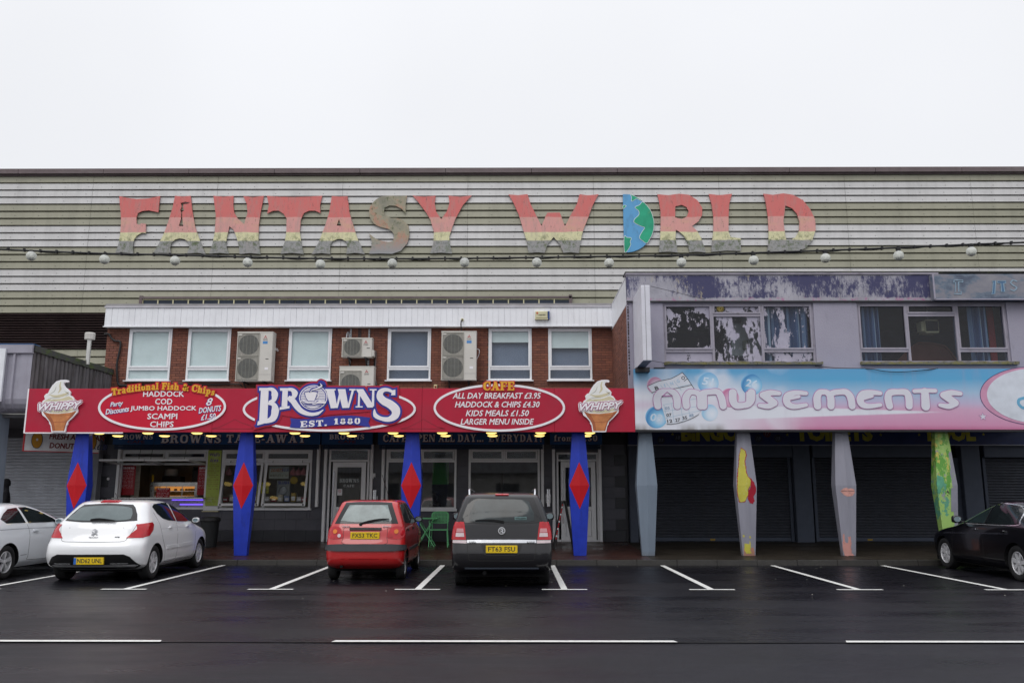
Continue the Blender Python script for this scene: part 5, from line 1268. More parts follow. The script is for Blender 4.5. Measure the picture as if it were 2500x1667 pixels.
# parapet fascia in boards and its metal edge
cx_ = [XF - .02, X(2049, 700, YD), X(2280, 700, YD)]
for a, c in ((cx_[0], cx_[1]), (cx_[1], cx_[2] + .0)):
    b = MB(); b.box(a + .003, c - .003, YD - .05, YD + .12, zD0, zD1 - .07); b.build('fascia_board', peel_m, der)
b = MB(); b.box(XF - .04, X(2290, 700, YD), YD - .08, YD + .2, zD1 - .066, zD1 - .02); b.build('edge_strip', pm('lilac_edge', (.28, .26, .31), .6, dirt=(.04, .035, .04, .8), dk=(2, 2, 9)), der)
b = MB(); b.box(XF - .05, XE, YD - .06, YD + .4, zD1 - .018, zD1 + .02); b.build('coping', pm('dark_mossy_felt', (.05, .05, .05), .9, dirt=(.12, .13, .05, .8), dk=(3, 3, 3)), der)
b = MB(); b.box(XF + .2, XE, YD + .4, YS + 6, zD1 - .1, zD1 - .05); b.build('roof', roof_felt, der)
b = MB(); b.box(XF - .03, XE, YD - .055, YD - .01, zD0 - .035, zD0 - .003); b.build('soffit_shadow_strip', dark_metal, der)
# scraped box sign at the right end of the parapet
sx = X(2279, 700, YD - .25)
zs1, zs0 = Z(669, YD - .25, 2400), Z(731, YD - .25, 2400)
t = thing('scraped_sign', 'projecting blue-grey box sign with most of its letters scraped away', 'sign', (sx + 1.5, YD - .25, zs0))
b = MB(); b.box(sx, XE, YD - .25, YD - .06, zs0, zs1); b.build('sign_box', peelsign_m, t)
b = MB(); b.box(sx - .01, sx + .03, YD - .262, YD - .252, zs0, zs1); b.box(sx, XE, YD - .262, YD - .252, zs0 - .012, zs0 + .02); b.build('edge_trim', plaster_m, t)
lc = pm('ghost_letter_edge', (.25, .36, .46), .6, dirt=(.12, .14, .18, .8)); lf = pm('ghost_letter_fill', (.08, .17, .30), .6, dirt=(.12, .14, .18, .8))
yy = YD - .256
def ghost(poly, fill=True):
    b = MB(); p = [P(2000 + x / 3.734, 640 + y / 3.734, yy) for x, y in poly]
    if fill: b.prism(p, yy - .0, yy + .004); b.build('ghost_letter', lf, t)
    b = MB(); b.ribbon(p + [p[0]], .018, yy - .005, yy - .001, 'flat'); b.build('ghost_outline', lc, t)
ghost([(1228,165),(1310,165),(1310,180),(1270,182),(1272,270),(1295,270),(1295,290),(1228,290),(1240,268),(1242,185),(1228,185)], False)
ghost([(1578,170),(1608,170),(1600,290),(1572,290),(1578,275),(1585,190)])
ghost([(1625,170),(1700,170),(1700,190),(1680,195),(1690,270),(1660,270),(1655,195),(1625,190)])
b = MB(); b.ribbon([P(2000 + x / 3.734, 640 + y / 3.734, yy) for x, y in [(1800,175),(1765,165),(1745,190),(1775,215),(1800,235),(1775,260),(1745,250)]], .03, yy - .004, yy + .004, smooth=3); b.build('ghost_letter', lc, t)
# flank of the block above the cafe roof: white board over brick
zfk = Z(797, YS) + .02
b = MB(); b.box(XF + .02, XF + .06, YD + .0, YS + 1, zD0 - .0, zD1 - .02); b.box(XF + .01, XF + .1, YD - .04, YS + 1, zD1 - .016, zD1 + .01); b.build('flank_fascia', white_board, der)
b = MB(); b.box(XF + .07, XF + .26, YD + .02, YS + .3, ZSO, zD0 + .3); b.build('flank_wall', mortar_m, der)
b = MB(); r = 0; z = zD0 - BH
fbk = MB().box(0, .045, 0, BW - J, 0, BH - J).mesh('flank_brick', brick_m)
cntb = 0
while z > zsT - .6:
    y = YD + .01 - (BW / 2 if r % 2 else 0)
    while y < YS + .02:
        a, c = max(y, YD + .01), min(y + BW - J, YS + .02)
        dx = random.uniform(-.004, .004)
        if c - a > BW - J - .002 and cntb < 280 and y < YD + 2.2 and random.random() < .75: piece('flank_brick', fbk, der, (XF + .022 + dx, y, z)); cntb += 1
        elif c - a > .03: b.box(XF + .022 + dx, XF + .068, a, c, z, z + BH - J)
        y += BW
    z -= BH; r += 1
b.build('flank_brickwork', brick_m, der, kind='stuff')
# toothed, sooty edge where the flank meets the render
b = MB()
for i in range(34): b.box(XF - .012, XF + .02, YD - .02 + random.uniform(-.01, .01), YD + .008, zsT - .1 + i * .078, zsT - .1 + i * .078 + random.uniform(.03, .07))
b.build('toothed_corner', pm('sooty_corner', (.06, .045, .05), .8), der, kind='stuff')
frame_p = pm('old_grey_frame', (.33, .31, .37), .7, var=.08, dirt=(.10, .09, .09, .8), dk=(9, 9, 5), dirt_lo=.56)
frame_p = pm('chipped_window_frame', (.33, .31, .37), .7, var=.08, dirt=(.12, .11, .10, .8), dk=(9, 9, 5), dirt_lo=.56)
def old_window(i, wl, wr, label_panes):
    y = YD + .05; w = wr - wl
    s1, s2 = wl + w * (.3285 if i == 0 else .335), wl + w * (.655 if i == 0 else .663)
    b = MB(); f = .055
    b.box(wl, wl + f, y, y + .09, zwb, zwt); b.box(wr - f, wr, y, y + .09, zwb, zwt); b.box(wl + f, wr - f, y, y + .09, zwt - f, zwt); b.box(wl + f, wr - f, y, y + .09, zwb, zwb + .03)
    b.box(s1 - .03, s1 + .03, y - .01, y + .09, zwb + .03, zwt - f); b.box(s2 - .03, s2 + .03, y - .01, y + .09, zwb + .03, zwt - f)
    zt_s, zt_m = Z(856, YD), Z(769, YD)
    for a, c, z in ((wl + f, s1 - .03, zt_s), (s1 + .03, s2 - .03, zt_m), (s2 + .03, wr - f, zt_s)): b.box(a, c, y, y + .09, z - .035, z + .035)
    o = b.build('window', frame_p, der)
    def sash(a, c, z0, z1):
        q = .045; b = MB(); yy = y - .02
        b.cbox(a, a + q, yy, y + .03, z0, z1, .006); b.cbox(c - q, c, yy, y + .03, z0, z1, .006); b.cbox(a + q, c - q, yy, y + .03, z1 - q, z1, .006); b.cbox(a + q, c - q, yy, y + .03, z0, z0 + q, .006); b.build('sash', frame_p, o)
    sash(wl + f - .01, s1 - .02, zt_s + .03, zwt - f + .01); sash(s2 + .02, wr - f + .01, zt_s + .03, zwt - f + .01); sash(s1 + .02, s2 - .02, zt_m + .03, zwt - f + .01)
    k = 0
    for a, c, z0, z1 in ((wl + f, s1 - .03, zt_s + .035, zwt - f), (wl + f, s1 - .03, zwb + .03, zt_s - .035), (s1 + .03, s2 - .03, zt_m + .035, zwt - f), (s1 + .03, s2 - .03, zwb + .03, zt_m - .035), (s2 + .03, wr - f, zt_s + .035, zwt - f), (s2 + .03, wr - f, zwb + .03, zt_s - .035)):
        b = MB(); b.quad((a, y + .035, z0), (c, y + .035, z0), (c, y + .035, z1), (a, y + .035, z1)); b.build('pane', label_panes[k], o); k += 1
    # mossy sill
    b = MB(); n = 40; x0, x1 = wl - .02, wr + .12; v = []
    for j in range(n + 1):
        x = x0 + (x1 - x0) * j / n; d = random.uniform(-.008, .008)
        v += [(x, YD - .10 + d, zwb - .075), (x, YD - .11 + d, zwb - .01 + random.uniform(-.012, .012)), (x, YD + .08, zwb + .0), (x, YD + .08, zwb - .07)]
    f_ = [(j * 4 + q, j * 4 + 4 + q, j * 4 + 4 + (q + 1) % 4, j * 4 + (q + 1) % 4) for j in range(n) for q in range(4)]
    b.add(v, [q[::-1] for q in f_] + [(0, 1, 2, 3)[::-1], tuple(n * 4 + q for q in range(4))]); b.build('sill', sill_m, o, fix=True)
    return o, s1, s2
pA = [pane_mat('flaked_pane_a', .40, seed=3, streak=(1.5, 1, 1.3)), pane_mat('flaked_pane_b', .86, seed=8), pane_mat('flaked_pane_c', .62, seed=4, streak=(2.5, 1, 3)), pane_mat('flaked_pane_d', .50, (.8, .85, .85), seed=11, streak=(2.6, 1, 1.2)), pane_mat('flaked_pane_e', .46, seed=17, streak=(2.4, 1, .9)), pane_mat('flaked_pane_f', .6, seed=23)]
pB = [pane_mat('flaked_pane_g', .06, seed=31), pane_mat('flaked_pane_h', .16, seed=33), pane_mat('flaked_pane_i', .2, seed=36), pane_mat('flaked_pane_j', .05, seed=40), pane_mat('flaked_pane_k', .15, seed=43), pane_mat('flaked_pane_l', .18, seed=47)]
wA, a1, a2 = old_window(0, *wins[0], pA); wB, b1_, b2_ = old_window(1, *wins[1], pB)
# round vent fan in the glass
x, z = P(1758.5, 753.5, YD + .05)
t = thing('vent_fan', 'round brass-coloured ventilator set in the top pane of the left derelict window', 'ventilator', (x, YD + .04, z))
b = MB(); b.lathe([(.09, .02), (.1, 0), (.1, -.03), (.085, -.035), (.08, -.02), (.0, -.02)], (x, YD + .08, z), 'y', 24); b.build('body', pm('vent_brown', (.10, .08, .03), .5), t)
b = MB()
for k in range(12):
    a = R(k * 30 + 7); b.prism([(x + .02 * math.cos(a - .2), z + .02 * math.sin(a - .2)), (x + .085 * math.cos(a - .09), z + .085 * math.sin(a - .09)), (x + .085 * math.cos(a + .09), z + .085 * math.sin(a + .09)), (x + .02 * math.cos(a + .2), z + .02 * math.sin(a + .2))], YD + .038, YD + .05)
b.build('blades', pm('vent_brass', (.42, .33, .10), .5), t)
# things in the rooms
def curtain(x0, x1, z0, z1, y, folds, m, label, waist=0):
    b = MB(); n = folds * 8; v = []
    for r_ in range(5):
        q = r_ / 4; z = z1 + (z0 - z1) * q
        for j in range(n + 1):
            s_ = j / n; xx = x0 + (x1 - x0) * s_ * (1 - waist * q * (1 - q) * 2)
            v.append((xx, y + .05 * math.sin(s_ * folds * 2 * math.pi) + .008 * math.sin(j * 1.7 + r_), z))
    f = [(r_ * (n + 1) + j, r_ * (n + 1) + j + 1, (r_ + 1) * (n + 1) + j + 1, (r_ + 1) * (n + 1) + j) for r_ in range(4) for j in range(n)]
    b.add(v, f); o = b.build('curtain', m, smooth=True); tag(o, label, 'curtain', 'old curtains in the derelict windows'); return o
stripes = M('striped_curtain', .85); xx_ = stripes.xyz()[0]
stripes.col(stripes.ramp(stripes.math('FRACT', stripes.math('MULTIPLY', xx_, 2.6)), [(0, (.08, .12, .24)), (.42, (.14, .20, .34)), (.55, (.62, .68, .76)), (.68, (.05, .07, .15)), (.8, (.22, .29, .42))], 'CONSTANT'))
stripes = stripes.mat
curtain(a2 + .06, wins[0][1] - .1, zwb - .1, zwt, YD + .22, 5, stripes, 'blue and white striped curtain across the third pane of the left derelict window')
curtain(wins[1][0] + .02, wins[1][0] + .62, zwb - .1, zwt, YD + .22, 5, stripes, 'pleated blue curtain drawn to the left side of the right derelict window')
curtain(b2_ + .38, b2_ + .85, zwb - .1, zwt, YD + .22, 3, stripes, 'blue and pale curtain hanging in the last pane of the right derelict window')
b = MB(); b.box(wins[1][1] - .22, wins[1][1] - .06, YD + .5, YD + .53, zwb - .1, zwt); tag(b.build('curtain', pm('red_curtain', (.45, .05, .06), .8)), 'narrow dark red curtain strip at the right edge of the right derelict window', 'curtain', 'old curtains in the derelict windows')
x, z = P(2273, 797, YD + .6)
t = thing('television', 'boxy old television hanging from the ceiling behind the derelict window', 'television', (x, YD + .6, z - .2))
b = MB(); b.prism([(x - .17, z - .15), (x - .14, z - .17), (x + .17, z - .17), (x + .18, z - .14), (x + .18, z + .14), (x + .15, z + .17), (x - .15, z + .17), (x - .18, z + .14)], YD + .56, YD + .9); b.box(x - .25, x - .17, YD + .6, YD + .85, z - .12, z + .13); b.build('casing', pm('beige_tv_case', (.85, .72, .42), .6), t)
b = MB(); b.prism([(x - .15, z - .13), (x + .16, z - .13), (x + .165, z + .14), (x - .155, z + .14)], YD + .545, YD + .558); b.build('screen', pm('tv_screen', (.012, .008, .008), .5), t)
b = MB(); b.box(x - .02, x, YD + .7, YD + .72, z + .17, zD0 + .02); b.build('hanger', grey_metal, t)
x0, x1 = X(1785, 820, YD + 1.2), X(1822, 820, YD + 1.2)
t = thing('cupboard', 'pale wall cupboard seen through the flaked middle pane', 'cupboard', ((x0 + x1) / 2, YD + 1.2, zwb)); b = MB(); b.box(x0, x1, YD + 1.2, YD + 1.7, zwb + .35, Z(790, YD + 1.2)); b.build('carcass', room_grey, t)
b = MB(); b.box(x0 + .02, (x0 + x1) / 2 - .004, YD + 1.185, YD + 1.198, zwb + .37, Z(791, YD + 1.2)); b.box((x0 + x1) / 2 + .004, x1 - .02, YD + 1.185, YD + 1.198, zwb + .37, Z(791, YD + 1.2)); b.build('door', room_grey, t)
b = MB(); b.box(x1 + .01, x1 + 1.0, YD + 1.6, YD + 1.65, zwb - .3, Z(768, YD + 1.6)); tag(b.build('partition_wall', room_grey), 'pale partition beside the cupboard behind the flaked window', 'partition')
x, z = P(1820, 842, YD + .8)
b = MB(); b.lathe([(.0, -.14), (.06, -.14), (.075, -.1), (.075, .1), (.07, .11), (0, .11)], (x, YD + .8, z), 'z', 14); b.tube([(x + .07, YD + .8, z - .06), (x + .12, YD + .8, z), (x + .11, YD + .8, z + .12)], .008, 6)
tag(b.build('water_urn', pm('olive_urn', (.16, .18, .14), .4)), 'small dark urn on the ledge behind the flaked middle pane', 'urn')
b = MB(); pts = [P(u, v, YD + 1.6) for u, v in ((2190, 884), (2232, 842), (2262, 837), (2300, 843), (2312, 850), (2340, 884))]; b.ribbon(pts, .04, YD + 1.58, YD + 1.62, smooth=3); b.prism([p for p in pts], YD + 1.625, YD + 1.66)
tag(b.build('chair_back', [pm('maroon_trim', (.40, .13, .09), .8)]), 'rounded maroon-edged backrest behind the sill of the right derelict window', 'chair back')
# projecting box sign seen edge-on
Yf = 19.25
xb0, xb1 = X(1567.5, 790, Yf), X(1589, 790, Yf); zb1, zb0 = Z(696, Yf, 1578), Z(880, Yf, 1578)
t = thing('projecting_sign', 'blank white box sign sticking out edge-on beside the brick flank', 'projecting sign', (xb0 + .1, 20, zb0))
b = MB(); b.cbox(xb0, xb1, Yf, YD - .03, zb0, zb1, .012); b.build('sign_box', pm('blank_white_sign', (.66, .66, .73), .4, var=.05, dirt=(.4, .4, .42, .4), dk=(2, 2, 3)), t)
b = MB(); b.box(xb0 + .085, xb0 + .092, Yf - .004, Yf - .0005, zb0, zb1); b.build('joint', dark_metal, t)
b = MB(); b.box(xb0 + .004, xb1 - .004, Yf + .01, YD - .03, zb0 - .01, zb0 - .002); b.build('underside', pm('slate_blue_base', (.07, .12, .2), .5), t)
b = MB(); b.box(xb0 - .03, xb1 + .1, YD - .5, YD - .003, zb0 - .12, zb0 - .012); b.build('bracket', dark_metal, t)
cable('stay_wire', 'upper wire stay running from the blank sign back to the parapet', [q3(1589, 699, Yf + .02), q3(1660, 716, 20.1), q3(1720, 731, YD - .06)], .006, dark_metal, 'wire', 3)
cable('stay_wire', 'lower wire stay running from the blank sign under the left derelict window', [q3(1591, 881, Yf + .02), q3(1650, 889, 20.0), q3(1720, 894, YD - .02)], .006, dark_metal, 'wire', 3)
cable('cable', 'thin black cable drooping over the top of the amusements sign', [q3(1990, 893, YD - .05), q3(2040, 898, YD - .1), q3(2120, 900, YG - .03), q3(2160, 906, YG - .05), q3(2200, 907.5, YG - .05), q3(2250, 904, YG - .05), q3(2290, 899, YG - .0)], .009)
b = MB(); x, z = P(1610, 898, YD - .02); b.box(x - .14, x + .14, YD - .06, YD - .003, z - .015, z + .008); tag(b.build('bracket', dark_metal), 'short dark bracket on the render above the bingo card', 'bracket')

# ------------------------------------------------------------------ AMUSEMENTS sign
ax0, ax1 = X(1549.6, 975, YG - .01), XE; az1, az0 = Z(900.5, YG, 2000), Z(1048.5, YG, 2000)
YA = YG - .01
def amus():
    m = M('amusements_print', .4); s = m.xyz(); H = az1 - az0
    u = m.math('DIVIDE', m.math('SUBTRACT', s[2], az0), H); x = m.math('SUBTRACT', s[0], ax0)
    wob = m.math('MULTIPLY', m.math('SUBTRACT', m.noise((.5, 1, .6), 3), .5), .08)
    uu = m.math('ADD', u, wob)
    c = m.ramp(uu, [(0, (.46, .13, .26)), (.07, (.58, .26, .42)), (.33, (.60, .36, .52)), (.42, (.50, .44, .62)), (.60, (.34, .50, .68)), (.82, (.09, .36, .62)), (1, (.10, .34, .60))])
    # left end fades through white with a pink haze
    white = (.70, .72, .80)
    lf_ = m.math('MULTIPLY', m.rng(x, 4.0, 1.9), m.rng(u, .95, .55))
    c = m.mix(lf_, c, white)
    c = m.mix(m.math('MULTIPLY', m.rng(m.math('ABSOLUTE', m.math('SUBTRACT', x, .8)), .5, 0), .5), c, white)
    blob = m.rng(m.noise((.9, 1, 1.1), 2), .5, .66); c = m.mix(m.math('MULTIPLY', m.math('MULTIPLY', blob, m.rng(x, 4.5, 3)), .7), c, white)
    pk = m.math('MULTIPLY', m.rng(m.math('ABSOLUTE', m.math('SUBTRACT', u, .40)), .12, .02), m.rng(x, 4, .5)); c = m.mix(m.math('MULTIPLY', pk, .45), c, (.60, .42, .58))
    # white swoosh under the word
    ctr = .285; hw = m.rng(x, 2.4, 7.6, .115, .0)
    sw = m.rng(m.math('SUBTRACT', m.math('ABSOLUTE', m.math('SUBTRACT', u, ctr)), hw), .012, -.01)
    c = m.mix(m.math('MULTIPLY', sw, m.math('MULTIPLY', m.rng(x, 7.6, 6.8), m.rng(x, 2, 2.8))), c, white)
    st = m.rng(m.noise((2.4, 1, .15), 5, .7), .52, .74, 0, .22); c = m.mix(st, c, (.42, .30, .42))
    sm_ = m.math('MULTIPLY', m.rng(u, .12, 0), m.rng(m.noise((1.6, 1, .4), 3), .45, .65)); c = m.mix(m.math('MULTIPLY', m.math('MULTIPLY', sm_, m.rng(x, 3, 2)), .8), c, (.17, .15, .13))
    m.col(c); return m.mat
am_m = amus()
asg = thing('arcade_sign', 'long faded blue and pink amusements sign with bubble letters and bingo balls', 'arcade sign', ((ax0 + ax1) / 2, YA, az0))
for a, c in ((ax0, X(2180, 975, YA)), (X(2180, 975, YA), ax1)):
    b = MB(); b.box(a + (.0 if a == ax0 else .001), c, YA, YA + .15, az0, az1); b.build('panel', am_m, asg)
b = MB(); b.box(ax0 - .01, ax1, YA + .02, YA + .2, az0 - .05, az0 - .003); b.box(ax0, ax1, YA - .004, YA + .02, az0 - .008, az0 - .001); b.build('bottom_trim', dark_metal, asg)
def za5(x, y): return P(1500 + x / 3.734, 640 + y / 3.734, YA)
def za6(x, y): return P(2000 + x / 3.734, 640 + y / 3.734, YA)
ka = k_(2000, YA) / 3.734
def ballm(name, c1, c2, cx, cz, r, hx=-.3, hz=.25):
    m = M(name, .4); s = m.xyz()
    dx = m.math('SUBTRACT', s[0], cx + hx * r); dz = m.math('SUBTRACT', s[2], cz + hz * r)
    d = m.math('SQRT', m.math('ADD', m.math('MULTIPLY', dx, dx), m.math('MULTIPLY', dz, dz)))
    m.col(m.ramp(m.math('DIVIDE', d, r * 1.35), [(0, (.72, .77, .86)), (.45, c2), (.85, c1), (1, c2)])); return m.mat
def ball(f, x, y, r, s, c1, c2, tx=None, hx=.3, hz=-.2):
    cx, cz = f(x, y); r *= ka
    b = MB(); b.prism(ell(cx, cz, r, r, 32), YA - .004, YA - .0005); o = b.build('bingo_ball_print', ballm('ball_print', c1, c2, cx, cz, r, hx, hz), asg)
    if s: b = MB(); txt(b, s, cx + (tx or 0) * ka, cz + r * (.12 if s != '03' else -.05), r * 1.1, r * .72, YA - .004, src=False, rot=-8, bold=.02, depth=.003, shear=.1); b.build('number', pm('ball_number', (.60, .72, .85), .5), o)
bl1, bl2 = (.04, .22, .50), (.22, .50, .74)
ball(za5, 370, 1120, 76, '', (.50, .20, .36), (.66, .55, .68)); ball(za5, 853, 1098, 98, '51', (.16, .42, .70), (.36, .58, .78)); ball(za5, 1250, 1115, 98, '26', bl1, bl2)
ball(za5, 1050, 1235, 86, '', (.52, .16, .32), (.64, .4, .55)); ball(za5, 868, 1370, 76, '', (.30, .55, .76), (.6, .7, .82)); ball(za5, 382, 1412, 100, '03', bl1, bl2, 0)
# bingo card
card = [(302,1130),(400,1085),(520,1060),(618,1005),(665,1060),(730,1160),(770,1240),(795,1330),(770,1385),(690,1430),(560,1470),(478,1475),(440,1340),(390,1240)]
b = MB(); tri_shape(b, [za5(*p) for p in card], [], YA - .008, YA - .0045); oc = b.build('bingo_card_print', pm('card_print', (.66, .69, .77), .5, var=.03), asg)
b = MB()
for pts in ([(302,1130),(400,1085),(520,1060),(618,1005)], [(618,1005),(665,1060),(730,1160)], [(635,1085),(665,1060)], [(340,1190),(420,1165),(560,1150),(700,1120)]): b.ribbon([za5(*p) for p in pts], 5 * ka, YA - .0105, YA - .0085, smooth=2)
b.ribbon([za5(478,1475), za5(560,1470), za5(690,1430), za5(770,1385)], 4 * ka, YA - .0105, YA - .0085, smooth=2); b.build('card_outline', print_black, oc)
b = MB()
for pts in ([(420,1120),(470,1180)], [(470,1100),(540,1180)], [(540,1080),(610,1170)], [(450,1300),(490,1470)], [(520,1290),(545,1465)], [(600,1280),(625,1450)], [(665,1260),(690,1430)], [(450,1360),(780,1310)], [(465,1420),(790,1350)], [(445,1300),(760,1240)], [(580,1140),(700,1110)]): b.ribbon([za5(*p) for p in pts], 2.6 * ka, YA - .0105, YA - .0085)
b.build('card_grid', pm('card_blue_line', (.30, .48, .62), .5), oc)
def ct(s, x, y, w, h, m, rot=10):
    cx, cz = za5(x, y); b = MB(); txt(b, s, cx, cz, w * ka, h * ka, YA - .0085, src=False, rot=rot, bold=.02, depth=.003); b.build('number', m, oc)
ct('B', 385, 1147, 34, 36, print_black, 20); ct('O', 626, 1055, 34, 34, print_black, 28)
for s_, x, y in (('I', 458, 1124), ('N', 522, 1105), ('G', 580, 1083)): ct(s_, x, y, 26 if s_ != 'I' else 8, 34, pm('card_faded', (.40, .56, .72), .5), 20)
ct('07', 497, 1392, 46, 30, print_black, 5); ct('05', 482, 1330, 44, 28, pm('card_mid', (.25, .33, .45), .5), 5); ct('12', 504, 1447, 46, 30, print_black, 6); ct('27', 576, 1437, 46, 30, print_black, 8); ct('35', 641, 1418, 44, 30, print_black, 10); ct('48', 700, 1395, 42, 28, pm('card_mid', (.25, .33, .45), .5), 12)
# bubble letters: pink line behind, white in front
bub = []
def A_(f, pts, w, sm=4): bub.append(([f(*p) for p in pts], [q * ka * 1.02 for q in (w if isinstance(w, list) else [w] * len(pts))], sm))
A_(za5, [(395,1310),(388,1240),(420,1190),(478,1185),(535,1190),(568,1240),(572,1310)], [62,66,60,60,60,66,62])
A_(za5, [(655,1310),(650,1240),(680,1190),(720,1183),(765,1200),(785,1250),(785,1312)], [62,64,56,46,50,64,62]); A_(za5, [(790,1250),(800,1195),(870,1183),(940,1183),(975,1240),(990,1310)], [50,48,48,54,64,62])
A_(za5, [(820,1190),(810,1240),(812,1310)], [50,66,66])
A_(za5, [(1078,1190),(1080,1260),(1110,1305),(1175,1305),(1220,1290),(1245,1250),(1248,1190)], [70,70,60,50,60,68,70]); A_(za5, [(1210,1190),(1215,1290)], [20,30])
A_(za5, [(1500,1195),(1420,1190),(1352,1212)], [36,50,58]); A_(za5, [(1355,1212),(1400,1242),(1456,1282)], [60,66,60]); A_(za5, [(1456,1284),(1400,1312),(1322,1305)], [58,48,34])
A_(za5, [(1745,1195),(1650,1190),(1580,1215),(1568,1262),(1590,1300),(1650,1315),(1745,1300)], [34,42,58,66,58,44,34]); A_(za5, [(1575,1245),(1680,1225)], [30,28])
g6 = za6
A_(g6, [(-155,1310),(-160,1240),(-140,1195),(-100,1185),(-60,1200),(-40,1250),(-38,1312)], [62,64,56,46,50,64,62]) if False else None
A_(za5, [(1850,1310),(1845,1240),(1865,1192),(1905,1183),(1945,1195),(1970,1240),(1972,1310)], [66,66,54,46,50,66,64]); A_(za5, [(1965,1240),(1985,1195),(2050,1183),(2110,1185),(2150,1230),(2165,1310)], [50,50,48,54,64,62])
A_(g6, [(555,1195),(480,1188),(400,1200),(372,1250),(390,1295),(450,1312),(555,1300)], [34,46,60,66,58,44,34]); A_(g6, [(385,1245),(480,1220)], [30,28])
A_(g6, [(640,1310),(625,1240),(645,1190),(720,1183),(790,1188),(815,1240),(818,1310)], [62,64,58,50,58,64,62])
A_(g6, [(865,1175),(960,1172),(1055,1172)], [34,36,34]); A_(g6, [(960,1180),(965,1250),(968,1312)], [66,74,78], 2)
A_(g6, [(1285,1198),(1200,1190),(1130,1212)], [36,50,58]); A_(g6, [(1133,1212),(1180,1242),(1240,1282)], [60,66,60]); A_(g6, [(1240,1284),(1180,1313),(1100,1302)], [58,48,34])
for g_, mt, yy, nm in ((.016, print_purple, YA - .012, 'letter_outline'), (0, pm('bubble_white', (.66, .66, .74), .4, var=.02), YA - .017, 'letter')):
    for i in range(0, len(bub)):
        pass
    i = 0
    for cnt_ in (1, 3, 2, 3, 2, 2, 2, 1, 2, 3):
        b = MB()
        for (pts, ws, sm) in bub[i:i + cnt_]: b.ribbon(pts, ws, yy - (i % 3) * .0006, yy + .006, 'round', g_, smooth=sm); i += 1
        b.build(nm, mt, asg)
b = MB(); p = [za5(436,1222), za5(480,1184), za5(526,1216)]; b.ribbon(p + [p[0]], 8 * ka, YA - .024, YA - .018); b.build('letter_eye', print_purple, asg)
# oval at the right edge and a little star
cx, cz = P(2530, 966, YA)[0], P(2530, 966, YA)[1]
b = MB(); b.prism(ell(cx, cz, 137 * k_(2400, YA), 72 * k_(2400, YA), 64), YA - .004, YA - .0005); oo = b.build('oval_rim', pm('pink_rim', (.56, .28, .42), .4), asg)
b = MB(); b.prism(ell(cx + .05, cz, 126 * k_(2400, YA), 68 * k_(2400, YA), 64), YA - .008, YA - .0045); b.build('oval_face', pm('oval_white', (.62, .66, .74), .4), oo)
b = MB(); pts = ell(cx, cz, 137.5 * k_(2400, YA), 72.5 * k_(2400, YA), 64); b.ribbon(pts + [pts[0]], .012, YA - .006, YA - .001, 'flat'); b.build('oval_line', print_navy, oo)
b = MB(); pts = [P(2502, 971, YA), P(2488, 975, YA), P(2486, 985, YA), P(2494, 994, YA), P(2502, 996, YA)]; b.ribbon(pts, .07, YA - .011, YA - .0085, smooth=3); b.build('oval_motif', pm('motif_blue', (.14, .38, .58), .4), oo)
x, z = P(2399.5, 1016.5, YA); st = []
for k in range(10): a = R(90 + k * 36); r_ = (.10 if k % 2 == 0 else .042); st.append((x + r_ * math.cos(a), z + r_ * math.sin(a)))
b = MB(); tri_shape(b, st, [], YA - .004, YA - .0005); b.build('star', pm('star_white', (.66, .66, .76), .4), asg)
b = MB(); b.ribbon(st + [st[0]], .008, YA - .006, YA - .0045, 'flat'); b.build('star_line', print_purple, asg)

# ------------------------------------------------------------------ shop fronts of the cafe
YB = YS
floor_z = ZB
def rc(u0, u1, v0, v1, Y=YS): um = (u0 + u1) / 2; return X(u0, 1180, Y), X(u1, 1180, Y), Z(v1, Y, um) if v1 < 1320 else floor_z, Z(v0, Y, um)
HATCH = rc(290, 505, 1098, 1243); W2 = rc(539, 760, 1098, 1243); D1 = rc(801.5, 900.6, 1094, 1320); WC = rc(942, 1114, 1093, 1243); WD = rc(1143.7, 1318, 1093, 1243); D2 = rc(1359, 1461.6, 1104, 1320)
ops = [HATCH, W2, D1, WC, WD, D2]
xw0, xw1 = X(238, 1180, YS), X(1533, 1180, YS); zw_t = ZSO - .01
def subtract(r, hs):
    out = [r]
    for h in hs:
        n = []
        for a, c, p, q in out:
            ha, hc, hp, hq = h
            if hc <= a or ha >= c or hq <= p or hp >= q: n.append((a, c, p, q)); continue
            if a < ha: n.append((a, ha, p, q))
            if c > hc: n.append((hc, c, p, q))
            a2_, c2_ = max(a, ha), min(c, hc)
            if p < hp: n.append((a2_, c2_, p, hp))
            if q > hq: n.append((a2_, c2_, hq, q))
        out = n
    return [k for k in out if k[1] - k[0] > .02 and k[3] - k[2] > .01]
b = MB()
for a, c, p, q in subtract((xw0, xw1, floor_z, zw_t + 1.2), ops): b.box(a, c, YS + .02, YS + .2, p, q)
b.build('shop_wall', tile_d, cafe)
z = floor_z; r = 0
hts = [.31] + [.305] * 12
while z < Z(1085, YS) and r < 13:
    h = hts[r]; x = xw0 - (.3 if r % 2 else 0)
    while x < xw1:
        for a, c, p, q in subtract((max(x, xw0), min(x + .61, xw1), z, min(z + h, Z(1075, YS))), ops):
            tb = MB(); tb.cbox(a + .002, c - .002, YS - .003 if r else YS - .012, YS + .02, p + .002, q - .002, .003)
            tb.build('wall_tile', tile_d if (r == 0 or x < X(275, 1180, YS) - .5 or x > X(1500, 1180, YS)) else tile_m, cafe)
        x += .61
    z += h; r += 1
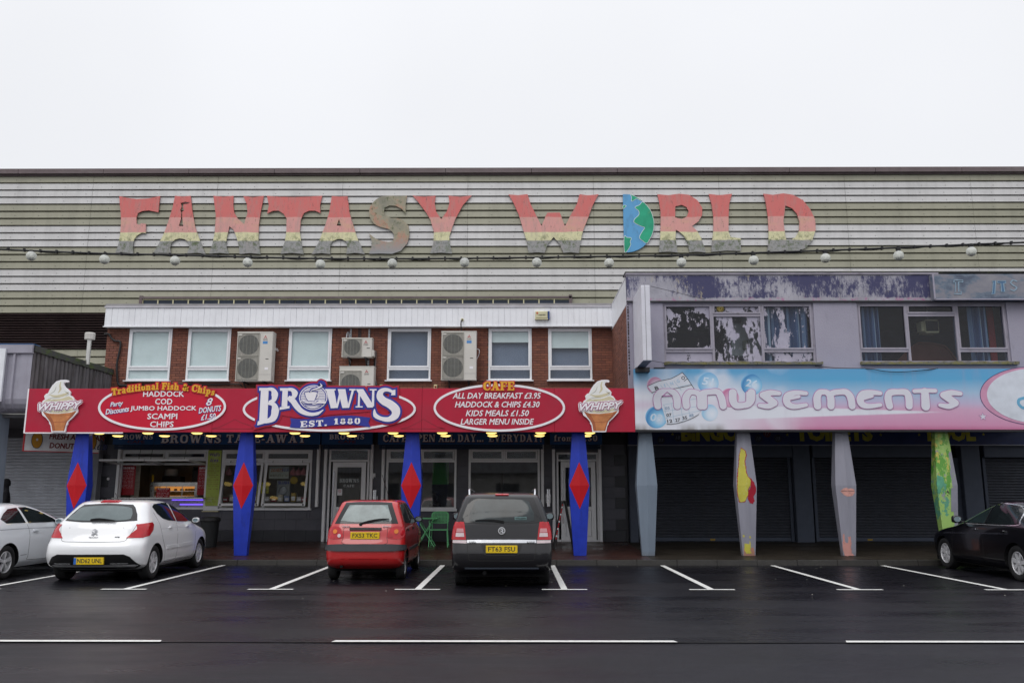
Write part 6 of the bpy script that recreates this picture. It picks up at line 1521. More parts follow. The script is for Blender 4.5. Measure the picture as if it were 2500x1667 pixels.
def frame(x0, x1, z0, z1, w=.06, y0=None, y1=None, mull=(), trans=(), name='window_frame', parent=cafe, m=white_frame):
    y0 = YS - .02 if y0 is None else y0; y1 = YS + .06 if y1 is None else y1
    b = MB(); b.box(x0, x0 + w, y0, y1, z0, z1); b.box(x1 - w, x1, y0, y1, z0, z1); b.box(x0 + w, x1 - w, y0, y1, z1 - w, z1); b.box(x0 + w, x1 - w, y0, y1, z0, z0 + w)
    for q in mull: b.box(q - w * .5, q + w * .5, y0 + .002, y1 - .002, z0 + w, z1 - w)
    for q, a, c in trans: b.box(a, c, y0 + .003, y1 - .003, q - w * .5, q + w * .5)
    return b.build(name, m, parent)
def pane(x0, x1, z0, z1, parent, y=None, m=None, name='pane'):
    y = YS + .02 if y is None else y
    b = MB(); b.quad((x0, y, z0), (x1, y, z0), (x1, y, z1), (x0, y, z1)); return b.build(name, m or shop_glass, parent)
# serving hatch
x0, x1, z0, z1 = HATCH; zt = Z(1122, YS); xm = X(406, 1110, YS)
f1 = frame(x0, x1, z0, z1, .06, mull=(), trans=((zt, x0 + .06, x1 - .06),), name='hatch_window')
b = MB(); b.box(xm - .03, xm + .03, YS - .015, YS + .055, zt + .03, z1 - .06); b.build('mullion', white_frame, f1)
frame(x0 + .07, xm - .035, zt + .035, z1 - .065, .045, YS - .035, YS + .03, name='top_light', parent=f1); frame(xm + .035, x1 - .07, zt + .035, z1 - .065, .045, YS - .035, YS + .03, name='top_light', parent=f1)
pane(x0 + .1, xm - .06, zt + .06, z1 - .1, f1); pane(xm + .06, x1 - .1, zt + .06, z1 - .1, f1)
zc_ = Z(1214, YS)
b = MB(); b.box(x0 - .02, x1 + .02, YS - .32, YS + .5, zc_ - .035, zc_); b.build('counter_shelf', steel, f1)
b = MB(); b.box(x0 + .07, x1 - .07, YS - .01, YS + .04, z0 + .06, zc_ - .04); b.build('counter_front', pm('lilac_steel_panel', (.30, .27, .42), .3, .5), f1)
b = MB(); b.box(X(420, 1220, YS), x1 - .07, YS - .02, YS - .012, zc_ - .085, zc_ - .05); b.box(X(440, 1225, YS), x1 - .07, YS - .02, YS - .012, z0 + .12, z0 + .16); b.build('violet_strip', strip_violet, f1)
# two raised flaps, hinged at the transom and swung out level
for (ua, ub_, name) in ((241.5, 350.7, 'left'), (353.6, 462, 'right')):
    Yq = YS - 1.28; xa_, xb_ = X(ua, 1123, Yq), X(ub_, 1123, Yq); zq = Z(1125, Yq, 350); zr_ = Z(1135, YS - .02, 400)
    def pt(s_, t2, dz=0): return (xa_ + (xb_ - xa_) * s_, Yq + (YS - .04 - Yq) * t2, zq + (zr_ - zq) * t2 + dz)
    b = MB(); w = .06
    def bar(s0, s1, t0, t1):
        v = [pt(s0, t0), pt(s1, t0), pt(s1, t1), pt(s0, t1), pt(s0, t0, .05), pt(s1, t0, .05), pt(s1, t1, .05), pt(s0, t1, .05)]
        b.add(v, [(0, 3, 2, 1), (4, 5, 6, 7), (0, 1, 5, 4), (1, 2, 6, 5), (2, 3, 7, 6), (3, 0, 4, 7)])
    bar(0, 1, 0, .045); bar(0, 1, .955, 1); bar(0, .045, .045, .955); bar(.955, 1, .045, .955)
    o = b.build('raised_flap', white_frame, f1)
    b = MB(); b.add([pt(.04, .04, .025), pt(.96, .04, .025), pt(.96, .96, .025), pt(.04, .96, .025)], [(0, 1, 2, 3)]); b.build('pane', shop_glass, o)
    for s_ in (.12, .88):
        p0 = pt(s_, .02, .05); b = MB(); b.tube([p0, (p0[0] + .05, p0[1] + .15, ZSO)], .006, 5); b.build('stay_wire', dark_metal, o)
# take-away interior
def room(x0, x1, z1, depth, m_, floor_m, name, lamps, lm):
    b = MB(); y0 = YS + .22; y1 = y0 + depth
    b.quad((x0, y1, floor_z), (x1, y1, floor_z), (x1, y1, z1), (x0, y1, z1)); b.quad((x0, y0, floor_z), (x0, y1, floor_z), (x0, y1, z1), (x0, y0, z1)); b.quad((x1, y1, floor_z), (x1, y0, floor_z), (x1, y0, z1), (x1, y1, z1)); b.quad((x0, y1, z1), (x1, y1, z1), (x1, y0, z1), (x0, y0, z1))
    r_ = b.build(name, m_, cafe)
    b = MB(); b.quad((x0, y0, floor_z + .01), (x1, y0, floor_z + .01), (x1, y1, floor_z + .01), (x0, y1, floor_z + .01)); b.build('floor', floor_m, r_)
    for xx in lamps:
        b = MB(); b.box(xx - .6, xx + .6, y0 + depth * .45, y0 + depth * .45 + .12, z1 - .06, z1 - .01); b.build('ceiling_tube', lm, r_)
    return r_
xq = X(783, 1180, YS)
room(xw0, xq - .05, ZSO - .05, 3.2, pm('kitchen_wall', (.34, .30, .24), .6, var=.15), tile_d, 'takeaway_room', (-9.6, -7.3), tube_white)
room(xq + .05, xw1, ZSO - .05, 5.5, pm('cafe_room_wall', (.17, .18, .20), .8, var=.2), tile_d, 'cafe_room', (-2.5, 1.0), tube_cool)
kq = lambda u0, u1, v0, v1, Y: (X(u0, (v0 + v1) / 2, Y), X(u1, (v0 + v1) / 2, Y), Z(v1, Y, (u0 + u1) / 2), Z(v0, Y, (u0 + u1) / 2))
a, c, p, q = kq(330, 341, 1130, 1214, YS + .4); b = MB()
for i in range(9): b.cbox(a - .1, c, YS + .4, YS + .42, p + (q - p) * i / 9 + .003, p + (q - p) * (i + 1) / 9 - .003, .003)
tag(b.build('tiled_pier', tiles_w), 'cream tiled pier inside the serving hatch beside the red menu', 'tiled pier'); 
a, c, p, q = kq(367, 483, 1177, 1212, YS + .9)
t = thing('heated_cabinet', 'steel chip shop counter with a glowing amber heated display', 'heated cabinet', ((a + c) / 2, YS + .9, p)); b = MB(); zmid = p + (q - p) * .72
b.box(a, a + .12, YS + .9, YS + 1.5, floor_z, q); b.box(c - .1, c, YS + .9, YS + 1.5, floor_z, q); b.box(a + .12, c - .1, YS + .9, YS + 1.5, zmid, q); b.box(a + .12, c - .1, YS + .9, YS + 1.5, floor_z, p + .02); b.build('casing', steel, t)
b = MB(); b.box(a + .12, c - .1, YS + 1.35, YS + 1.4, p + .02, zmid); b.build('warm_back', heat_lamp, t)
b = MB(); b.box(a + .12, c - .1, YS + 1.0, YS + 1.3, p + (zmid - p) * .5, p + (zmid - p) * .5 + .02); b.build('shelf', steel, t)
for q in (.33, .66): b = MB(); b.box(a + (c - a) * q, a + (c - a) * q + .02, YS + .91, YS + .93, p + .02, zmid); b.build('divider', steel, t)
b = MB()
for i in range(26): x = a + .14 + (c - a - .28) * random.random(); b.lathe([(0, .0), (.04, .01), (.05, .03), (.03, .06), (0, .065)], (x, YS + 1.02 + .2 * random.random(), p + (zmid - p) * .5 + .022), 'z', 7)
for i in range(26): x = a + .16 + (c - a - .32) * i / 25; b.lathe([(0, .0), (.06, .01), (.08, .06), (.04, .12), (0, .13)], (x, YS + 1.05 + .1 * (i % 2), p + .03), 'z', 7)
b.build('food_pile', pm('golden_food', (.45, .22, .05), .6, var=.3), t, kind='stuff')
a, c, p, q = kq(403, 428, 1145, 1161, YS + 2.2); b = MB(); b.lathe([(.0, 0), (.22, 0), (.2, q - p), (0, q - p)], ((a + c) / 2, YS + 2.3, p), 'z', 16); tag(b.build('steel_hood', cream_case), 'pale round hood at the back of the kitchen', 'kitchen hood')
a, c, p, q = kq(367.5, 374.5, 1158, 1176, YS + 1.0); b = MB(); b.lathe([(0, 0), (.035, 0), (.037, (q - p) * .8), (.02, (q - p) * .93), (.012, q - p), (0, q - p)], ((a + c) / 2, YS + 1.05, p), 'z', 12); tag(b.build('sauce_bottle', pm('mustard_yellow', (.70, .42, .02), .4), smooth=True), 'tall yellow sauce bottle on the chip shop counter', 'sauce bottle')
a, c, p, q = kq(395, 440, 1162, 1176, YS + 2.0)
b = MB(); b.cbox(a, c, YS + 2, YS + 2.4, p, q, .01); b.box(a + .35, a + .5, YS + 1.99, YS + 1.998, p + .03, q - .04); tag(b.build('kitchen_machine', black_plastic), 'dark boxy kitchen machine behind the counter', 'kitchen machine')
a, c, p, q = kq(468, 484, 1147, 1178, YS + 1.8); b = MB(); b.cbox(a, c, YS + 1.8, YS + 2.2, p, q, .02); b.cbox(a, c - .05, YS + 1.85, YS + 2.15, q + .005, q + .1, .02); tag(b.build('till', black_plastic), 'dark till near the right menu board', 'till')
def poster(u0, u1, v0, v1, Y, m, label, lines, title=None, name='menu_board', cat='menu board', lm=None, tm=None, d=.012):
    a, c, p, q = kq(u0, u1, v0, v1, Y)
    t = thing(name, label, cat, ((a + c) / 2, Y, p)); b = MB(); b.box(a, c, Y, Y + d, p, q); b.build('board', m, t)
    h = q - p; w = c - a
    if title:
        b = MB(); slab(b, title, (a + c) / 2, q - h * .075, w * .8, h * .07, Y, src=False, depth=.003); b.build('title', tm or print_white, t)
    b = MB(); 
    for s_, zz, ww, hh in lines: txt(b, s_, (a + c) / 2, p + h * zz, w * ww, h * hh, Y - .0005, src=False, depth=.002)
    if lines: b.build('lettering', lm or print_white, t)
    return t
mred = pm('menu_red', (.33, .012, .02), .4)
ml = [('FISH & CHIPS', .83, .7, .03)] + [(s_, .77 - i * .047, .74, .018) for i, s_ in enumerate(['Haddock  \u00a34.30', 'Cod  \u00a34.30', 'Scampi  \u00a34.00', 'Sausage  \u00a31.50', 'Jumbo Haddock  \u00a35.50', 'Chips  \u00a31.50', 'Peas  \u00a30.60', 'Gravy  \u00a30.60', 'Curry  \u00a30.60', 'Fishcake  \u00a31.20', 'Burger  \u00a32.00', 'Pie  \u00a32.00'])]
poster(293.5, 329.5, 1137, 1208, YS + .12, mred, 'tall red menu board at the left side of the serving hatch', ml, 'BROWNS')
poster(482.5, 503, 1137, 1208, YS + .12, mred, 'tall red menu board at the right side of the serving hatch', ml, 'BROWNS')
poster(381, 414.5, 1190.6, 1216, YS - .25, mred, 'small red counter menu standing on the hatch shelf', [('Take Away', .74, .6, .07), ('Jumbo Hot Dog  2.50', .52, .85, .08), ('Hot Dog  1.80', .35, .8, .08), ('Burger  2.00', .17, .8, .08)], 'BROWNS')
lime = pm('lime_print', (.42, .52, .10), .5, var=.2, k=1.5, dirt=(.62, .66, .52, .8), dk=(3, 3, 2.2), dirt_lo=.5)
gl_ = [('Single cone', .79, .82, .014), ('\u00a31.20', .75, .4, .014), ('Single 99', .71, .7, .014), ('\u00a31.60', .67, .4, .014), ('Double cone', .63, .86, .014), ('\u00a31.50', .59, .4, .014), ('Double 99', .55, .7, .014), ('\u00a32.20', .51, .4, .014), ('Choc Waffle', .465, .86, .015), ('Cone  \u00a32.10', .43, .8, .015), ('Choc Waffle', .39, .86, .015), ('99  \u00a32.20', .355, .7, .015), ('Tubs  \u00a31.90', .30, .8, .015), ('Single cone  1.20', .15, .86, .012), ('Double cone  1.50', .12, .86, .012), ('Tubs  1.90', .07, .7, .012)]
gm = poster(504.5, 537, 1099, 1234, YS - .03, lime, 'tall lime green ice cream price board between hatch and window', gl_, None, lm=pm('maroon_print', (.25, .03, .06), .5))
a, c, p, q = kq(504.5, 537, 1099, 1234, YS - .03)
b = MB(); txt(b, "Wall's", (a + c) / 2, q - .12, .30, .10, YS - .031, src=False, bold=.02, shear=.2); txt(b, 'Ices', (a + c) / 2, q - .28, .24, .11, YS - .031, src=False, bold=.02, shear=.2); b.build('title', pm('violet_print', (.16, .10, .28), .5), gm)
b = MB(); b.box(a - .02, c + .02, YS - .1, YS - .004, p - .13, p - .01); tag(b.build('leaflet_box', white_frame), 'white box fixed under the lime green price board', 'box')
b = MB(); b.box(a - .05, c + .03, YS - .12, YS - .004, p - .17, p - .14); tag(b.build('ledge', cream_trim), 'short cream ledge below the white box', 'ledge')
# second take-away window with two tilted sashes
x0, x1, z0, z1 = W2; zt = Z(1126, YS); xm = X(649, 1110, YS)
f2 = frame(x0, x1, z0, z1, .06, trans=((zt, x0 + .06, x1 - .06),), mull=(xm,), name='shop_window')
for a, c in ((x0 + .07, xm - .035), (xm + .035, x1 - .07)):
    frame(a, c, zt + .035, z1 - .065, .045, YS - .035, YS + .03, name='top_light', parent=f2); pane(a + .05, c - .05, zt + .08, z1 - .11, f2)
    zh, zl_ = zt - .04, z0 + .07; L_ = zh - zl_; an = R(13)
    def tp(x, s_, o=0): return (x, YS - .03 - math.sin(an) * L_ * s_ - math.cos(an) * o, zh - math.cos(an) * L_ * s_ + math.sin(an) * o * 0)
    b = MB()
    def bar2(xa_, xb_, s0, s1):
        v = [tp(xa_, s1, .04), tp(xb_, s1, .04), tp(xb_, s0, .04), tp(xa_, s0, .04), tp(xa_, s1), tp(xb_, s1), tp(xb_, s0), tp(xa_, s0)]
        b.add(v, [(0, 1, 2, 3), (4, 7, 6, 5), (0, 4, 5, 1), (1, 5, 6, 2), (2, 6, 7, 3), (3, 7, 4, 0)])
    bar2(a, c, 0, .055); bar2(a, c, .94, 1); bar2(a, a + .06, .055, .94); bar2(c - .06, c, .055, .94)
    o = b.build('tilted_sash', white_frame, f2)
    b = MB(); b.add([tp(a + .05, .95, .02), tp(c - .05, .95, .02), tp(c - .05, .05, .02), tp(a + .05, .05, .02)], [(0, 1, 2, 3)]); b.build('pane', shop_glass, o)
    for xx in (a + .06, c - .06): b = MB(); p3 = tp(xx, .97, .042); b.box(p3[0] - .02, p3[0] + .02, p3[1] - .006, p3[1] + .0, p3[2] - .02, p3[2] + .02); b.build('stop_block', black_plastic, o)
    for xx in (a + .2, c - .2): b = MB(); b.tube([(xx, YS - .03, zt + .02), (xx, YS - .06, zt - .0), (xx, YS - .06, zt - .08)], .012, 6); b.build('catch', grey_metal, o)
b = MB(); b.box(x0 - .02, x1 + .04, YS - .12, YS - .004, z0 - .02, z0 + .03); b.build('sill', white_frame, f2)
# goods seen inside it
yi = YS + .55
t = poster(657, 705, 1138, 1168, yi, pm('pale_poster', (.52, .56, .50), .5), 'hand-lettered donuts and waffles poster inside the tilted window', [("WAFFLE'S \u00a31.00", .25, .92, .2)], None, 'price_poster', 'poster', pm('olive_print', (.16, .12, .03), .5))
a, c, p, q = kq(657, 705, 1138, 1168, yi); b = MB(); txt(b, 'DO-NUTS', (a + c) / 2 - .06, p + (q - p) * .68, (c - a) * .6, (q - p) * .28, yi - .001, src=False, bold=.02, shear=.2); b.build('title', pm('orange_print', (.55, .14, .03), .5), t); b = MB(); txt(b, '8 \u00a31.50', c - .1, p + (q - p) * .72, .18, .1, yi - .001, src=False, bold=.02); b.build('price', print_blue, t)
a, c, p, q = kq(675, 708, 1172, 1216, YS + .8)
t = thing('slush_machine', 'grey slush machine with a round dial and blue SLUSH lettering', 'slush machine', ((a + c) / 2, YS + .8, p)); b = MB(); b.cbox(a, c, YS + .8, YS + 1.2, p, q, .02); b.build('body', pm('slush_grey', (.36, .38, .40), .4), t)
b = MB(); txt(b, 'SLUSH', (a + c) / 2, q - .07, .32, .085, YS + .799, src=False, bold=.03); b.build('lettering', print_blue, t)
b = MB(); b.lathe([(.13, 0), (.13, -.02), (.11, -.025), (.1, -.01), (0, -.01)], ((a + c) / 2, YS + .8, (p + q) / 2 - .03), 'y', 24); b.build('dial', grey_metal, t)
for (u0, u1, v0, v1, lb) in ((617, 631, 1177, 1204, 'yellow price card behind the left tilted sash'), (637, 656, 1177, 1204, 'yellow price card beside the slush machine')): poster(u0, u1, v0, v1, yi, pm('yellow_card', (.52, .48, .05), .5), lb, [("Wall's", .75, .8, .2), ('\u00a31.50', .3, .7, .15)], None, 'price_card', 'price card', print_navy)
for i, (u, v) in enumerate(((559, 1150), (716, 1150), (729, 1150), (742, 1149))):
    a, p = P(u, v, YS + .45); b = MB(); b.lathe([(0, .12), (.02, .10), (.025, .06), (.09, -.02), (.1, -.08), (.07, -.12), (0, -.125)], (a, YS + .45, p), 'z', 10)
    tag(b.build('candyfloss_bag', pm('candy_pink', (.50, .20, .22), .5), smooth=True), ['pink candyfloss bag hanging at the left end of the tilted window', 'pink candyfloss bag above the yellow rosette', 'pink candyfloss bag in the middle of the right-hand three', 'pink candyfloss bag nearest the right window jamb'][i], 'candyfloss bag', 'bags of candyfloss hanging in the window')
b = MB(); x, z = P(718, 1172, YS + .5); b.lathe([(.11, 0), (.11, -.01), (0, -.015)], (x, YS + .5, z), 'y', 20); tag(b.build('yellow_disc', pm('mustard_disc', (.42, .28, .02), .5)), 'round mustard yellow sign hanging inside the tilted window', 'round sign')
for i, u in enumerate((550, 566, 582, 622, 652, 668, 684, 700, 716, 730, 742)):
    cols = [(.5, .1, .12), (.6, .55, .45), (.25, .3, .5), (.5, .35, .1), (.55, .5, .5)]
    x, z = P(u, 1222, YS + .3); h_ = [.12, .2, .16, .25, .14][i % 5]; b = MB(); b.cbox(x - .07, x + .07, YS + .28, YS + .38, z - .02, z - .02 + h_, .01); b.box(x - .05, x + .05, YS + .276, YS + .279, z + .01, z + h_ * .5, 1)
    tag(b.build('sweet_box', [pm('sweet_box_%s' % 'abcde'[i % 5], cols[i % 5], .5, var=.3, k=12), print_white]), ['red sweet box at the left end of the window ledge', 'cream sweet box second on the window ledge', 'blue sweet box left of the blue column', 'tall brown sweet box right of the blue column', 'pale sweet box under the gap between the sashes', 'red sweet box under the donuts poster', 'cream sweet box in front of the slush machine', 'blue sweet box right of the slush machine', 'tall brown sweet box under the mustard disc', 'pale sweet box near the right end of the ledge', 'red sweet box at the right end of the ledge'][i], 'sweet box', 'sweet boxes on the window ledge')
# doors
def door(op, label, glass_v, word=True):
    x0, x1, z0, z1 = op; t = thing('shop_door', label, 'door', ((x0 + x1) / 2, YS, z0))
    zt = Z(1124, YS) if op is D1 else Z(1123.5, YS)
    frame(x0, x1, z0 + .0, z1, .055, trans=((zt, x0 + .055, x1 - .055),), name='frame', parent=t)
    pane(x0 + .05, x1 - .05, zt + .03, z1 - .05, t, name='fanlight', m=top_glass)
    a, c = x0 + .12, x1 - .09; zg1, zg0 = Z(glass_v[0], YS), Z(glass_v[1], YS); w = .13
    b = MB(); y = YS - .035
    b.cbox(a, a + w, y, YS + .03, z0 + .02, zt - .04, .006); b.cbox(c - w, c, y, YS + .03, z0 + .02, zt - .04, .006); b.cbox(a + w, c - w, y, YS + .03, zg1, zt - .04, .006); b.cbox(a + w, c - w, y, YS + .03, z0 + .02, z0 + .15, .006); b.cbox(a + w, c - w, y, YS + .03, zg0 - .1, zg0, .006)
    lf_ = b.build('door_leaf', white_frame, t)
    b = MB(); b.cbox(a + w + .002, c - w - .002, y + .02, YS + .02, z0 + .152, zg0 - .102, .02); b.build('lower_panel', white_frame, lf_)
    pane(a + w, c - w, zg0, zg1, lf_, y=YS)
    b = MB(); b.tube([(a + .05, y - .05, z0 + .5), (a + .05, y - .05, zt - .3)], .014, 8); b.box(a + .045, a + .055, y - .05, y, z0 + .6, z0 + .62); b.box(a + .045, a + .055, y - .05, y, zt - .4, zt - .38); b.build('pull_bar', chrome, lf_)
    b = MB(); slab(b, 'BROWNS', (a + c) / 2, zg1 - .38, (c - a - 2 * w) * .8, .11, YS - .001, src=False, depth=.001); slab(b, 'CAFE', (a + c) / 2, zg1 - .53, (c - a - 2 * w) * .45, .07, YS - .001, src=False, depth=.001); b.build('etched_lettering', pm('etched', (.45, .5, .52), .6), lf_)
    if op is D1:
        b = MB(); b.box(a + w + .02, a + w + .16, YS - .004, YS - .001, zg1 - .80, zg1 - .62); b.build('notice', print_white, lf_); b = MB(); pts = ell(a + w + .09, zg1 - .68, .035, .035, 16); b.ribbon(pts + [pts[0]], .008, YS - .006, YS - .0045); b.ribbon([(a + w + .065, zg1 - .655), (a + w + .115, zg1 - .705)], .008, YS - .0065, YS - .0045); b.build('no_smoking_mark', print_red, lf_)
    return t
door(D1, 'glazed white cafe door behind the small red car', (1140, 1237)); door(D2, 'glazed white cafe door half hidden by the right blue column', (1141, 1236))
# cafe windows
for i, (op, mids) in enumerate(((WC, 1028), (WD, 1231))):
    x0, x1, z0, z1 = op; zt = Z(1125.5, YS); xm = X(mids, 1110, YS)
    f = frame(x0, x1, z0, z1, .06, trans=((zt, x0 + .06, x1 - .06),), name='shop_window')
    b = MB(); b.box(xm - .03, xm + .03, YS - .017, YS + .055, zt + .03, z1 - .06)
    if i == 0: b.box(xm - .03, xm + .03, YS - .017, YS + .055, z0 + .06, zt - .03)
    b.build('mullion', white_frame, f)
    for a, c in ((x0 + .07, xm - .035), (xm + .035, x1 - .07)): frame(a, c, zt + .035, z1 - .065, .045, YS - .035, YS + .03, name='top_light', parent=f); pane(a + .05, c - .05, zt + .08, z1 - .11, f, m=top_glass)
    if i == 0: pane(x0 + .06, xm - .03, z0 + .06, zt - .03, f); pane(xm + .03, x1 - .06, z0 + .06, zt - .03, f)
    else: pane(x0 + .06, x1 - .06, z0 + .06, zt - .03, f)
    b = MB(); b.box(x0 - .06, x1 + .03, YS - .13, YS - .006, z0 - .05, z0 + .02); b.build('sill', white_frame, f)
a, c, p, q = kq(1056, 1096, 1120, 1182, YS + 1.2); b = MB(); b.box(a, c, YS + 1.2, YS + 1.24, p, q); tag(b.build('green_panel', pm('green_wall_panel', (.03, .20, .03), .6)), 'bright green wall panel inside the cafe window', 'wall panel')
b = MB(); x, z = P(1062, 1222, YS + .9); b.lathe([(0, .24), (.05, .235), (.09, .17), (.095, .12), (.075, .04), (.06, 0), (.06, -.04), (.16, -.08), (.2, -.2), (.2, -.5), (0, -.5)], (x, YS + .95, z), 'z', 18)
tag(b.build('person', pm('dark_clothes', (.03, .025, .03), .8), smooth=True), 'person in dark clothes sitting inside the cafe near the green panel', 'person')
# shutter guide posts
for (u, v1_, lb) in ((774.5, 1237, 'short white shutter post left of the red car'), (792.5, 1320, 'tall white shutter post left of the first cafe door'), (905.8, 1320, 'white shutter post right of the first cafe door'), (934, 1243, 'white shutter post left of the cafe window'), (1324.5, 1237, 'white shutter post right of the wide cafe window'), (1352, 1320, 'white shutter post left of the second cafe door'), (1465.5, 1320, 'white shutter post right of the second cafe door'), (285.5, 1243, 'white shutter post at the left of the serving hatch')):
    x = X(u, 1180, YS - .1); zz = Z(v1_, YS - .1, u) if v1_ < 1300 else floor_z
    b = MB(); b.cbox(x - .04, x + .04, YS - .12, YS - .005, zz, Z(1084, YS - .1, u), .006)
    for k in range(5): b.box(x + .041, x + .046, YS - .08, YS - .06, zz + .2 + k * .45, zz + .215 + k * .45)
    tag(b.build('shutter_post', white_frame), lb, 'post', 'white shutter posts between the shop fronts')
# blue shop boards with shutter boxes under them
def board(u0, u1, label, words):
    Y = YS - .2; x0, x1 = X(u0, 1070, Y), X(u1, 1070, Y); z0 = Z(1084.5, Y, (u0 + u1) / 2)
    t = thing('shop_board', label, 'shop board', ((x0 + x1) / 2, Y, z0)); b = MB(); b.cbox(x0, x1, Y, YS - .125, z0, ZSO - .01, .006); b.build('board', board_blue, t)
    zb_ = Z(1096.5, Y + .03, (u0 + u1) / 2); b = MB()
    for k in range(3): hh = (z0 - zb_) / 3; b.cbox(x0 + .04, x1 - .04, Y + .03, YS - .13, zb_ + k * hh + .004, zb_ + (k + 1) * hh - .001, .004)
    b.build('shutter_box', pm('navy_shutter_box', (.012, .03, .08), .4), t)
    for w in words:
        if w[0] == 'logo':
            b = MB(); slab(b, 'BROWNS', w[1], w[2], w[3], 12, Y, depth=.008); x_, z_ = P(w[1] - w[3] * .42, w[2] + 4, Y); b.build('lettering', board_text, t)
            b = MB(); txt(b, 'CAFE', w[1], w[2] + 12, w[3] * .5, 6.5, Y - .001, bold=.02); b.build('small_lettering', pm('dull_red', (.16, .015, .02), .5), t)
        else:
            b = MB(); slab(b, w[0], w[1] + .6, w[2] + .9, w[3], w[4], Y, g=.8, depth=.003); b.build('lettering_shadow', pm('maroon_shadow', (.11, .015, .02), .5), t)
            b = MB(); slab(b, w[0], w[1], w[2], w[3], w[4], Y - .006, depth=.004); b.build('lettering', board_text, t)
board(276, 782, 'dark blue take-away board under the canopy', [('logo', 332, 1066, 84), ('BROWNS', 467, 1070.7, 148, 20), ('TAKE-AWAY', 650, 1070.2, 196, 20)])
board(785, 910, 'short blue cafe board above the first white door', [('logo', 847, 1066, 86)])
board(922.5, 1328.5, 'blue board saying the cafe is open all day', [('CAFE', 964.5, 1069, 59, 18), ('OPEN', 1032, 1069, 62, 18), ('ALL', 1090, 1069, 40, 18), ('DAY...', 1149, 1069, 64, 18), ('EVERYDAY!', 1258, 1069, 130, 18)])
board(1343, 1470, 'short blue board above the right cafe door', [('from', 1376, 1069, 48, 14.5), ('8.30', 1436, 1069, 46, 14.5)])
# wall ashtrays and a small sensor box
for i, (u, v0, v1) in enumerate(((914.5, 1195, 1240), (1339, 1193, 1236))):
    x = X(u, 1215, YS - .1); z1_, z0_ = Z(v0, YS - .1), Z(v1, YS - .1)
    b = MB(); b.lathe([(0, 0), (.05, 0), (.05, z1_ - z0_ - .07), (.055, z1_ - z0_ - .065), (.055, z1_ - z0_ - .01), (0, z1_ - z0_)], (x, YS - .09, z0_), 'z', 16); b.box(x - .07, x + .07, YS - .02, YS - .004, z0_ + .1, z0_ + .35)
    tag(b.build('wall_ashtray', chrome, smooth=True), ['steel tube ashtray on the wall right of the first door', 'steel tube ashtray on the wall left of the second door'][i], 'ashtray', 'steel wall ashtrays')
x, z = P(911, 1160, YS - .06); b = MB(); b.cbox(x - .06, x + .06, YS - .1, YS - .004, z - .05, z + .06, .01); b.lathe([(0, -.1), (.02, -.09), (.02, -.05)], (x, YS - .05, z), 'z', 10); tag(b.build('sensor_light', white_frame), 'small white sensor box on the pier beside the first door', 'sensor box')
x, z = P(263, 1168.5, YS - .05); b = MB(); b.lathe([(.04, 0), (.04, -.03), (0, -.035)], (x, YS, z), 'y', 14); tag(b.build('round_badge', print_white), 'small white round badge on the dark pier left of the hatch', 'badge')
# ------------------------------------------------------------------ roller shutters
def shutter(x0, x1, z0, z1, Y, m, label, box_h=.34, pitch=.078, group='closed roller shutters', rails=True, box=True, rm=None):
    t = thing('roller_shutter', label, 'roller shutter', ((x0 + x1) / 2, Y, z0), group=group)
    w = x1 - x0; p = [(.006, 0), (-.020, .005), (-.026, .028), (-.018, .050), (.008, .058), (.012, .078)]
    b = MB(); b.add([(x, d, h * pitch / .078) for x in (0, w) for d, h in p], [(i, i + 6, i + 7, i + 1) for i in range(5)])
    me = b.mesh('shutter_slat', m); n = int((z1 - z0 - .12) / pitch)
    for i in range(n + 1): piece('shutter_slat', me, t, (x0, Y, z0 + .12 + i * pitch + random.uniform(-.001, .001)))
    b = MB(); b.cbox(x0, x1, Y - .03, Y + .01, z0 + .01, z0 + .118, .006); b.build('bottom_rail', rm or m, t)
    if rails:
        for a in (x0 - .09, x1 + .002): b = MB(); b.cbox(a, a + .088, Y - .06, Y + .03, z0, z1, .005); b.build('guide_rail', rm or arcade_m, t)
    if box: b = MB(); b.cbox(x0 - .1, x1 + .1, Y - .22, Y + .05, z1, z1 + box_h, .01); b.build('shutter_housing', rm or arcade_m, t)
    return t
YR = YS + .02
sh = [(1597, 1925, 'dark shutter between the slate column and the yellow-patched column'), (1992, 2284, 'dark shutter behind the column with the pink lips patch'), (2410, 2720, 'dark shutter behind the black saloon')]
zs = Z(1117, YR, 1800)
for a, c, lb in sh:
    xa_ = X(a, 1200, YR); t = shutter(xa_, X(c, 1200, YR), ZB, zs, YR, slat_dark, lb, rm=arcade_m)
    b = MB(); xm = xa_ + (X(c, 1200, YR) - xa_) * .42; b.box(xm - .07, xm + .07, YR - .035, YR - .031, ZB + .03, ZB + .08); b.build('rail_label', pm('amber_label', (.35, .22, .03), .5), t)
# arcade ground floor piers and wall
ag = der
for i, (a, c) in enumerate(((1536, 1556), (1939, 1981), (2352, 2398))):
    b = MB(); xa_, xc_ = X(a, 1200, YS - .15), X(c, 1200, YS - .15); b.cbox(xa_, xc_, YS - .22, YS + .1, ZB - .02, ZSO, .015); b.build('pier', arcade_m, ag)
b = MB(); b.box(X(1534, 1200, YS), XE, YS + .12, YS + .3, ZB - .1, ZSO + .1); b.build('shopfront_wall', matt_black, ag)
xa_, xc_ = X(2322, 1200, YS), X(2350, 1200, YS); b = MB(); b.cbox(xa_, xc_, YS - .02, YS + .1, ZB, Z(1117, YS, 2330), .01); o = b.build('side_door', arcade_m, ag); b = MB(); b.box(xa_ + .05, xa_ + .09, YS - .05, YS - .021, ZB + .95, ZB + 1.15); b.build('handle', dark_metal, o)
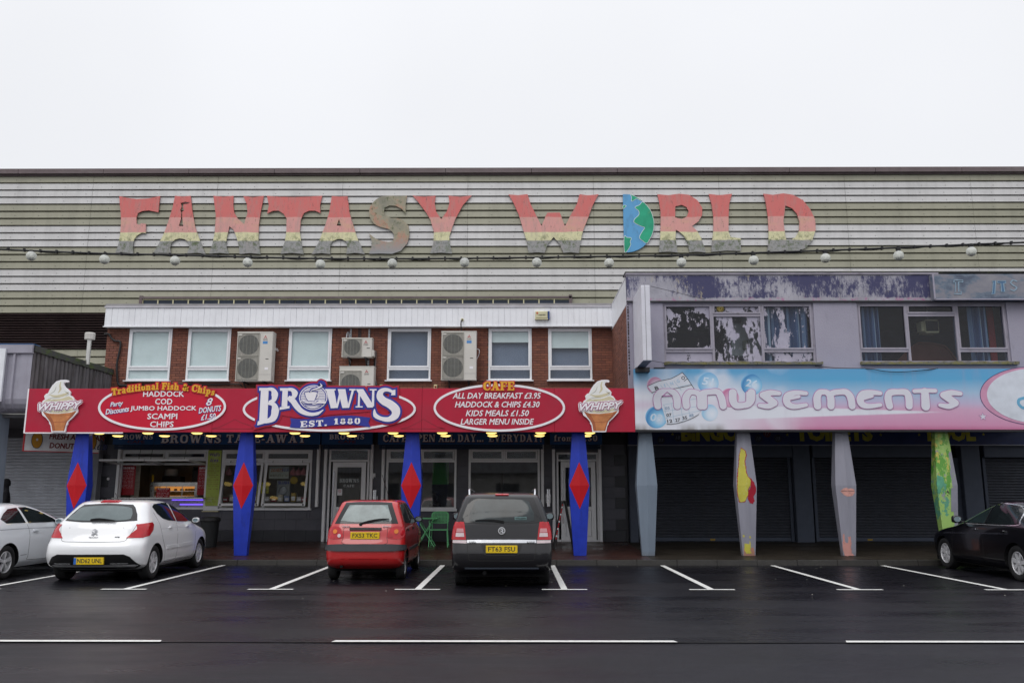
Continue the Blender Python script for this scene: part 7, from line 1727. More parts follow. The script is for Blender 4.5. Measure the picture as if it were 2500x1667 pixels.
# blue bingo board half hidden by the canopy edge
Yb = YS - .35; xa_ = X(1533, 1070, Yb); z0 = Z(1085, Yb, 1800)
t = thing('bingo_board', 'dark blue board under the canopy with the lower halves of dull yellow words showing', 'arcade board', (8, Yb, z0))
b = MB(); b.box(xa_, XE, Yb, YS - .23, z0, ZSO - .005); b.build('board', pm('navy_board', (.012, .025, .11), .4, var=.2, dirt=(.04, .015, .02, .6), dk=(.8, .8, 3)), t)
b = MB(); b.box(xa_ - .02, XE, Yb - .02, Yb + .01, z0 - .03, z0 - .003); b.build('trim', pm('trim_grey', (.30, .31, .36), .5), t)
dull = pm('dull_yellow_print', (.40, .36, .03), .5, dirt=(.05, .05, .03, .6))
for w, u, wd in (('BINGO', 1733, 141), ('TOILETS', 2035, 190), ('POOL', 2322, 118)):
    b = MB(); txt(b, w, u, 1056, wd, 42, Yb - .001, bold=.06); b.build('lettering', dull, t)
for w, u, v in (('03', 1614, 1074), ('18', 1655, 1068), ('18', 1852, 1070), ('17', 1873, 1058), ('03', 1899, 1070)):
    x, z = P(u, v, Yb); b = MB(); b.prism(ell(x, z, .11, .11, 20), Yb - .003, Yb - .0005); o = b.build('ball_print', pm('navy_ball', (.03, .03, .05), .5) if w != '17' else pm('maroon_ball', (.12, .02, .03), .5), t)
    b = MB(); txt(b, w, x, z, .13, .1, Yb - .003, src=False, bold=.02, shear=.2); b.build('number', pm('ball_grey', (.16, .18, .25), .5), o)
for u, v in ((1642, 1060), (1922, 1061), (2150, 1061), (2244, 1061), (2401, 1060)):
    x, z = P(u, v, Yb); st = [(x + (.05 if k % 2 == 0 else .02) * math.cos(R(90 + k * 36)), z + (.05 if k % 2 == 0 else .02) * math.sin(R(90 + k * 36))) for k in range(10)]
    b = MB(); tri_shape(b, st, [], Yb - .003, Yb - .0005); b.build('star', dull, t)

# ------------------------------------------------------------------ corrugated building at the left
xg = X(79, 860, YG); zg = Z(841, YG, 40)
cor = thing('corrugated_unit', 'grey corrugated sheet unit with a curved lower edge at the left of the cafe', 'corrugated building', (xg - 1.5, YG, ZP))
lil = pm('lilac_grey_steel', (.33, .32, .38), .5, .2, var=.08, dirt=(.19, .17, .19, .5), dk=(4, 4, .8))
dirty = pm('stained_grey_sheet', (.155, .145, .155), .65, var=.2, dirt=(.05, .042, .04, .9), dk=(4, 4, .5), dirt_lo=.42, k=1.5)
zb_ = Z(985, YG, 40)
def ribbed(n, pitch, amp):
    out = []
    for i in range(n): x = i * pitch; out += [(x, 0), (x + pitch * .55, 0), (x + pitch * .65, -amp), (x + pitch * .9, -amp)]
    return out
b = MB(); rb = ribbed(16, .205, .05); v = []
arc_ = [(0, zg - .22, 0), (0, zb_ + .12, 0), (.03, zb_ - .0, 1), (.1, zb_ - .10, 1), (.22, zb_ - .17, 1), (.38, zb_ - .2, 1)]
for dy, z, _ in arc_:
    for x, d in rb: v.append((xg - .28 - x, YG + .05 + dy + d * (1 if dy < .2 else .6), z))
n = len(rb); f = [(r_ * n + i, r_ * n + i + 1, (r_ + 1) * n + i + 1, (r_ + 1) * n + i) for r_ in range(len(arc_) - 1) for i in range(n - 1)]
b.add(v, f); b.build('front_sheet', lil, cor)
b = MB(); 
for r_ in range(len(arc_) - 1):
    (d0, za_, _), (d1, zb2, _) = arc_[r_], arc_[r_ + 1]
    b.add([(xg - .29, YG + .03 + d0, za_), (xg, YG + .03 + d0, za_), (xg, YG + .03 + d1, zb2), (xg - .29, YG + .03 + d1, zb2)], [(0, 3, 2, 1)])
b.build('corner_sheet', lil, cor)
b = MB(); b.cbox(xg - 4, xg + .01, YG - .03, YG + .05, zg - .22, zg, .01); b.build('top_trim', lil, cor)
b = MB(); b.box(xg - 4, xg + .012, YG - .035, YG + .3, zg + .002, zg + .02); b.build('blue_edge', pm('blue_edging', (.05, .13, .30), .5), cor)
# flank: sheets running back to the brick corner
b = MB(); v = []; L2 = YS + .6 - YG; k = int(L2 / .19)
for i in range(k):
    y = YG + .05 + i * .19
    for yy, d in ((y, 0), (y + .11, 0), (y + .13, -.035), (y + .175, -.035)): v += [(xg + d, yy, ZSO - .2), (xg + d, yy, zg - .16)]
b.add(v, [(2 * i, 2 * i + 2, 2 * i + 3, 2 * i + 1) for i in range(len(v) // 2 - 1)]); b.build('side_sheet', dirty, cor)
b = MB(); v = []
for i in range(30):
    y = YG + .04 + (L2) * i / 29; w_ = random.uniform(-.012, .012); v += [(xg - .04, y, zg - .17), (xg + .035 + w_, y, zg - .17 + w_), (xg + .035 + w_, y, zg - .01), (xg - .04, y, zg + .0)]
b.add(v, [(i * 4 + q, i * 4 + 4 + q, i * 4 + 4 + (q + 1) % 4, i * 4 + (q + 1) % 4) for i in range(29) for q in range(4)])
def mossy():
    m = M('mossy_flashing', .9); c = m.mix(m.rng(m.noise((5, 3, 5), 6, .8), .48, .6), (.06, .06, .06), (.07, .10, .03)); m.col(c); return m.mat
b.build('side_flashing', mossy(), cor, fix=True)
b = MB(); b.box(xg - 6, xg - .05, YG + .3, YS + 2, zg - .25, zg - .15); b.build('roof', roof_felt, cor)
b = MB(); b.box(xg - 6, xg - .02, YG + .5, YS, zb_ - .3, zb_ - .22); b.build('underside', soffit_m, cor)
x1_ = X(8.5, 930, YG - .03); b = MB(); b.box(x1_ - 2.5, x1_, YG - .08, YG - .02, Z(980, YG - .05, 0), Z(851, YG - .05, 0)); tag(b.build('white_sign', pm('white_sign_face', (.75, .77, .82), .4)), 'plain white sign cut off by the left edge on the corrugated unit', 'sign')
# flue
x, z = P(217, 850, 22.6)
t = thing('flue', 'short steel flue with a drum cap on the corrugated roof', 'flue', (x, 22.6, zg - .15))
b = MB(); zc0 = Z(830, 22.6, 217); b.lathe([(.055, zg - .16), (.055, zc0 - .02), (.066, zc0 - .02), (.066, zc0)], (x, 22.6, 0), 'z', 16); b.build('pipe', steel, t, smooth=True)
b = MB(); b.lathe([(.07, zc0), (.13, zc0 + .01), (.135, zc0 + .18), (.12, zc0 + .2), (0, zc0 + .2)], (x, 22.6, 0), 'z', 12); b.build('cap', pm('flue_cap', (.60, .58, .55), .5, .3), t)
# slate column at the very left
Yc = YG + .55
xq_ = X(-15, 1180, Yc); b = MB(); zt_ = zb_ - .2
b.add([(xq_ - .25, Yc - .12, ZP), (xq_ + .09, Yc - .12, ZP), (xq_ + .19, Yc + .15, ZP), (xq_ - .25, Yc + .15, ZP), (xq_ - .2, Yc - .12, zt_), (xq_ + .03, Yc - .12, zt_), (xq_ + .13, Yc + .15, zt_), (xq_ - .2, Yc + .15, zt_)], [(0, 3, 2, 1), (4, 5, 6, 7), (0, 1, 5, 4), (1, 2, 6, 5), (2, 3, 7, 6), (3, 0, 4, 7)])
tag(b.build('column', peeled('slate_column_paint', (.17, .20, .25), [])), 'slate grey column cut off by the left edge under the corrugated unit', 'column')
# silver shutter, posts and the donut sign
Yl = YS + .05
shutter(X(-90, 1180, Yl), X(210, 1180, Yl), ZB, Z(1068, Yl, 100), Yl, slat_grey, 'silver shutter behind the white hatchback', box_h=.5, rm=pm('dark_housing', (.08, .08, .09), .5), pitch=.0865)
x0 = X(221, 1180, YS - .2); x1 = X(238, 1180, YS - .2); b = MB(); b.cbox(x0, x1, YS - .25, YS + .1, ZB, ZSO, .01); tag(b.build('post', pm('putty_post', (.26, .27, .30), .6)), 'putty grey post between the silver shutter and the dark tiled pier', 'post')
b = MB(); b.box(xg - 3.5, x0 + .02, YS + .13, YS + .3, ZB, ZSO + .2); b.build('rear_wall', matt_black, cor)
ya, yb2 = 21.3, 22.5
pa = (X(61, 1075, ya), ya); pb = (X(243, 1075, yb2), yb2)
za1, za0 = Z(1056, ya, 60) + .1, Z(1099, ya, 60)
ang = math.atan2(pb[1] - pa[1], pb[0] - pa[0]); Ld = math.hypot(pb[0] - pa[0], pb[1] - pa[1])
t = thing('donut_sign', 'white board hung askew reading fresh American donuts, with an orange ring at each end', 'donut sign', (pa[0], pa[1], za0), rz=ang)
def dl(bm, name, m, par=t): o = link(name, bm.mesh(name, m), par, world=False); return o
h_ = za1 - za0
b = MB(); b.box(0, Ld, 0, .06, 0, h_); bo = dl(b, 'board', pm('white_sign_board', (.60, .60, .62), .5, dirt=(.35, .33, .33, .4)))
b = MB(); b.box(-.03, -.002, -.004, .064, -.02, h_); b.box(0, Ld, -.004, .02, -.022, -.003); dl(b, 'red_edge', print_red)
for i, xx in enumerate((.27, Ld - .2)):
    b = MB(); tri_shape(b, ell(xx, h_ * .5, .12, .205, 28), [ell(xx, h_ * .5 + .01, .028, .035, 12)], -.012, -.001); dl(b, 'donut_print', pm('donut_orange', (.42, .20, .02), .5, var=.2))
    b = MB(); pts = ell(xx, h_ * .5, .125, .21, 28); b.ribbon(pts + [pts[0]], .014, -.014, -.0125, 'flat'); dl(b, 'donut_outline', print_black)
for s_, xx, zz, w in (('FRESH AMERICAN', 1.22, .70, 1.35), ('DONUTS', .90, .27, .66), ('8 FOR \u00a31.50', 1.68, .27, .6)):
    b = MB(); txt(b, s_, xx, h_ * zz, w, h_ * .27, -.001, src=False, bold=.035, shear=.12); dl(b, 'lettering', pm('brown_red_print', (.16, .02, .025), .5) if s_ != '8 FOR \u00a31.50' else print_navy)
for xx in (.4, Ld - .4): b = MB(); b.box(xx, xx + .02, .02, .04, h_, ZSO - za0); dl(b, 'hanger', dark_metal)
a, c, p, q = kq(211, 222, 1172, 1216, YS - .3)
t = thing('ice_cream_poster', 'narrow blue and yellow ice cream poster beside the left blue column', 'poster', (a, YS - .3, p)); b = MB(); b.box(a, c, YS - .3, YS - .28, p, q - .15); b.build('blue_part', pm('poster_blue', (.03, .22, .50), .4), t); b = MB(); b.box(a, c, YS - .3, YS - .28, q - .149, q); b.build('yellow_part', pm('poster_yellow', (.60, .45, .03), .4), t)
b = MB(); b.box(a - .3, a - .002, YS - .3, YS - .285, p, q); b.build('back_board', pm('poster_blue_dark', (.02, .12, .3), .4), t)

# ------------------------------------------------------------------ festoon lights strung across the view
YFL = 11.4
bl_ = [(72,588),(240,596),(402,599),(569,603),(736,607),(901,605),(1067,603),(1233,603),(1399,604),(1565,603),(1731,598),(1896,593),(2064,587),(2231,578)]
cb = [(-10, 570), (72,576.5),(240,583),(402,586),(569,591),(736,594.5),(901,595),(1067,594),(1233,592),(1399,589.5),(1565,587),(1731,581.5),(1896,576),(2064,569.5),(2231,562),(2360,557),(2500,548)]
ks_ = 2500 / 2352
cable('festoon_cable', 'black cable carrying a row of clear globe lamps across the whole view', [q3(-250 if u < 0 else u * ks_, (v - (7 if u < 0 else 0)) * ks_ - .5, YFL) for u, v in cb], .014, cat='light cable')
b = MB(); pts = []
for i in range(160):
    u = -200 + i * 17.5; k = 0
    uu = u / ks_
    for j in range(len(cb) - 1):
        if cb[j][0] <= uu <= cb[j + 1][0]: k = j
    (u0, v0), (u1_, v1) = cb[k], cb[k + 1]; v = v0 + (v1 - v0) * (max(uu, -10) - u0) / (u1_ - u0)
    pts.append(q3(u, (v + 1.6 + 1.6 * math.sin(i * 1.1)) * ks_, YFL))
b.tube(pts, .006, 5); tag(b.build('festoon_wire', black_plastic), 'thin second wire looping loosely round the festoon cable', 'wire')
names = ['at the far left end, over the louvres', 'left of the letter F', 'under the first letter A', 'under the letter N', 'under the second letter A', 'right of the worn letter S foot', 'right of the letter Y', 'under the left foot of the letter W', 'under the gap after the letter W', 'under the letter R', 'under the foot of the letter L', 'under the last letter D', 'second from the right end', 'nearest the right edge']
for i, (u, v) in enumerate(bl_):
    x, z = P(u * ks_, v * ks_, YFL); zc = P(u * ks_, cb[i + 1][1] * ks_, YFL)[1]
    t = thing('festoon_lamp', 'clear globe lamp on the festoon cable ' + names[i], 'festoon lamp', (x, YFL, zc), group='clear globe lamps on the festoon cable')
    r = .068
    b = MB(); b.lathe([(0, zc + .012), (.032, zc + .01), (.034, zc - .02), (.028, z + r * .92), (.03, z + r * .85), (0, z + r * .85)], (x, YFL, 0), 'z', 12); b.build('holder', black_plastic, t, smooth=True)
    b = MB(); pr = [(r * math.sin(R(a)), z + r * math.cos(R(a))) for a in range(18, 181, 9)]; b.lathe(pr, (x, YFL, 0), 'z', 22); b.build('globe', bulb_glass, t, smooth=True)
    b = MB(); pr = [(max(.0005, r * .93 * math.sin(R(a))), z + r * .93 * math.cos(R(a))) for a in range(118, 181, 6)]; b.lathe([(0, pr[0][1])] + pr, (x, YFL, 0), 'z', 22); b.build('pale_base', pm('bulb_white', (.80, .80, .74), .3) if i % 3 != 2 else pm('bulb_ivory', (.62, .60, .48), .3), t, smooth=True)
    b = MB(); b.lathe([(0, z + .03), (.016, z + .03), (.022, z + .0), (.016, z - .03), (0, z - .035)], (x, YFL, 0), 'z', 10); b.build('inner_lamp', pm('inner_white', (.7, .7, .66), .3), t, smooth=True)
cl_ = MB()
for i in range(64):
    u = 20 + i * 39.5; uu = u / ks_
    for j in range(len(cb) - 1):
        if cb[j][0] <= uu <= cb[j + 1][0]: k = j
    (u0, v0), (u1_, v1) = cb[k], cb[k + 1]; v = (v0 + (v1 - v0) * (uu - u0) / (u1_ - u0)) * ks_
    x, z = P(u, v, YFL); cl_.box(x - .012, x + .012, YFL - .02, YFL + .02, z - .018, z + .026)
cl_.build('cable_clip', black_plastic, bpy.data.objects['festoon_cable'], kind='stuff')
# ------------------------------------------------------------------ cars
def paint(name, c, flake=0, dirt=(.25, .24, .22), coat=1.0):
    m = M(name, .28, metal=flake, coat=coat, spec=.5 * coat)
    z = N(m.nt, 'TexCoord').outputs['Object']; s = m.xyz(z)
    low = m.math('MULTIPLY', m.rng(s[2], .55, .22), m.rng(m.noise(5, 5, .7), .35, .7))
    m.col(m.mix(m.math('MULTIPLY', low, .22), m.mix(m.rng(m.noise(1.2, 2), .35, .7), c, tuple(q * .96 for q in c)), dirt))
    return m.mat
car_dark = pm('car_window_glass', (.012, .016, .018), .04, spec=.5, var=.3, k=1.5)
car_rear = pm('car_rear_glass', (.11, .14, .145), .08, spec=.5, var=.22, k=2.2)
car_black = pm('car_black_trim', (.012, .012, .013), .35)
car_under = pm('car_underbody', (.006, .006, .007), .9)
band_black = pm('glass_black_border', (.01, .01, .011), .08, spec=.5)
seam_m = pm('panel_gap', (.03, .03, .03), .8)

def pchip(keys, n):
    """smooth resampling of the level table"""
    pts = [tuple(k) for k in keys]; out = []
    m = len(pts)
    def val(i, t, c):
        p0, p1, p2, p3 = pts[max(i - 1, 0)][c], pts[i][c], pts[i + 1][c], pts[min(i + 2, m - 1)][c]
        d1 = (p2 - p0) / 2; d2 = (p3 - p1) / 2; s = p2 - p1
        if s == 0: d1 = d2 = 0
        else:
            if d1 / s < 0: d1 = 0
            if d2 / s < 0: d2 = 0
            d1 = max(-3 * abs(s), min(3 * abs(s), d1)); d2 = max(-3 * abs(s), min(3 * abs(s), d2))
        return (2 * t ** 3 - 3 * t * t + 1) * p1 + (t ** 3 - 2 * t * t + t) * d1 + (-2 * t ** 3 + 3 * t * t) * p2 + (t ** 3 - t * t) * d2
    for i in range(m - 1):
        for j in range(n): out.append(tuple(val(i, j / n, c) for c in range(len(pts[0]))))
    out.append(pts[-1]); return out

class Car:
    def __init__(s, name, label, loc, rz, levels, wheels, mat, nr=3.2, nf=2.8, arch=.045):
        s.t = thing(name, label, 'car', loc, R(rz), 'cars parked nose-in before the shops')
        s.mat = mat
        lv = pchip(levels, 5)
        NR, NS, NF = 15, 22, 13; half = []; rings = []
        for z, yr, yf, w, cr, cf in lv:
            h = []
            for k in range(NR):
                t = math.pi / 2 * k / (NR - 1); h.append((w * math.sin(t) ** (2 / nr), yr + cr * (1 - math.cos(t) ** (2 / nr))))
            for k in range(1, NS):
                q = k / NS; h.append((w + .012 * math.sin(math.pi * q), yr + cr + (yf - cf - yr - cr) * q))
            for k in range(NF):
                t = math.pi / 2 * (1 - k / (NF - 1)); h.append((w * math.sin(t) ** (2 / nf), yf - cf * (1 - math.cos(t) ** (2 / nf))))
            ring = [(x, y, z) for x, y in h] + [(-x, y, z) for x, y in h[-2:0:-1]]
            rings.append(ring)
        n = len(rings[0]); b = MB()
        for r_ in rings: b.v += r_
        for i in range(len(rings) - 1):
            for k in range(n): b.f.append((i * n + k, i * n + (k + 1) % n, (i + 1) * n + (k + 1) % n, (i + 1) * n + k)); b.m.append(0)
        b.f.append(tuple(range(n - 1, -1, -1))); b.f.append(tuple(range((len(rings) - 1) * n, len(rings) * n))); b.m += [1, 0]
        me = b.mesh('body', [mat, car_under], fix=True)
        s.bvh = BVHTree.FromPolygons([v.co.copy() for v in me.vertices], [tuple(p.vertices) for p in me.polygons])
        # wheel arches cut out of the shell
        tmp = bpy.data.objects.new('tmp', me); COL.objects.link(tmp)
        c = MB()
        for yw, r, hw, tw in wheels:
            for sd in (-1, 1):
                ra = r + arch; m_ = 28; x0, x1 = (hw - .30) * sd, (hw + .3) * sd
                v = [(x, yw + ra * math.cos(R(360 * k / m_)), r + ra * math.sin(R(360 * k / m_))) for x in (min(x0, x1), max(x0, x1)) for k in range(m_)]
                c.add(v, [tuple(range(m_ - 1, -1, -1)), tuple(range(m_, 2 * m_))] + [(k, (k + 1) % m_, m_ + (k + 1) % m_, m_ + k) for k in range(m_)])
        cm = c.mesh('cut', [car_under], fix=True); co = bpy.data.objects.new('cut', cm); COL.objects.link(co)
        md = tmp.modifiers.new('b', 'BOOLEAN'); md.operation = 'DIFFERENCE'; md.object = co; md.solver = 'EXACT'
        try: md.material_mode = 'TRANSFER'
        except Exception: pass
        dg = bpy.context.evaluated_depsgraph_get(); me2 = bpy.data.meshes.new_from_object(tmp.evaluated_get(dg))
        bpy.data.objects.remove(tmp); bpy.data.objects.remove(co)
        me2.name = 'body'; me2.polygons.foreach_set('use_smooth', [True] * len(me2.polygons))
        try: me2.set_sharp_from_angle(angle=R(38))
        except Exception: pass
        s.body = link('body', me2, s.t, world=False)
    def put(s, b, name, m, parent=None, smooth=False, fix=False):
        return b.build(name, m, parent or s.t, smooth=smooth, world=False, fix=fix)
    def cast(s, sx, z, th):
        d = Vector((-math.sin(R(th)), math.cos(R(th)), 0)); e = Vector((math.cos(R(th)), math.sin(R(th)), 0))
        mid = Vector((0, 2, 0)) if th else Vector((0, 0, 0))
        o = e * sx + Vector((0, 0, z)) - d * 8 + (Vector((0, 0, 0)))
        h = s.bvh.ray_cast(o, d)
        k = 0
        while h[0] is None and k < 60:
            k += 1
            if abs(th) == 90: o = o + Vector((0, .012 if (sx if th > 0 else -sx) < 2 else -.012, 0))
            else: o = o + Vector((-.006 if o.x > 0 else .006, 0, -.004))
            h = s.bvh.ray_cast(o, d)
        if h[0] is None: h = s.bvh.find_nearest(o + d * 8)
        return h[0], h[1]
    def patch(s, poly, th, name, m, off=.003, thick=.012, parent=None, res=.07, smooth_c=0):
        if smooth_c: poly = curve(poly, smooth_c, True)
        P_ = []
        if 'window' in name: off += .006 if 'border' not in name else .004; res = .035
        n = len(poly)
        for i in range(n):
            a, c = poly[i], poly[(i + 1) % n]; L_ = math.hypot(c[0] - a[0], c[1] - a[1]); k = max(1, int(L_ / .05))
            for j in range(k): P_.append((a[0] + (c[0] - a[0]) * j / k, a[1] + (c[1] - a[1]) * j / k))
        nb = len(P_); vs = [Vector(p) for p in P_]; ed = [(i, (i + 1) % nb) for i in range(nb)]
        def inside(p):
            r = False
            for i in range(nb):
                a, c = P_[i], P_[(i + 1) % nb]
                if (a[1] > p[1]) != (c[1] > p[1]) and p[0] < (c[0] - a[0]) * (p[1] - a[1]) / (c[1] - a[1]) + a[0]: r = not r
            return r
        x0, x1 = min(p[0] for p in P_), max(p[0] for p in P_); z0, z1 = min(p[1] for p in P_), max(p[1] for p in P_)
        nx, nz_ = max(1, int((x1 - x0) / res)), max(1, int((z1 - z0) / res))
        for i in range(1, nx):
            for j in range(1, nz_):
                p = (x0 + (x1 - x0) * i / nx, z0 + (z1 - z0) * j / nz_)
                if inside(p) and min((p[0] - q[0]) ** 2 + (p[1] - q[1]) ** 2 for q in P_) > .0005: vs.append(Vector(p))
        v2, _, f2, *_r = delaunay_2d_cdt(vs, ed, [], 1, 1e-6)
        e = Vector((math.cos(R(th)), math.sin(R(th)), 0))
        F_, B_ = [], []
        for p in v2:
            h, nn = s.cast(p.x, p.y, th); F_.append(tuple(h + nn * off)); B_.append(tuple(h - nn * thick))
        fs = []
        for f in f2:
            a, b_, c = (v2[i] for i in f[:3]); fs.append(tuple(f) if (b_ - a).cross(c - a) > 0 else tuple(f[::-1]))
        cnt = set((f[i], f[(i + 1) % len(f)]) for f in fs for i in range(len(f)))
        rim = [(a, b_) for a, b_ in cnt if (b_, a) not in cnt]; n2 = len(v2)
        b = MB(); b.add(F_ + B_, fs + [(b_, a, a + n2, b_ + n2) for a, b_ in rim])
        return s.put(b, name, m, parent, smooth=30)
    def side(s, poly, name, m, both=True, **k):
        r = s.patch([(y, z) for y, z in poly], 90, name, m, **k)
        if both: s.patch([(-y, z) for y, z in poly[::-1]], -90, name, m, **k)
        return r
    def rear2(s, poly, name, m, **k):
        s.patch(poly, 0, name, m, **k); return s.patch([(-x, z) for x, z in poly[::-1]], 0, name, m, **k)
    def seam(s, pts, th, w=.007, name='panel_gap', m=None, parent=None, off=.0015):
        L_, R_ = [], []
        pts = curve(pts, 4) if len(pts) > 2 else pts
        for i, p in enumerate(pts):
            a, c = pts[max(i - 1, 0)], pts[min(i + 1, len(pts) - 1)]; l = math.hypot(c[0] - a[0], c[1] - a[1]) or 1
            nx, nz_ = -(c[1] - a[1]) / l * w / 2, (c[0] - a[0]) / l * w / 2; L_.append((p[0] + nx, p[1] + nz_)); R_.append((p[0] - nx, p[1] - nz_))
        vf, vb = [], []
        for p in L_ + R_:
            h, nn = s.cast(p[0], p[1], th); vf.append(tuple(h + nn * off)); vb.append(tuple(h - nn * .004))
        n = len(L_); b = MB(); N2 = 2 * n
        b.add(vf + vb, [(i + 1, i, n + i, n + i + 1) for i in range(n - 1)] + [(i, i + 1, N2 + i + 1, N2 + i) for i in range(n - 1)] + [(n + i + 1, n + i, N2 + n + i, N2 + n + i + 1) for i in range(n - 1)])
        return s.put(b, name, m or seam_m, parent)
    def wheels(s, specs, rim_m=None, spokes=5, style='spoke', turn=0):
        for k, (yw, r, hw, tw) in enumerate(specs):
            for sd in (-1, 1):
                xo = hw * sd - sd * .015; xi = xo - sd * tw
                rr_ = r * .66
                def pt(rad, x): return (rad, x)
                prof = [(rr_, xi), (r * .93, xi), (r, xi + sd * .03), (r, xo - sd * .03), (r * .97, xo - sd * .012), (r * .90, xo), (rr_ * 1.06, xo - sd * .004), (rr_, xo - sd * .018)]
                b = MB(); b.lathe(prof, (0, yw, r), 'x', 32, cap=False); w_ = s.put(b, 'wheel', rubber, smooth=45, fix=True)
                b = MB(); b.lathe([(0, xi + sd * .07), (rr_, xi + sd * .07)], (0, yw, r), 'x', 24); s.put(b, 'brake_shadow', car_under, w_)
                b = MB(); b.lathe([(rr_ * .99, xo - sd * .1), (rr_ * .985, xo - sd * .02), (rr_ * .93, xo - sd * .012), (rr_ * .90, xo - sd * .03), (rr_ * .90, xo - sd * .1)], (0, yw, r), 'x', 32, cap=False)
                b.lathe([(rr_ * .2, xo - sd * .06), (rr_ * .2, xo - sd * .025), (rr_ * .12, xo - sd * .018), (0, xo - sd * .018)], (0, yw, r), 'x', 16)
                for j in range(spokes):
                    for dd in ((-.13, .13) if style == 'twin' else (0,)):
                        a = 2 * math.pi * j / spokes + .3 + dd * .9
                        wd = {'spoke': .34, 'twin': .13, 'cap': .42}[style] * rr_
                        ca, sa = math.cos(a), math.sin(a)
                        def q(rad, off, x): return (x, yw + rad * ca - off * sa, r + rad * sa + off * ca)
                        w0, w1 = wd * .42, wd * .5; xa_, xb_ = xo - sd * .03, xo - sd * .022; xd = xo - sd * .075
                        v = [q(rr_ * .15, -w0, xa_), q(rr_ * .15, w0, xa_), q(rr_ * .93, w1, xb_), q(rr_ * .93, -w1, xb_), q(rr_ * .15, -w0, xd), q(rr_ * .15, w0, xd), q(rr_ * .93, w1, xd), q(rr_ * .93, -w1, xd)]
                        b.add(v, [(0, 1, 2, 3), (4, 7, 6, 5), (0, 4, 5, 1), (1, 5, 6, 2), (2, 6, 7, 3), (3, 7, 4, 0)])
                s.put(b, 'rim', rim_m or alloy, w_, fix=True)
    def plate(s, text, x, z, y, blue=False, w=.52, m=None, tilt=0):
        b = MB(); b.cbox(x - w / 2 - .008, x + w / 2 + .008, y - .012, y + .03, z - .063, z + .063, .004); o = s.put(b, 'number_plate', m or plate_y)
        if blue: b = MB(); b.box(x - w / 2 - .006, x - w / 2 + .04, y - .0145, y - .0122, z - .058, z + .058); s.put(b, 'blue_band', pm('plate_blue', (.03, .14, .50), .4), o)
        b = MB(); txt(b, text, x + (.02 if blue else 0), z + .004, w * (.86 if blue else .88), .078, y - .0122, src=False, bold=.012, depth=.002); s.put(b, 'lettering', print_black, o)
    def mirror(s, x, y, z, m, w=.13, h=.095, sides=(-1, 1), stem=.07):
        for sd in sides:
            b = MB(); v = []; n = 14
            for k, (yy, sc) in enumerate(((-.06, .9), (-.05, 1), (.02, .95), (.09, .6), (.11, .15))):
                for j in range(n):
                    a = 2 * math.pi * j / n; ca, sa = math.cos(a), math.sin(a)
                    ex = abs(ca) ** .65 * (1 if ca > 0 else -1); ez = abs(sa) ** .65 * (1 if sa > 0 else -1)
                    v.append((sd * (x + stem) + ex * w * .55 * sc, y + yy, z + ez * h * .55 * sc * (1 + .1 * sd * ex)))
            f = [(i * n + k, i * n + (k + 1) % n, (i + 1) * n + (k + 1) % n, (i + 1) * n + k) for i in range(4) for k in range(n)] + [tuple(range(n - 1, -1, -1)), tuple(range(4 * n, 5 * n))]
            b.add(v, f); o = s.put(b, 'wing_mirror', m, smooth=50, fix=True)
            b = MB(); b.prism([(sd * (x + stem) + .45 * w * math.cos(R(20 + 40 * k)) * .95, z + .42 * h * math.sin(R(20 + 40 * k))) for k in range(9)], y - .066, y - .0605); s.put(b, 'mirror_glass', pm('mirror_face', (.35, .45, .5), .05, .7), o)
            b = MB(); b.tube([(sd * (x - .08), y + .03, z - h * .35), (sd * (x + stem), y + .02, z - h * .3)], .02, 6); s.put(b, 'arm', car_black, o)
    def under(s, w, y0, y1): b = MB(); b.box(-w, w, y0, y1, .17, .34); s.put(b, 'underbody', car_under)

# white five-door hatchback
wp = paint('white_car_paint', (.80, .81, .83))
lv = [(.22, .34, 4.02, .80, .30, .55), (.30, .12, 4.18, .875, .30, .7), (.40, .035, 4.25, .90, .34, .75), (.52, .0, 4.27, .905, .36, .8), (.66, .015, 4.25, .905, .38, .8), (.76, .09, 4.17, .905, .38, .8), (.84, .13, 4.0, .90, .38, .8),
      (.92, .16, 3.65, .885, .38, .75), (1.0, .19, 3.28, .865, .40, .62), (1.08, .235, 3.08, .835, .45, .55), (1.2, .34, 2.82, .775, .50, .5), (1.32, .47, 2.52, .715, .52, .5), (1.41, .60, 2.22, .665, .5, .5), (1.455, .72, 1.98, .61, .42, .45), (1.485, .95, 1.72, .50, .3, .35), (1.497, 1.15, 1.5, .32, .2, .15)]
wsp = [(.80, .318, .895, .20), (3.41, .318, .895, .20)]
c = Car('parked_car', 'white five-door hatchback with a yellow plate and raked red tail lamps', (-7.83, 15.78, 0), 2.2, lv, wsp, wp, nr=3.0)
c.wheels(wsp, spokes=6, style='spoke'); c.under(.78, .5, 3.9)
c.patch([(-.66, 1.11), (-.60, 1.22), (-.52, 1.345), (-.46, 1.40), (0, 1.425), (.46, 1.40), (.53, 1.345), (.62, 1.22), (.67, 1.11), (.3, 1.085), (-.3, 1.085)], 0, 'rear_window_border', band_black, smooth_c=0)
c.patch([(-.60, 1.13), (-.53, 1.24), (-.45, 1.345), (0, 1.375), (.42, 1.35), (.52, 1.27), (.55, 1.18), (.50, 1.12), (0, 1.105)], 0, 'rear_window', car_rear, off=.006, smooth_c=3)
c.patch([(-.17, 1.44), (.17, 1.44), (.17, 1.468), (-.17, 1.468)], 0, 'brake_lamp', lamp_red, off=.02)
light = [(.60, .80), (.66, .875), (.74, .96), (.79, 1.03), (.83, 1.06), (.86, 1.05), (.885, .95), (.90, .82), (.86, .80)]
c.patch([(x - .02, z) for x, z in light][:9], 0, 'tail_lamp', lamp_red, off=.009, res=.035); c.patch([(-x + .02, z) for x, z in light][::-1], 0, 'tail_lamp', lamp_red, off=.009, res=.035)
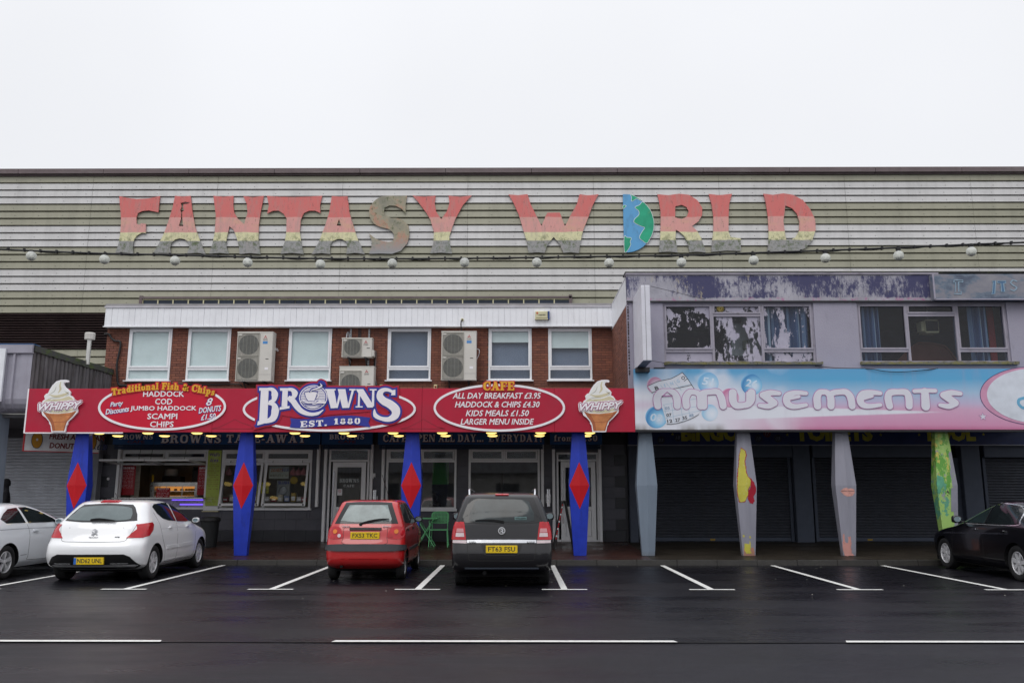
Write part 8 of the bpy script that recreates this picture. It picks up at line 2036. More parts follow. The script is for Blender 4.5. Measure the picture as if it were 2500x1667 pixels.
c.side([(.20, .80), (.42, .83), (.62, .93), (.70, 1.03), (.66, 1.07), (.45, 1.06), (.30, 1.04), (.24, .9)], 'tail_lamp', lamp_red, off=.008, res=.035)
c.patch([(-.80, .34), (-.70, .47), (-.60, .515), (.60, .515), (.70, .47), (.84, .30), (.72, .25), (-.72, .25)], 0, 'rear_valance', car_black, off=.01)
for sx_ in (-1, 1): c.patch([(sx_ * .36, .345), (sx_ * .66, .345), (sx_ * .66, .355), (sx_ * .36, .355)][::sx_], 0, 'valance_strip', chrome, off=.016, thick=.004)
c.plate('ND62 UNL', 0, .40, -.005, True)
c.seam([(-.60, .80), (-.55, .745), (-.3, .735), (0, .73), (.3, .735), (.55, .745), (.60, .80)], 0); c.seam([(-.60, .80), (-.66, .92), (-.70, 1.05)], 0); c.seam([(.60, .80), (.66, .92), (.70, 1.05)], 0); c.seam([(-.50, .985), (.5, .985)], 0, .012)
b = MB(); b.ribbon([(-.05, .86), (-.01, .89), (.03, .93), (.01, .96), (-.03, .95)], .014, .125, .15, smooth=3); b.ribbon([(.0, .89), (.04, .88), (.05, .85)], .012, .124, .15, smooth=3); b.ribbon([(-.05, .92), (-.01, .90)], .012, .1235, .15); b.ribbon([(0, .88), (-.02, .84)], .012, .1225, .15); c.put(b, 'badge', badge_silver)
b = MB(); txt(b, 'PEUGEOT', 0, .815, .17, .020, .11, src=False, bold=.02, depth=.004); txt(b, '308', .42, .82, .09, .024, .135, src=False, bold=.02, depth=.01); c.put(b, 'badge_lettering', grey_metal)
b = MB(); b.ribbon([(-.10, 1.125), (.05, 1.14), (.32, 1.115)], [.05, .045, .02], .19, .22, smooth=3); c.put(b, 'rear_wiper', car_black)
c.side([(.98, 1.36), (1.10, 1.405), (1.50, 1.425), (1.80, 1.42), (1.86, 1.06), (1.5, 1.08), (1.22, 1.13), (1.05, 1.24)], 'rear_door_window', car_dark)
c.side([(1.90, 1.42), (2.12, 1.395), (2.45, 1.27), (2.78, 1.10), (2.88, 1.035), (2.5, 1.03), (1.92, 1.05)], 'front_door_window', car_dark)
for th, sg_ in ((90, 1), (-90, -1)):
    sm_ = lambda pts: [(sg_ * y, z) for y, z in pts]
    c.seam(sm_([(1.88, 1.03), (1.88, .7), (1.89, .38), (1.8, .30), (1.3, .30), (1.22, .55), (1.05, .80), (.98, 1.05), (.92, 1.25)]), th); c.seam(sm_([(2.98, .95), (2.98, .6), (2.92, .34), (2.6, .29), (1.92, .29)]), th)
    c.seam(sm_([(1.0, .93), (1.9, .935), (2.9, .88)]), th, .01, m=pm('white_crease_shade', (.5, .5, .53), .4))  # waist crease drawn as a grey strip, its shade put in the colour
    for y in (1.42, 2.42): c.patch(sm_([(y, .93), (y + .16, .935), (y + .17, .955), (y + .01, .96)])[::sg_], th, 'door_handle', wp, off=.03)
    for ya_, yb_ in ((1.32, 1.86), (1.92, 2.75)): c.patch(sm_([(ya_, .53), (yb_, .535), (yb_, .60), (ya_, .595)])[::sg_], th, 'rub_strip', wp, off=.014)
c.mirror(.88, 2.85, 1.05, wp); c.patch([(-.55, 1.35), (.55, 1.35), (.72, 1.08), (-.72, 1.08)], 180, 'windscreen', car_dark)
b = MB(); b.tube([(0.02, 1.0, 1.49), (.02, .85, 1.62)], .006, 6); c.put(b, 'aerial', car_black)

# small red city car
rp = paint('red_car_paint', (.46, .010, .012), dirt=(.12, .03, .03))
lv = [(.22, .20, 3.28, .66, .22, .45), (.30, .06, 3.40, .715, .22, .5), (.42, .0, 3.46, .735, .24, .55), (.56, .0, 3.47, .745, .25, .55), (.68, .035, 3.43, .745, .25, .55), (.80, .075, 3.33, .740, .24, .55), (.90, .10, 3.08, .728, .24, .5), (.99, .13, 2.82, .708, .25, .42),
      (1.07, .165, 2.64, .682, .25, .4), (1.18, .22, 2.44, .645, .26, .38), (1.30, .29, 2.22, .605, .27, .36), (1.40, .36, 2.0, .57, .27, .34), (1.455, .43, 1.82, .535, .26, .3), (1.485, .58, 1.62, .45, .24, .25), (1.495, .8, 1.4, .3, .15, .12)]
wsp = [(.52, .265, .735, .155), (2.86, .265, .735, .155)]
c = Car('parked_car', 'small red city car with a yellow plate and a black bumper strip', (-2.86, 16.12, 0), .3, lv, wsp, rp, nr=3.6)
c.wheels(wsp, rim_m=pm('wheel_trim', (.30, .30, .31), .4, .4), spokes=7, style='cap'); c.under(.64, .3, 3.2)
c.patch([(-.60, 1.05), (-.44, 1.435), (-.2, 1.45), (.2, 1.45), (.44, 1.435), (.60, 1.05)], 0, 'rear_window_border', band_black)
c.patch([(-.49, 1.10), (-.36, 1.39), (.37, 1.39), (.475, 1.13), (.46, 1.09), (.2, 1.075), (-.2, 1.075)], 0, 'rear_window', pm('red_car_rear_glass', (.16, .20, .20), .08, spec=.5, var=.3, k=3.5), off=.006)
for sd in (-1, 1):
    q = lambda pts: [(sd * x, z) for x, z in pts][::sd]
    c.patch(q([(.665, .77), (.72, .86), (.70, .96), (.62, 1.0), (.50, .985), (.44, .90), (.425, .79)]), 0, 'tail_lamp', lamp_red, off=.008, smooth_c=3)
    c.patch(q([(.575 + .04 * math.cos(R(a)), .905 + .04 * math.sin(R(a))) for a in range(0, 360, 30)]), 0, 'indicator_lamp', lamp_amber, off=.016)
    c.patch(q([(.49 + .033 * math.cos(R(a)), .83 + .033 * math.sin(R(a))) for a in range(0, 360, 30)]), 0, 'reversing_lamp', lamp_clear if sd < 0 else lamp_red, off=.016)
c.side([(.13, .80), (.22, .80), (.30, .90), (.26, .98), (.19, .99), (.15, .9)], 'tail_lamp', lamp_red, off=.007, res=.035)
c.patch([(-.735, .565), (-.735, .66), (-.5, .675), (.5, .675), (.735, .66), (.735, .565), (.5, .555), (-.5, .555)], 0, 'bumper_strip', pm('bumper_grey', (.04, .042, .048), .5), off=.025)
c.side([(.04, .575), (.26, .57), (.26, .66), (.05, .665)], 'bumper_strip', bpy.data.materials['bumper_grey'], off=.024)
c.patch([(-.30, .93), (.30, .93), (.30, .97), (-.30, .975)], 0, 'tailgate_handle', car_black, off=.03)
c.plate('FX53 TKC', 0, .835, .062, w=.53)
c.seam([(-.415, .99), (-.41, .80), (-.40, .685), (0, .68), (.40, .685), (.41, .80), (.415, .99)], 0); c.seam([(-.74, .40), (0, .41), (.74, .40)], 0, .012, m=pm('red_crease_shade', (.25, .008, .01), .4))  # bumper crease is a darker red strip, shade painted on
b = MB(); txt(b, 'Matiz', -.38, 1.005, .16, .038, .125, src=False, bold=.0, shear=.4, depth=.01); txt(b, 'DAEWOO', .40, 1.0, .16, .024, .125, src=False, bold=.03, depth=.01); c.put(b, 'badge_lettering', badge_silver)
b = MB(); b.ribbon([(-.10, 1.05), (.05, 1.09), (.25, 1.13), (.43, 1.14)], [.035, .045, .03, .015], .145, .17, smooth=3); b.lathe([(.03, 0), (.03, -.03), (0, -.035)], (-.10, .16, 1.04), 'y', 10); c.put(b, 'rear_wiper', car_black)
c.side([(.50, 1.08), (.56, 1.36), (.68, 1.405), (1.22, 1.42), (1.28, 1.03), (.58, 1.05)], 'rear_door_window', car_dark); c.side([(1.33, 1.42), (1.55, 1.41), (1.85, 1.30), (2.32, 1.05), (2.3, 1.01), (1.35, 1.03)], 'front_door_window', car_dark)
for th, sg_ in ((90, 1), (-90, -1)):
    sm_ = lambda pts: [(sg_ * y, z) for y, z in pts]
    c.seam(sm_([(1.31, 1.02), (1.31, .4), (1.25, .27), (.95, .27), (.82, .5), (.5, .72), (.45, 1.0)]), th); c.seam(sm_([(2.38, .98), (2.40, .6), (2.3, .28), (1.35, .27)]), th)
    for y in (.62, 1.42): c.patch(sm_([(y, .90), (y + .13, .90), (y + .13, .945), (y, .945)])[::sg_], th, 'door_handle', car_black, off=.02)
    c.patch(sm_([(.86, .52), (2.3, .53), (2.3, .585), (.86, .58)])[::sg_], th, 'rub_strip', bpy.data.materials['bumper_grey'], off=.012)
c.mirror(.70, 2.25, 1.08, car_black, .15, .11); c.patch([(-.48, 1.38), (.48, 1.38), (.60, 1.06), (-.60, 1.06)], 180, 'windscreen', car_dark)
b = MB(); b.tube([(.33, .9, 1.49), (.22, .55, 1.97)], .005, 6); c.put(b, 'aerial', car_black)
b = MB(); b.tube([(-.42, .02, .27), (-.42, .4, .28)], .025, 8); c.put(b, 'exhaust', car_under)

# dark grey people carrier
gp_ = paint('graphite_car_paint', (.010, .0095, .012), .0, (.03, .028, .028), .6)
lv = [(.24, .28, 4.30, .80, .20, .5), (.32, .09, 4.42, .855, .20, .6), (.44, .015, 4.46, .87, .22, .62), (.58, .0, 4.47, .878, .23, .65), (.72, .03, 4.43, .88, .23, .65), (.82, .06, 4.33, .878, .22, .65), (.92, .075, 4.05, .87, .22, .6), (1.02, .09, 3.72, .855, .22, .55),
      (1.10, .105, 3.52, .83, .23, .5), (1.24, .15, 3.22, .785, .23, .48), (1.38, .21, 2.9, .735, .24, .46), (1.50, .28, 2.55, .69, .25, .45), (1.565, .34, 2.3, .66, .25, .4), (1.60, .44, 2.05, .60, .24, .35), (1.625, .65, 1.8, .50, .2, .3), (1.635, .85, 1.6, .35, .15, .15)]
wsp = [(.80, .316, .865, .205), (3.50, .316, .865, .205)]
c = Car('parked_car', 'dark grey people carrier with a chrome tailgate strip and round griffin badge', (-.265, 14.93, 0), .3, lv, wsp, gp_, nr=4.2)
c.wheels(wsp, spokes=5); c.under(.76, .4, 4.1)
c.patch([(-.72, 1.115), (-.69, 1.2), (-.58, 1.50), (-.55, 1.535), (0, 1.545), (.55, 1.535), (.58, 1.50), (.69, 1.2), (.72, 1.115), (.3, 1.09), (-.3, 1.09)], 0, 'rear_window_border', band_black)
c.patch([(-.57, 1.14), (-.50, 1.40), (-.42, 1.49), (0, 1.505), (.42, 1.49), (.50, 1.40), (.57, 1.14), (.2, 1.12), (-.2, 1.12)], 0, 'rear_window', pm('mpv_rear_glass', (.022, .030, .033), .08, spec=.4, var=.5, k=2), off=.006, smooth_c=2)
c.patch([(-.12, 1.575), (.12, 1.575), (.115, 1.592), (-.115, 1.592)], 0, 'brake_lamp', lamp_red, off=.02)
for sd in (-1, 1):
    q = lambda pts: [(sd * x, z) for x, z in pts][::sd]
    c.patch(q([(.62, .82), (.845, .82), (.85, .95), (.80, 1.10), (.72, 1.125), (.66, 1.12), (.64, 1.0)]), 0, 'tail_lamp', lamp_red, off=.012)
    c.patch(q([(.65, .87), (.80, .87), (.795, .935), (.66, .935)]), 0, 'reversing_lamp', lamp_clear, off=.018); c.patch(q([(.66, .945), (.79, .945), (.78, 1.01), (.67, 1.01)]), 0, 'indicator_lamp', pm('pink_lens', (.55, .25, .27), .15, coat=.5), off=.018)
    c.patch(q([(.61, .76), (.85, .765), (.85, .812), (.61, .812)]), 0, 'lower_lamp', lamp_clear, off=.010)
    b = MB(); b.tube([(sd * .59, .50, 1.58), (sd * .60, .62, 1.675), (sd * .60, .9, 1.69), (sd * .585, 2.2, 1.66), (sd * .58, 2.35, 1.58)], .018, 8); c.put(b, 'roof_rail', chrome, smooth=True)
c.side([(.12, .82), (.24, .82), (.30, .95), (.24, 1.12), (.17, 1.12), (.14, .95)], 'tail_lamp', lamp_red, off=.01, res=.035)
c.patch([(-.60, .765), (.60, .765), (.60, .815), (.3, .82), (-.3, .82), (-.60, .815)], 0, 'chrome_strip', chrome, off=.018)
b = MB(); txt(b, 'ZAFIRA', -.51, .79, .13, .02, .012, src=False, bold=.02, depth=.01); txt(b, 'ECOFLEX', .51, .79, .14, .018, .012, src=False, bold=.02, depth=.01); c.put(b, 'badge_lettering', grey_metal)
c.patch([(-.36, .745), (.36, .745), (.30, .575), (.24, .56), (-.24, .56), (-.30, .575)], 0, 'plate_recess', pm('recess_graphite', (.02, .02, .022), .4), off=.002)
c.plate('FT63 FSU', 0, .665, -.008, w=.53)
c.seam([(-.60, .755), (-.585, .62), (-.56, .50), (-.50, .475), (0, .47), (.50, .475), (.56, .50), (.585, .62), (.60, .755)], 0, .009)
c.patch([(-.64, .325), (.64, .325), (.64, .35), (-.64, .35)], 0, 'lower_strip', pm('slate_strip', (.07, .085, .11), .35), off=.01)
b = MB(); y = .045; pts = ell(0, .975, .055, .055, 28); b.prism(ell(0, .975, .062, .062, 28), y - .012, y + .04); o = c.put(b, 'badge', badge_silver); b = MB(); b.prism(ell(0, .975, .046, .046, 24), y - .015, y - .0125); c.put(b, 'badge_field', car_black, o); b = MB(); b.ribbon([(-.03, .985), (-.005, 1.005), (.02, .99), (.005, .965), (.03, .945), (.0, .94)], [.008, .016, .02, .024, .02, .008], y - .019, y - .0155, smooth=3); b.ribbon([(-.025, .955), (.0, .975)], .014, y - .0195, y - .0155); c.put(b, 'badge_beast', badge_silver, o)
b = MB(); b.ribbon([(-.46, 1.15), (-.2, 1.155), (.02, 1.125)], [.012, .03, .045], .085, .105, smooth=3); c.put(b, 'rear_wiper', car_black)
b = MB(); txt(b, 'WILSON', .33, 1.185, .18, .024, .106, src=False, bold=.02, depth=.004); b2 = MB(); b2.box(.225, .435, .108, .125, 1.16, 1.21); o = c.put(b2, 'window_sticker', pm('sticker_aqua', (.16, .26, .26), .5)); c.put(b, 'lettering', print_black, o)
c.side([(.32, 1.16), (.38, 1.42), (.50, 1.51), (1.1, 1.52), (1.12, 1.12), (.5, 1.12)], 'quarter_window', car_dark); c.side([(1.16, 1.52), (2.0, 1.51), (2.05, 1.1), (1.17, 1.12)], 'rear_door_window', car_dark); c.side([(2.1, 1.5), (2.5, 1.44), (3.15, 1.13), (3.15, 1.07), (2.1, 1.09)], 'front_door_window', car_dark)
c.mirror(.86, 2.95, 1.15, gp_, .17, .135, stem=.10); c.patch([(-.55, 1.5), (.55, 1.5), (.70, 1.12), (-.70, 1.12)], 180, 'windscreen', car_dark)
b = MB(); b.tube([(0, .75, 1.63), (0, .62, 1.98)], .006, 6); c.put(b, 'aerial', car_black)
b = MB(); b.tube([(-.30, .12, .26), (-.30, .5, .27)], .035, 10); c.put(b, 'exhaust', car_under)

# silver coupe at the left edge
sp = paint('silver_car_paint', (.72, .75, .79), .0)
lv = [(.20, .30, 3.98, .80, .3, .5), (.30, .10, 4.12, .865, .3, .7), (.44, .02, 4.19, .88, .32, .8), (.58, .0, 4.2, .885, .34, .8), (.70, .03, 4.14, .885, .35, .8), (.80, .07, 3.9, .88, .36, .75), (.90, .10, 3.45, .865, .38, .65), (.98, .13, 3.15, .845, .4, .6), (1.06, .18, 2.96, .81, .45, .55), (1.18, .32, 2.66, .745, .5, .5), (1.29, .52, 2.32, .68, .5, .5), (1.36, .72, 2.05, .62, .45, .45), (1.40, .92, 1.8, .54, .4, .4), (1.42, 1.1, 1.6, .42, .3, .25), (1.428, 1.25, 1.45, .3, .15, .1)]
wsp = [(.80, .318, .875, .20), (3.38, .318, .875, .20)]
c = Car('parked_car', 'silver three-door car cut off by the left edge of the view', (-10.66, 15.75, 0), 0, lv, wsp, sp)
c.wheels(wsp, spokes=5, style='twin'); c.under(.76, .4, 3.8)
c.side([(.62, 1.13), (.78, 1.23), (.98, 1.31), (1.28, 1.335), (1.36, 1.04), (.75, 1.045)], 'quarter_window', car_dark, smooth_c=0); c.side([(1.36, 1.34), (1.62, 1.34), (2.0, 1.255), (2.42, 1.10), (2.55, 1.02), (1.46, 1.035)], 'door_window', car_dark)
for th, sg_ in ((90, 1), (-90, -1)):
    sm_ = lambda pts: [(sg_ * y, z) for y, z in pts]
    c.seam(sm_([(1.40, 1.02), (1.46, .8), (1.46, .40), (1.52, .32), (2.5, .32), (2.62, .5), (2.66, .95)]), th); c.seam(sm_([(.3, .93), (1.5, .93), (2.7, .90)]), th, .012, m=pm('silver_crease_shade', (.25, .26, .3), .4)); c.seam(sm_([(1.2, .42), (2.6, .45)]), th, .014, m=bpy.data.materials['silver_crease_shade'])  # side creases are darker strips with their shade in the colour
    c.patch(sm_([(1.56, .86), (1.76, .865), (1.76, .895), (1.56, .89)])[::sg_], th, 'door_handle', sp, off=.035)
c.mirror(.86, 2.48, 1.04, sp, .15, .11); c.patch([(-.5, 1.3), (.5, 1.3), (.68, 1.06), (-.68, 1.06)], 180, 'windscreen', car_dark); c.patch([(-.5, 1.3), (-.64, 1.1), (.64, 1.1), (.5, 1.3)], 0, 'rear_window', car_dark)
c.patch([(-.86, .74), (-.50, .74), (-.46, .88), (-.84, .90)], 0, 'tail_lamp', lamp_red, off=.008, res=.04); c.patch([(.86, .74), (.84, .90), (.46, .88), (.50, .74)], 0, 'tail_lamp', lamp_red, off=.008, res=.04)
c.patch([(-.7, .28), (.7, .28), (.66, .42), (-.66, .42)], 0, 'rear_valance', car_black, off=.008)

# black saloon at the right edge
bp = paint('black_car_paint', (.003, .003, .005), .0, (.010, .010, .010), .6)
lv = [(.20, .25, 4.62, .80, .25, .6), (.30, .08, 4.74, .88, .3, .85), (.44, .01, 4.79, .895, .35, .95), (.58, .0, 4.80, .90, .4, .98), (.70, .02, 4.74, .90, .42, .98), (.79, .04, 4.5, .895, .42, .9), (.86, .05, 4.15, .885, .42, .75), (.93, .08, 3.65, .87, .42, .6), (.985, .14, 3.42, .85, .42, .55), (1.03, .45, 3.25, .82, .42, .52), (1.13, .72, 3.0, .765, .45, .5), (1.25, 1.0, 2.7, .705, .48, .5), (1.36, 1.25, 2.4, .645, .45, .48), (1.42, 1.42, 2.2, .59, .42, .42), (1.455, 1.6, 2.02, .48, .35, .35), (1.465, 1.72, 1.9, .35, .15, .12)]
wsp = [(1.03, .330, .890, .215), (3.83, .330, .890, .215)]
c = Car('parked_car', 'black saloon with silver star-spoke wheels at the right edge of the view', (10.22, 15.22, 0), -1.0, lv, wsp, bp)
c.wheels(wsp, spokes=7, style='spoke', rim_m=alloy); c.under(.78, .4, 4.4)
c.side([(1.0, 1.06), (1.12, 1.22), (1.32, 1.335), (1.55, 1.375), (2.02, 1.385), (2.08, 1.025), (1.2, 1.02)], 'rear_door_window', car_dark); c.side([(2.12, 1.385), (2.35, 1.355), (2.75, 1.20), (3.12, 1.035), (3.1, 1.02), (2.14, 1.025)], 'front_door_window', pm('dim_green_glass', (.02, .032, .034), .05, coat=1))
for th, sg_ in ((90, 1), (-90, -1)):
    sm_ = lambda pts: [(sg_ * y, z) for y, z in pts]
    c.seam(sm_([(3.3, 1.0), (2.1, 1.0), (1.02, 1.02), (.96, 1.10), (1.12, 1.26), (1.35, 1.37), (1.6, 1.41), (2.1, 1.42), (2.6, 1.32)]), th, .014, 'chrome_line', chrome, off=.006)
    c.seam(sm_([(2.10, .98), (2.12, .38), (2.0, .30), (1.6, .30)]), th); c.seam(sm_([(3.35, .92), (3.38, .6), (3.3, .32), (2.2, .30)]), th); c.seam(sm_([(4.2, .75), (3.0, .80), (1.2, .86)]), th, .02, m=pm('ink_crease_glint', (.03, .03, .04), .3))  # flank crease picked out by a paler strip, its sheen painted on
    for y in (1.30, 2.32): c.patch(sm_([(y, .89), (y + .18, .885), (y + .18, .91), (y, .915)])[::sg_], th, 'door_handle', bp, off=.03); c.patch(sm_([(y, .89), (y + .03, .89), (y + .03, .91), (y, .912)])[::sg_], th, 'handle_tip', chrome, off=.034)
c.mirror(.86, 3.02, 1.08, bp, .17, .14, stem=.1); c.patch([(-.5, 1.38), (.5, 1.38), (.68, 1.07), (-.68, 1.07)], 180, 'windscreen', car_dark); c.patch([(-.5, 1.36), (-.62, 1.1), (.62, 1.1), (.5, 1.36)], 0, 'rear_window', car_dark)

# ------------------------------------------------------------------ pavement furniture
def chair(u, v, label, rz=0):
    x, y = G(u, v, .22)[0], 23.0; zf_ = zpave(y)
    t = thing('cafe_chair', label, 'chair', (x, y, zf_), rz=R(rz), group='mint green metal cafe furniture')
    L = lambda b, n, m=green_paint, par=t: link(n, b.mesh(n, m), par, world=False)
    for sx in (-1, 1):
        b = MB(); b.tube([(sx * .25, -.24, 0), (sx * .23, -.21, .44), (sx * .25, -.20, .66), (sx * .26, -.05, .68), (sx * .235, .18, .665)], .012, 7); L(b, 'leg')
        b = MB(); b.tube([(sx * .24, .26, 0), (sx * .21, .20, .44), (sx * .205, .22, .62), (sx * .215, .26, .86)], .012, 7); L(b, 'leg')
    b = MB(); b.prism([(0, 0)], 0, 0) if False else None
    n = 9; v_ = []
    for z in (.435, .455):
        v_ += [(-.235, -.23, z), (.235, -.23, z), (.225, .21, z), (-.225, .21, z)]
    b.add(v_, [(3, 2, 1, 0), (4, 5, 6, 7), (0, 1, 5, 4), (1, 2, 6, 5), (2, 3, 7, 6), (3, 0, 4, 7)]); L(b, 'seat')
    # perforated back: rounded frame with a lattice
    out = [(-.18, .62), (-.215, .68), (-.225, .78), (-.21, .86), (-.15, .90), (0, .91), (.15, .90), (.21, .86), (.225, .78), (.215, .68), (.18, .62), (0, .61)]
    b = MB(); y0 = .245
    b.ribbon(out + [out[0]], .026, y0, y0 + .02, 'flat', smooth=3)
    for i in range(-5, 6): b.box(i * .038 - .007, i * .038 + .007, y0 + .004, y0 + .012, .62, .90 - abs(i) * .004)
    for i in range(7): b.box(-.21, .21, y0 + .003, y0 + .013, .64 + i * .037, .653 + i * .037)
    L(b, 'backrest'); return t
chair(1084, 1326, 'mint green metal armchair standing between the red car and the dark people carrier')
o = chair(1012, 1326, 'mint green chair almost hidden behind the blue column and the red car', 180)
x = X(1040, 1300, 23.1); zf_ = zpave(23.1)
t = thing('cafe_table', 'small mint green metal table with crossed legs beside the green armchair', 'table', (x, 23.1, zf_), group='mint green metal cafe furniture')
b = MB(); b.cbox(x - .32, x + .32, 22.85, 23.4, zf_ + .72, zf_ + .75, .008); b.build('table_top', green_paint, t)
for yy in (22.9, 23.35):
    for sx in (-1, 1): b = MB(); b.tube([(x + sx * .24, yy, zf_), (x - sx * .22, yy + .02 * sx, zf_ + .72)], .014, 7); b.build('leg', green_paint, t)
b = MB(); b.box(x - .02, x + .02, 22.9, 23.35, zf_ + .36, zf_ + .38); b.build('stretcher', green_paint, t)
# A-board seen edge-on
Ya = 22.6; xt = X(1376.5, 1222, Ya); zt = Z(1222, Ya, 1376); xl = X(1351, 1330, Ya); xr_ = X(1400, 1320, Ya); zf_ = zpave(Ya)
t = thing('menu_a_board', 'black folding A-board menu with red and white lettering seen nearly edge-on by the right door', 'A-board', ((xl + xr_) / 2, Ya, zf_))
def leaf(x0, sgn):
    b = MB(); w = .022; pts = [(x0, zf_), (xt, zt)]
    b.add([(x0 - w, Ya - .3, zf_), (x0 + w, Ya - .3, zf_), (x0 + w, Ya + .3, zf_), (x0 - w, Ya + .3, zf_), (xt - w + sgn * .03, Ya - .3, zt), (xt + w + sgn * .03, Ya - .3, zt), (xt + w + sgn * .03, Ya + .3, zt), (xt - w + sgn * .03, Ya + .3, zt)], [(0, 3, 2, 1), (4, 5, 6, 7), (0, 1, 5, 4), (1, 2, 6, 5), (2, 3, 7, 6), (3, 0, 4, 7)]); return b
leaf(xl, -1).build('front_leaf', black_plastic, t); leaf(xr_, 1).build('rear_leaf', black_plastic, t)
b = MB(); random.seed(5)
for i in range(15):
    q = .2 + i * .05; xx = xl + (xt - .03 - xl) * q; zz = zf_ + (zt - zf_) * q; hh = (zt - zf_) * .034
    dx = (xt - .03 - xl) * .034
    b.add([(xx - .016, Ya - .304, zz), (xx + .016, Ya - .304, zz), (xx + .016 + dx, Ya - .304, zz + hh), (xx - .016 + dx, Ya - .304, zz + hh)], [(0, 1, 2, 3)], i % 3)
b.build('edge_print', [print_red, print_white, print_red], t, kind='stuff')
# litter bin
x, z = P(512, 1290, 22.9); zf_ = zpave(22.9); ht = Z(1261, 22.9, 512) - zf_
t = thing('litter_bin', 'black round litter bin behind the white hatchback', 'litter bin', (x, 22.9, zf_))
b = MB(); b.lathe([(.0, 0), (.20, 0), (.24, ht * .88), (.0, ht * .88)], (x, 22.9, zf_), 'z', 20); b.build('body', pm('bin_black', (.018, .02, .022), .45), t, smooth=35)
b = MB(); b.lathe([(.255, ht * .84), (.27, ht * .87), (.26, ht * .97), (.18, ht), (0, ht)], (x, 22.9, zf_), 'z', 20); b.build('lid', black_plastic, t, smooth=35)
# man at the left edge, seen between the column and the silver car
def skin_mesh(name, verts, edges, m, parent, lvl=2):
    me = bpy.data.meshes.new(name); me.from_pydata([v[:3] for v in verts], edges, []); o = bpy.data.objects.new(name, me); COL.objects.link(o)
    md = o.modifiers.new('s', 'SKIN'); md.use_smooth_shade = True
    for i, v in enumerate(verts): o.data.skin_vertices[0].data[i].radius = (v[3], v[4] if len(v) > 4 else v[3])
    o.data.skin_vertices[0].data[0].use_root = True
    sb = o.modifiers.new('u', 'SUBSURF'); sb.levels = lvl; sb.render_levels = lvl
    dg = bpy.context.evaluated_depsgraph_get(); m2 = bpy.data.meshes.new_from_object(o.evaluated_get(dg)); bpy.data.objects.remove(o)
    m2.name = name; m2.materials.clear(); m2.materials.append(m)
    for p in m2.polygons: p.use_smooth = True; p.material_index = 0
    return link(name, m2, parent, world=False)
Yp = 22.0; xp_ = X(14, 1200, Yp); zf_ = zpave(Yp)
t = thing('person', 'person in dark coat and woollen hat standing before the silver shutter at the left edge', 'person', (xp_, Yp, zf_), rz=R(-60))
V_ = [(0, 0, .93, .17, .13), (0, 0, 1.10, .17, .13), (0, 0, 1.28, .19, .14), (0, .01, 1.42, .15, .12), (0, .01, 1.51, .065), (0, -.01, 1.58, .075, .085), (0, -.01, 1.68, .08, .095), (0, 0, 1.73, .06, .07),
      (-.19, 0, 1.42, .075), (-.25, 0, 1.16, .062), (-.24, -.08, .93, .045), (-.235, -.12, .84, .04, .03), (.19, 0, 1.42, .075), (.25, 0, 1.16, .062), (.24, -.08, .93, .045), (.235, -.12, .84, .04, .03),
      (-.10, 0, .86, .105), (-.11, -.01, .5, .075), (-.11, 0, .10, .055), (-.12, -.16, .04, .045, .035), (.10, 0, .86, .105), (.11, -.01, .5, .075), (.11, 0, .10, .055), (.12, -.16, .04, .045, .035)]
E_ = [(0, 1), (1, 2), (2, 3), (3, 4), (4, 5), (5, 6), (6, 7), (3, 8), (8, 9), (9, 10), (10, 11), (3, 12), (12, 13), (13, 14), (14, 15), (0, 16), (16, 17), (17, 18), (18, 19), (0, 20), (20, 21), (21, 22), (22, 23)]
skin_mesh('body', V_, E_, pm('dark_coat', (.018, .018, .022), .85), t)
b = MB(); b.lathe([(.099, 1.62), (.104, 1.68), (.09, 1.76), (.05, 1.80), (0, 1.81)], (0, -.005, 0), 'z', 18); link('hat', b.mesh('hat', pm('wool_hat', (.012, .012, .014), .95), smooth=True), t, world=False)
b = MB(); v_ = [(.06 * math.cos(R(a)), -.075 - .022 * math.sin(R(max(0, a))) * 1.0, z) for z in (1.545, 1.60, 1.635) for a in range(0, 181, 30)]
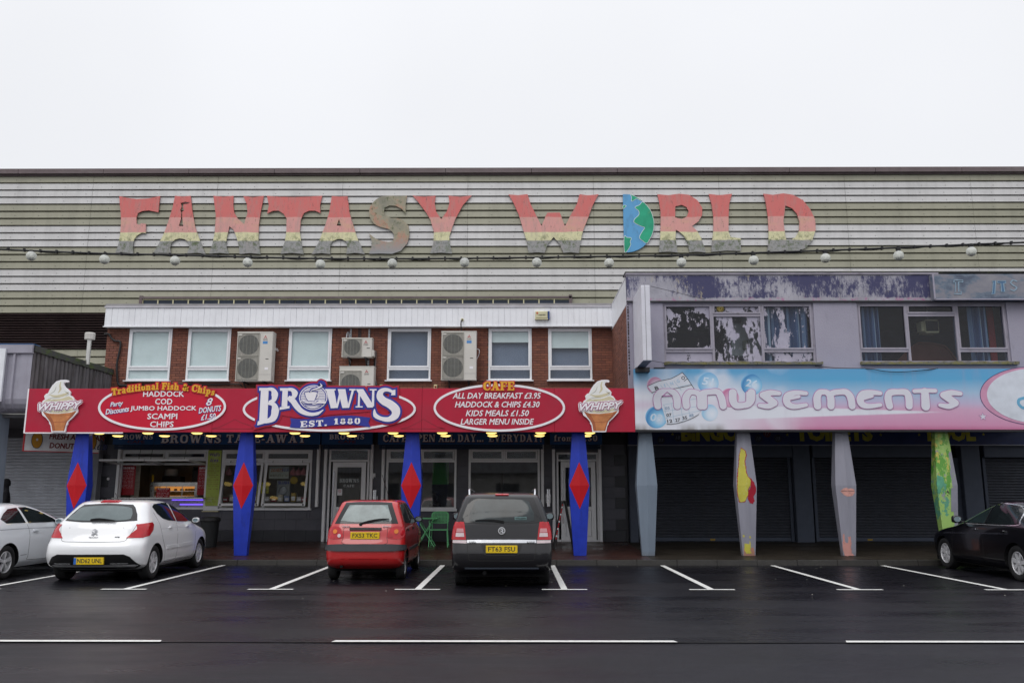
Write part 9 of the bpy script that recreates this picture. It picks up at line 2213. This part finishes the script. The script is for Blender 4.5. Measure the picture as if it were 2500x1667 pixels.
b.add(v_, [(r_ * 7 + k, (r_ + 1) * 7 + k, (r_ + 1) * 7 + k + 1, r_ * 7 + k + 1) for r_ in range(2) for k in range(6)]); b.tube([(0, -.10, 1.61), (0, -.122, 1.585), (0, -.10, 1.58)], [.008, .014, .008], 6); link('face', b.mesh('face', skin_m, smooth=True), t, world=False)
# ------------------------------------------------------------------ invented building and railing, added for reflections in glass and paintwork
t = thing('added_reflection_building', 'invented long low pale building with a dark roof, added behind the viewer for reflections', 'building', (0, -16, 0))
b = MB(); b.box(-45, 8, -24, -16, 0, 3.2); b.box(16, 50, -24, -16, 0, 3.0); b.build('wall', pm('cream_wall', (.60, .58, .54), .8), t)
b = MB()
for x0, x1 in ((-46, 9), (15, 51)): b.add([(x0, -15.4, 3.2), (x1, -15.4, 3.2), (x1, -20, 5.2), (x0, -20, 5.2), (x0, -24.6, 3.2), (x1, -24.6, 3.2)], [(0, 1, 2, 3), (3, 2, 5, 4), (0, 3, 4), (1, 5, 2)])
b.build('roof', pm('slate_roof', (.06, .06, .07), .7), t)
for i in range(20):
    x = -43 + i * 4.6
    if 6 < x < 16: continue
    b = MB(); b.box(x, x + 1.8, -16.04, -15.99, .9, 2.4); b.build('window', pm('added_building_glass', (.02, .025, .03), .1) if i == 0 else bpy.data.materials['added_building_glass'], t)
rl = thing('added_reflection_railing', 'invented dark railing added behind the viewer for reflections', 'railing', (0, -9, 0))
b = MB(); b.tube([(-40, -9, 1.1), (40, -9, 1.1)], .03, 6); b.tube([(-40, -9, .55), (40, -9, .55)], .02, 6); b.build('rail', dark_metal, rl)
pm_ = MB().box(-.04, .04, -.04, .04, 0, 1.12).mesh('post', dark_metal)
for i in range(33): piece('post', pm_, rl, (-40 + i * 2.5, -9, 0))
g = MB(); g.quad((-60, -15.9, .10), (60, -15.9, .10), (60, -4, .10), (-60, -4, .10)); g.quad((-60, -4, 0), (60, -4, 0), (60, -4, .10), (-60, -4, .10)); g.build('far_pavement', tar_pave, kind='structure')
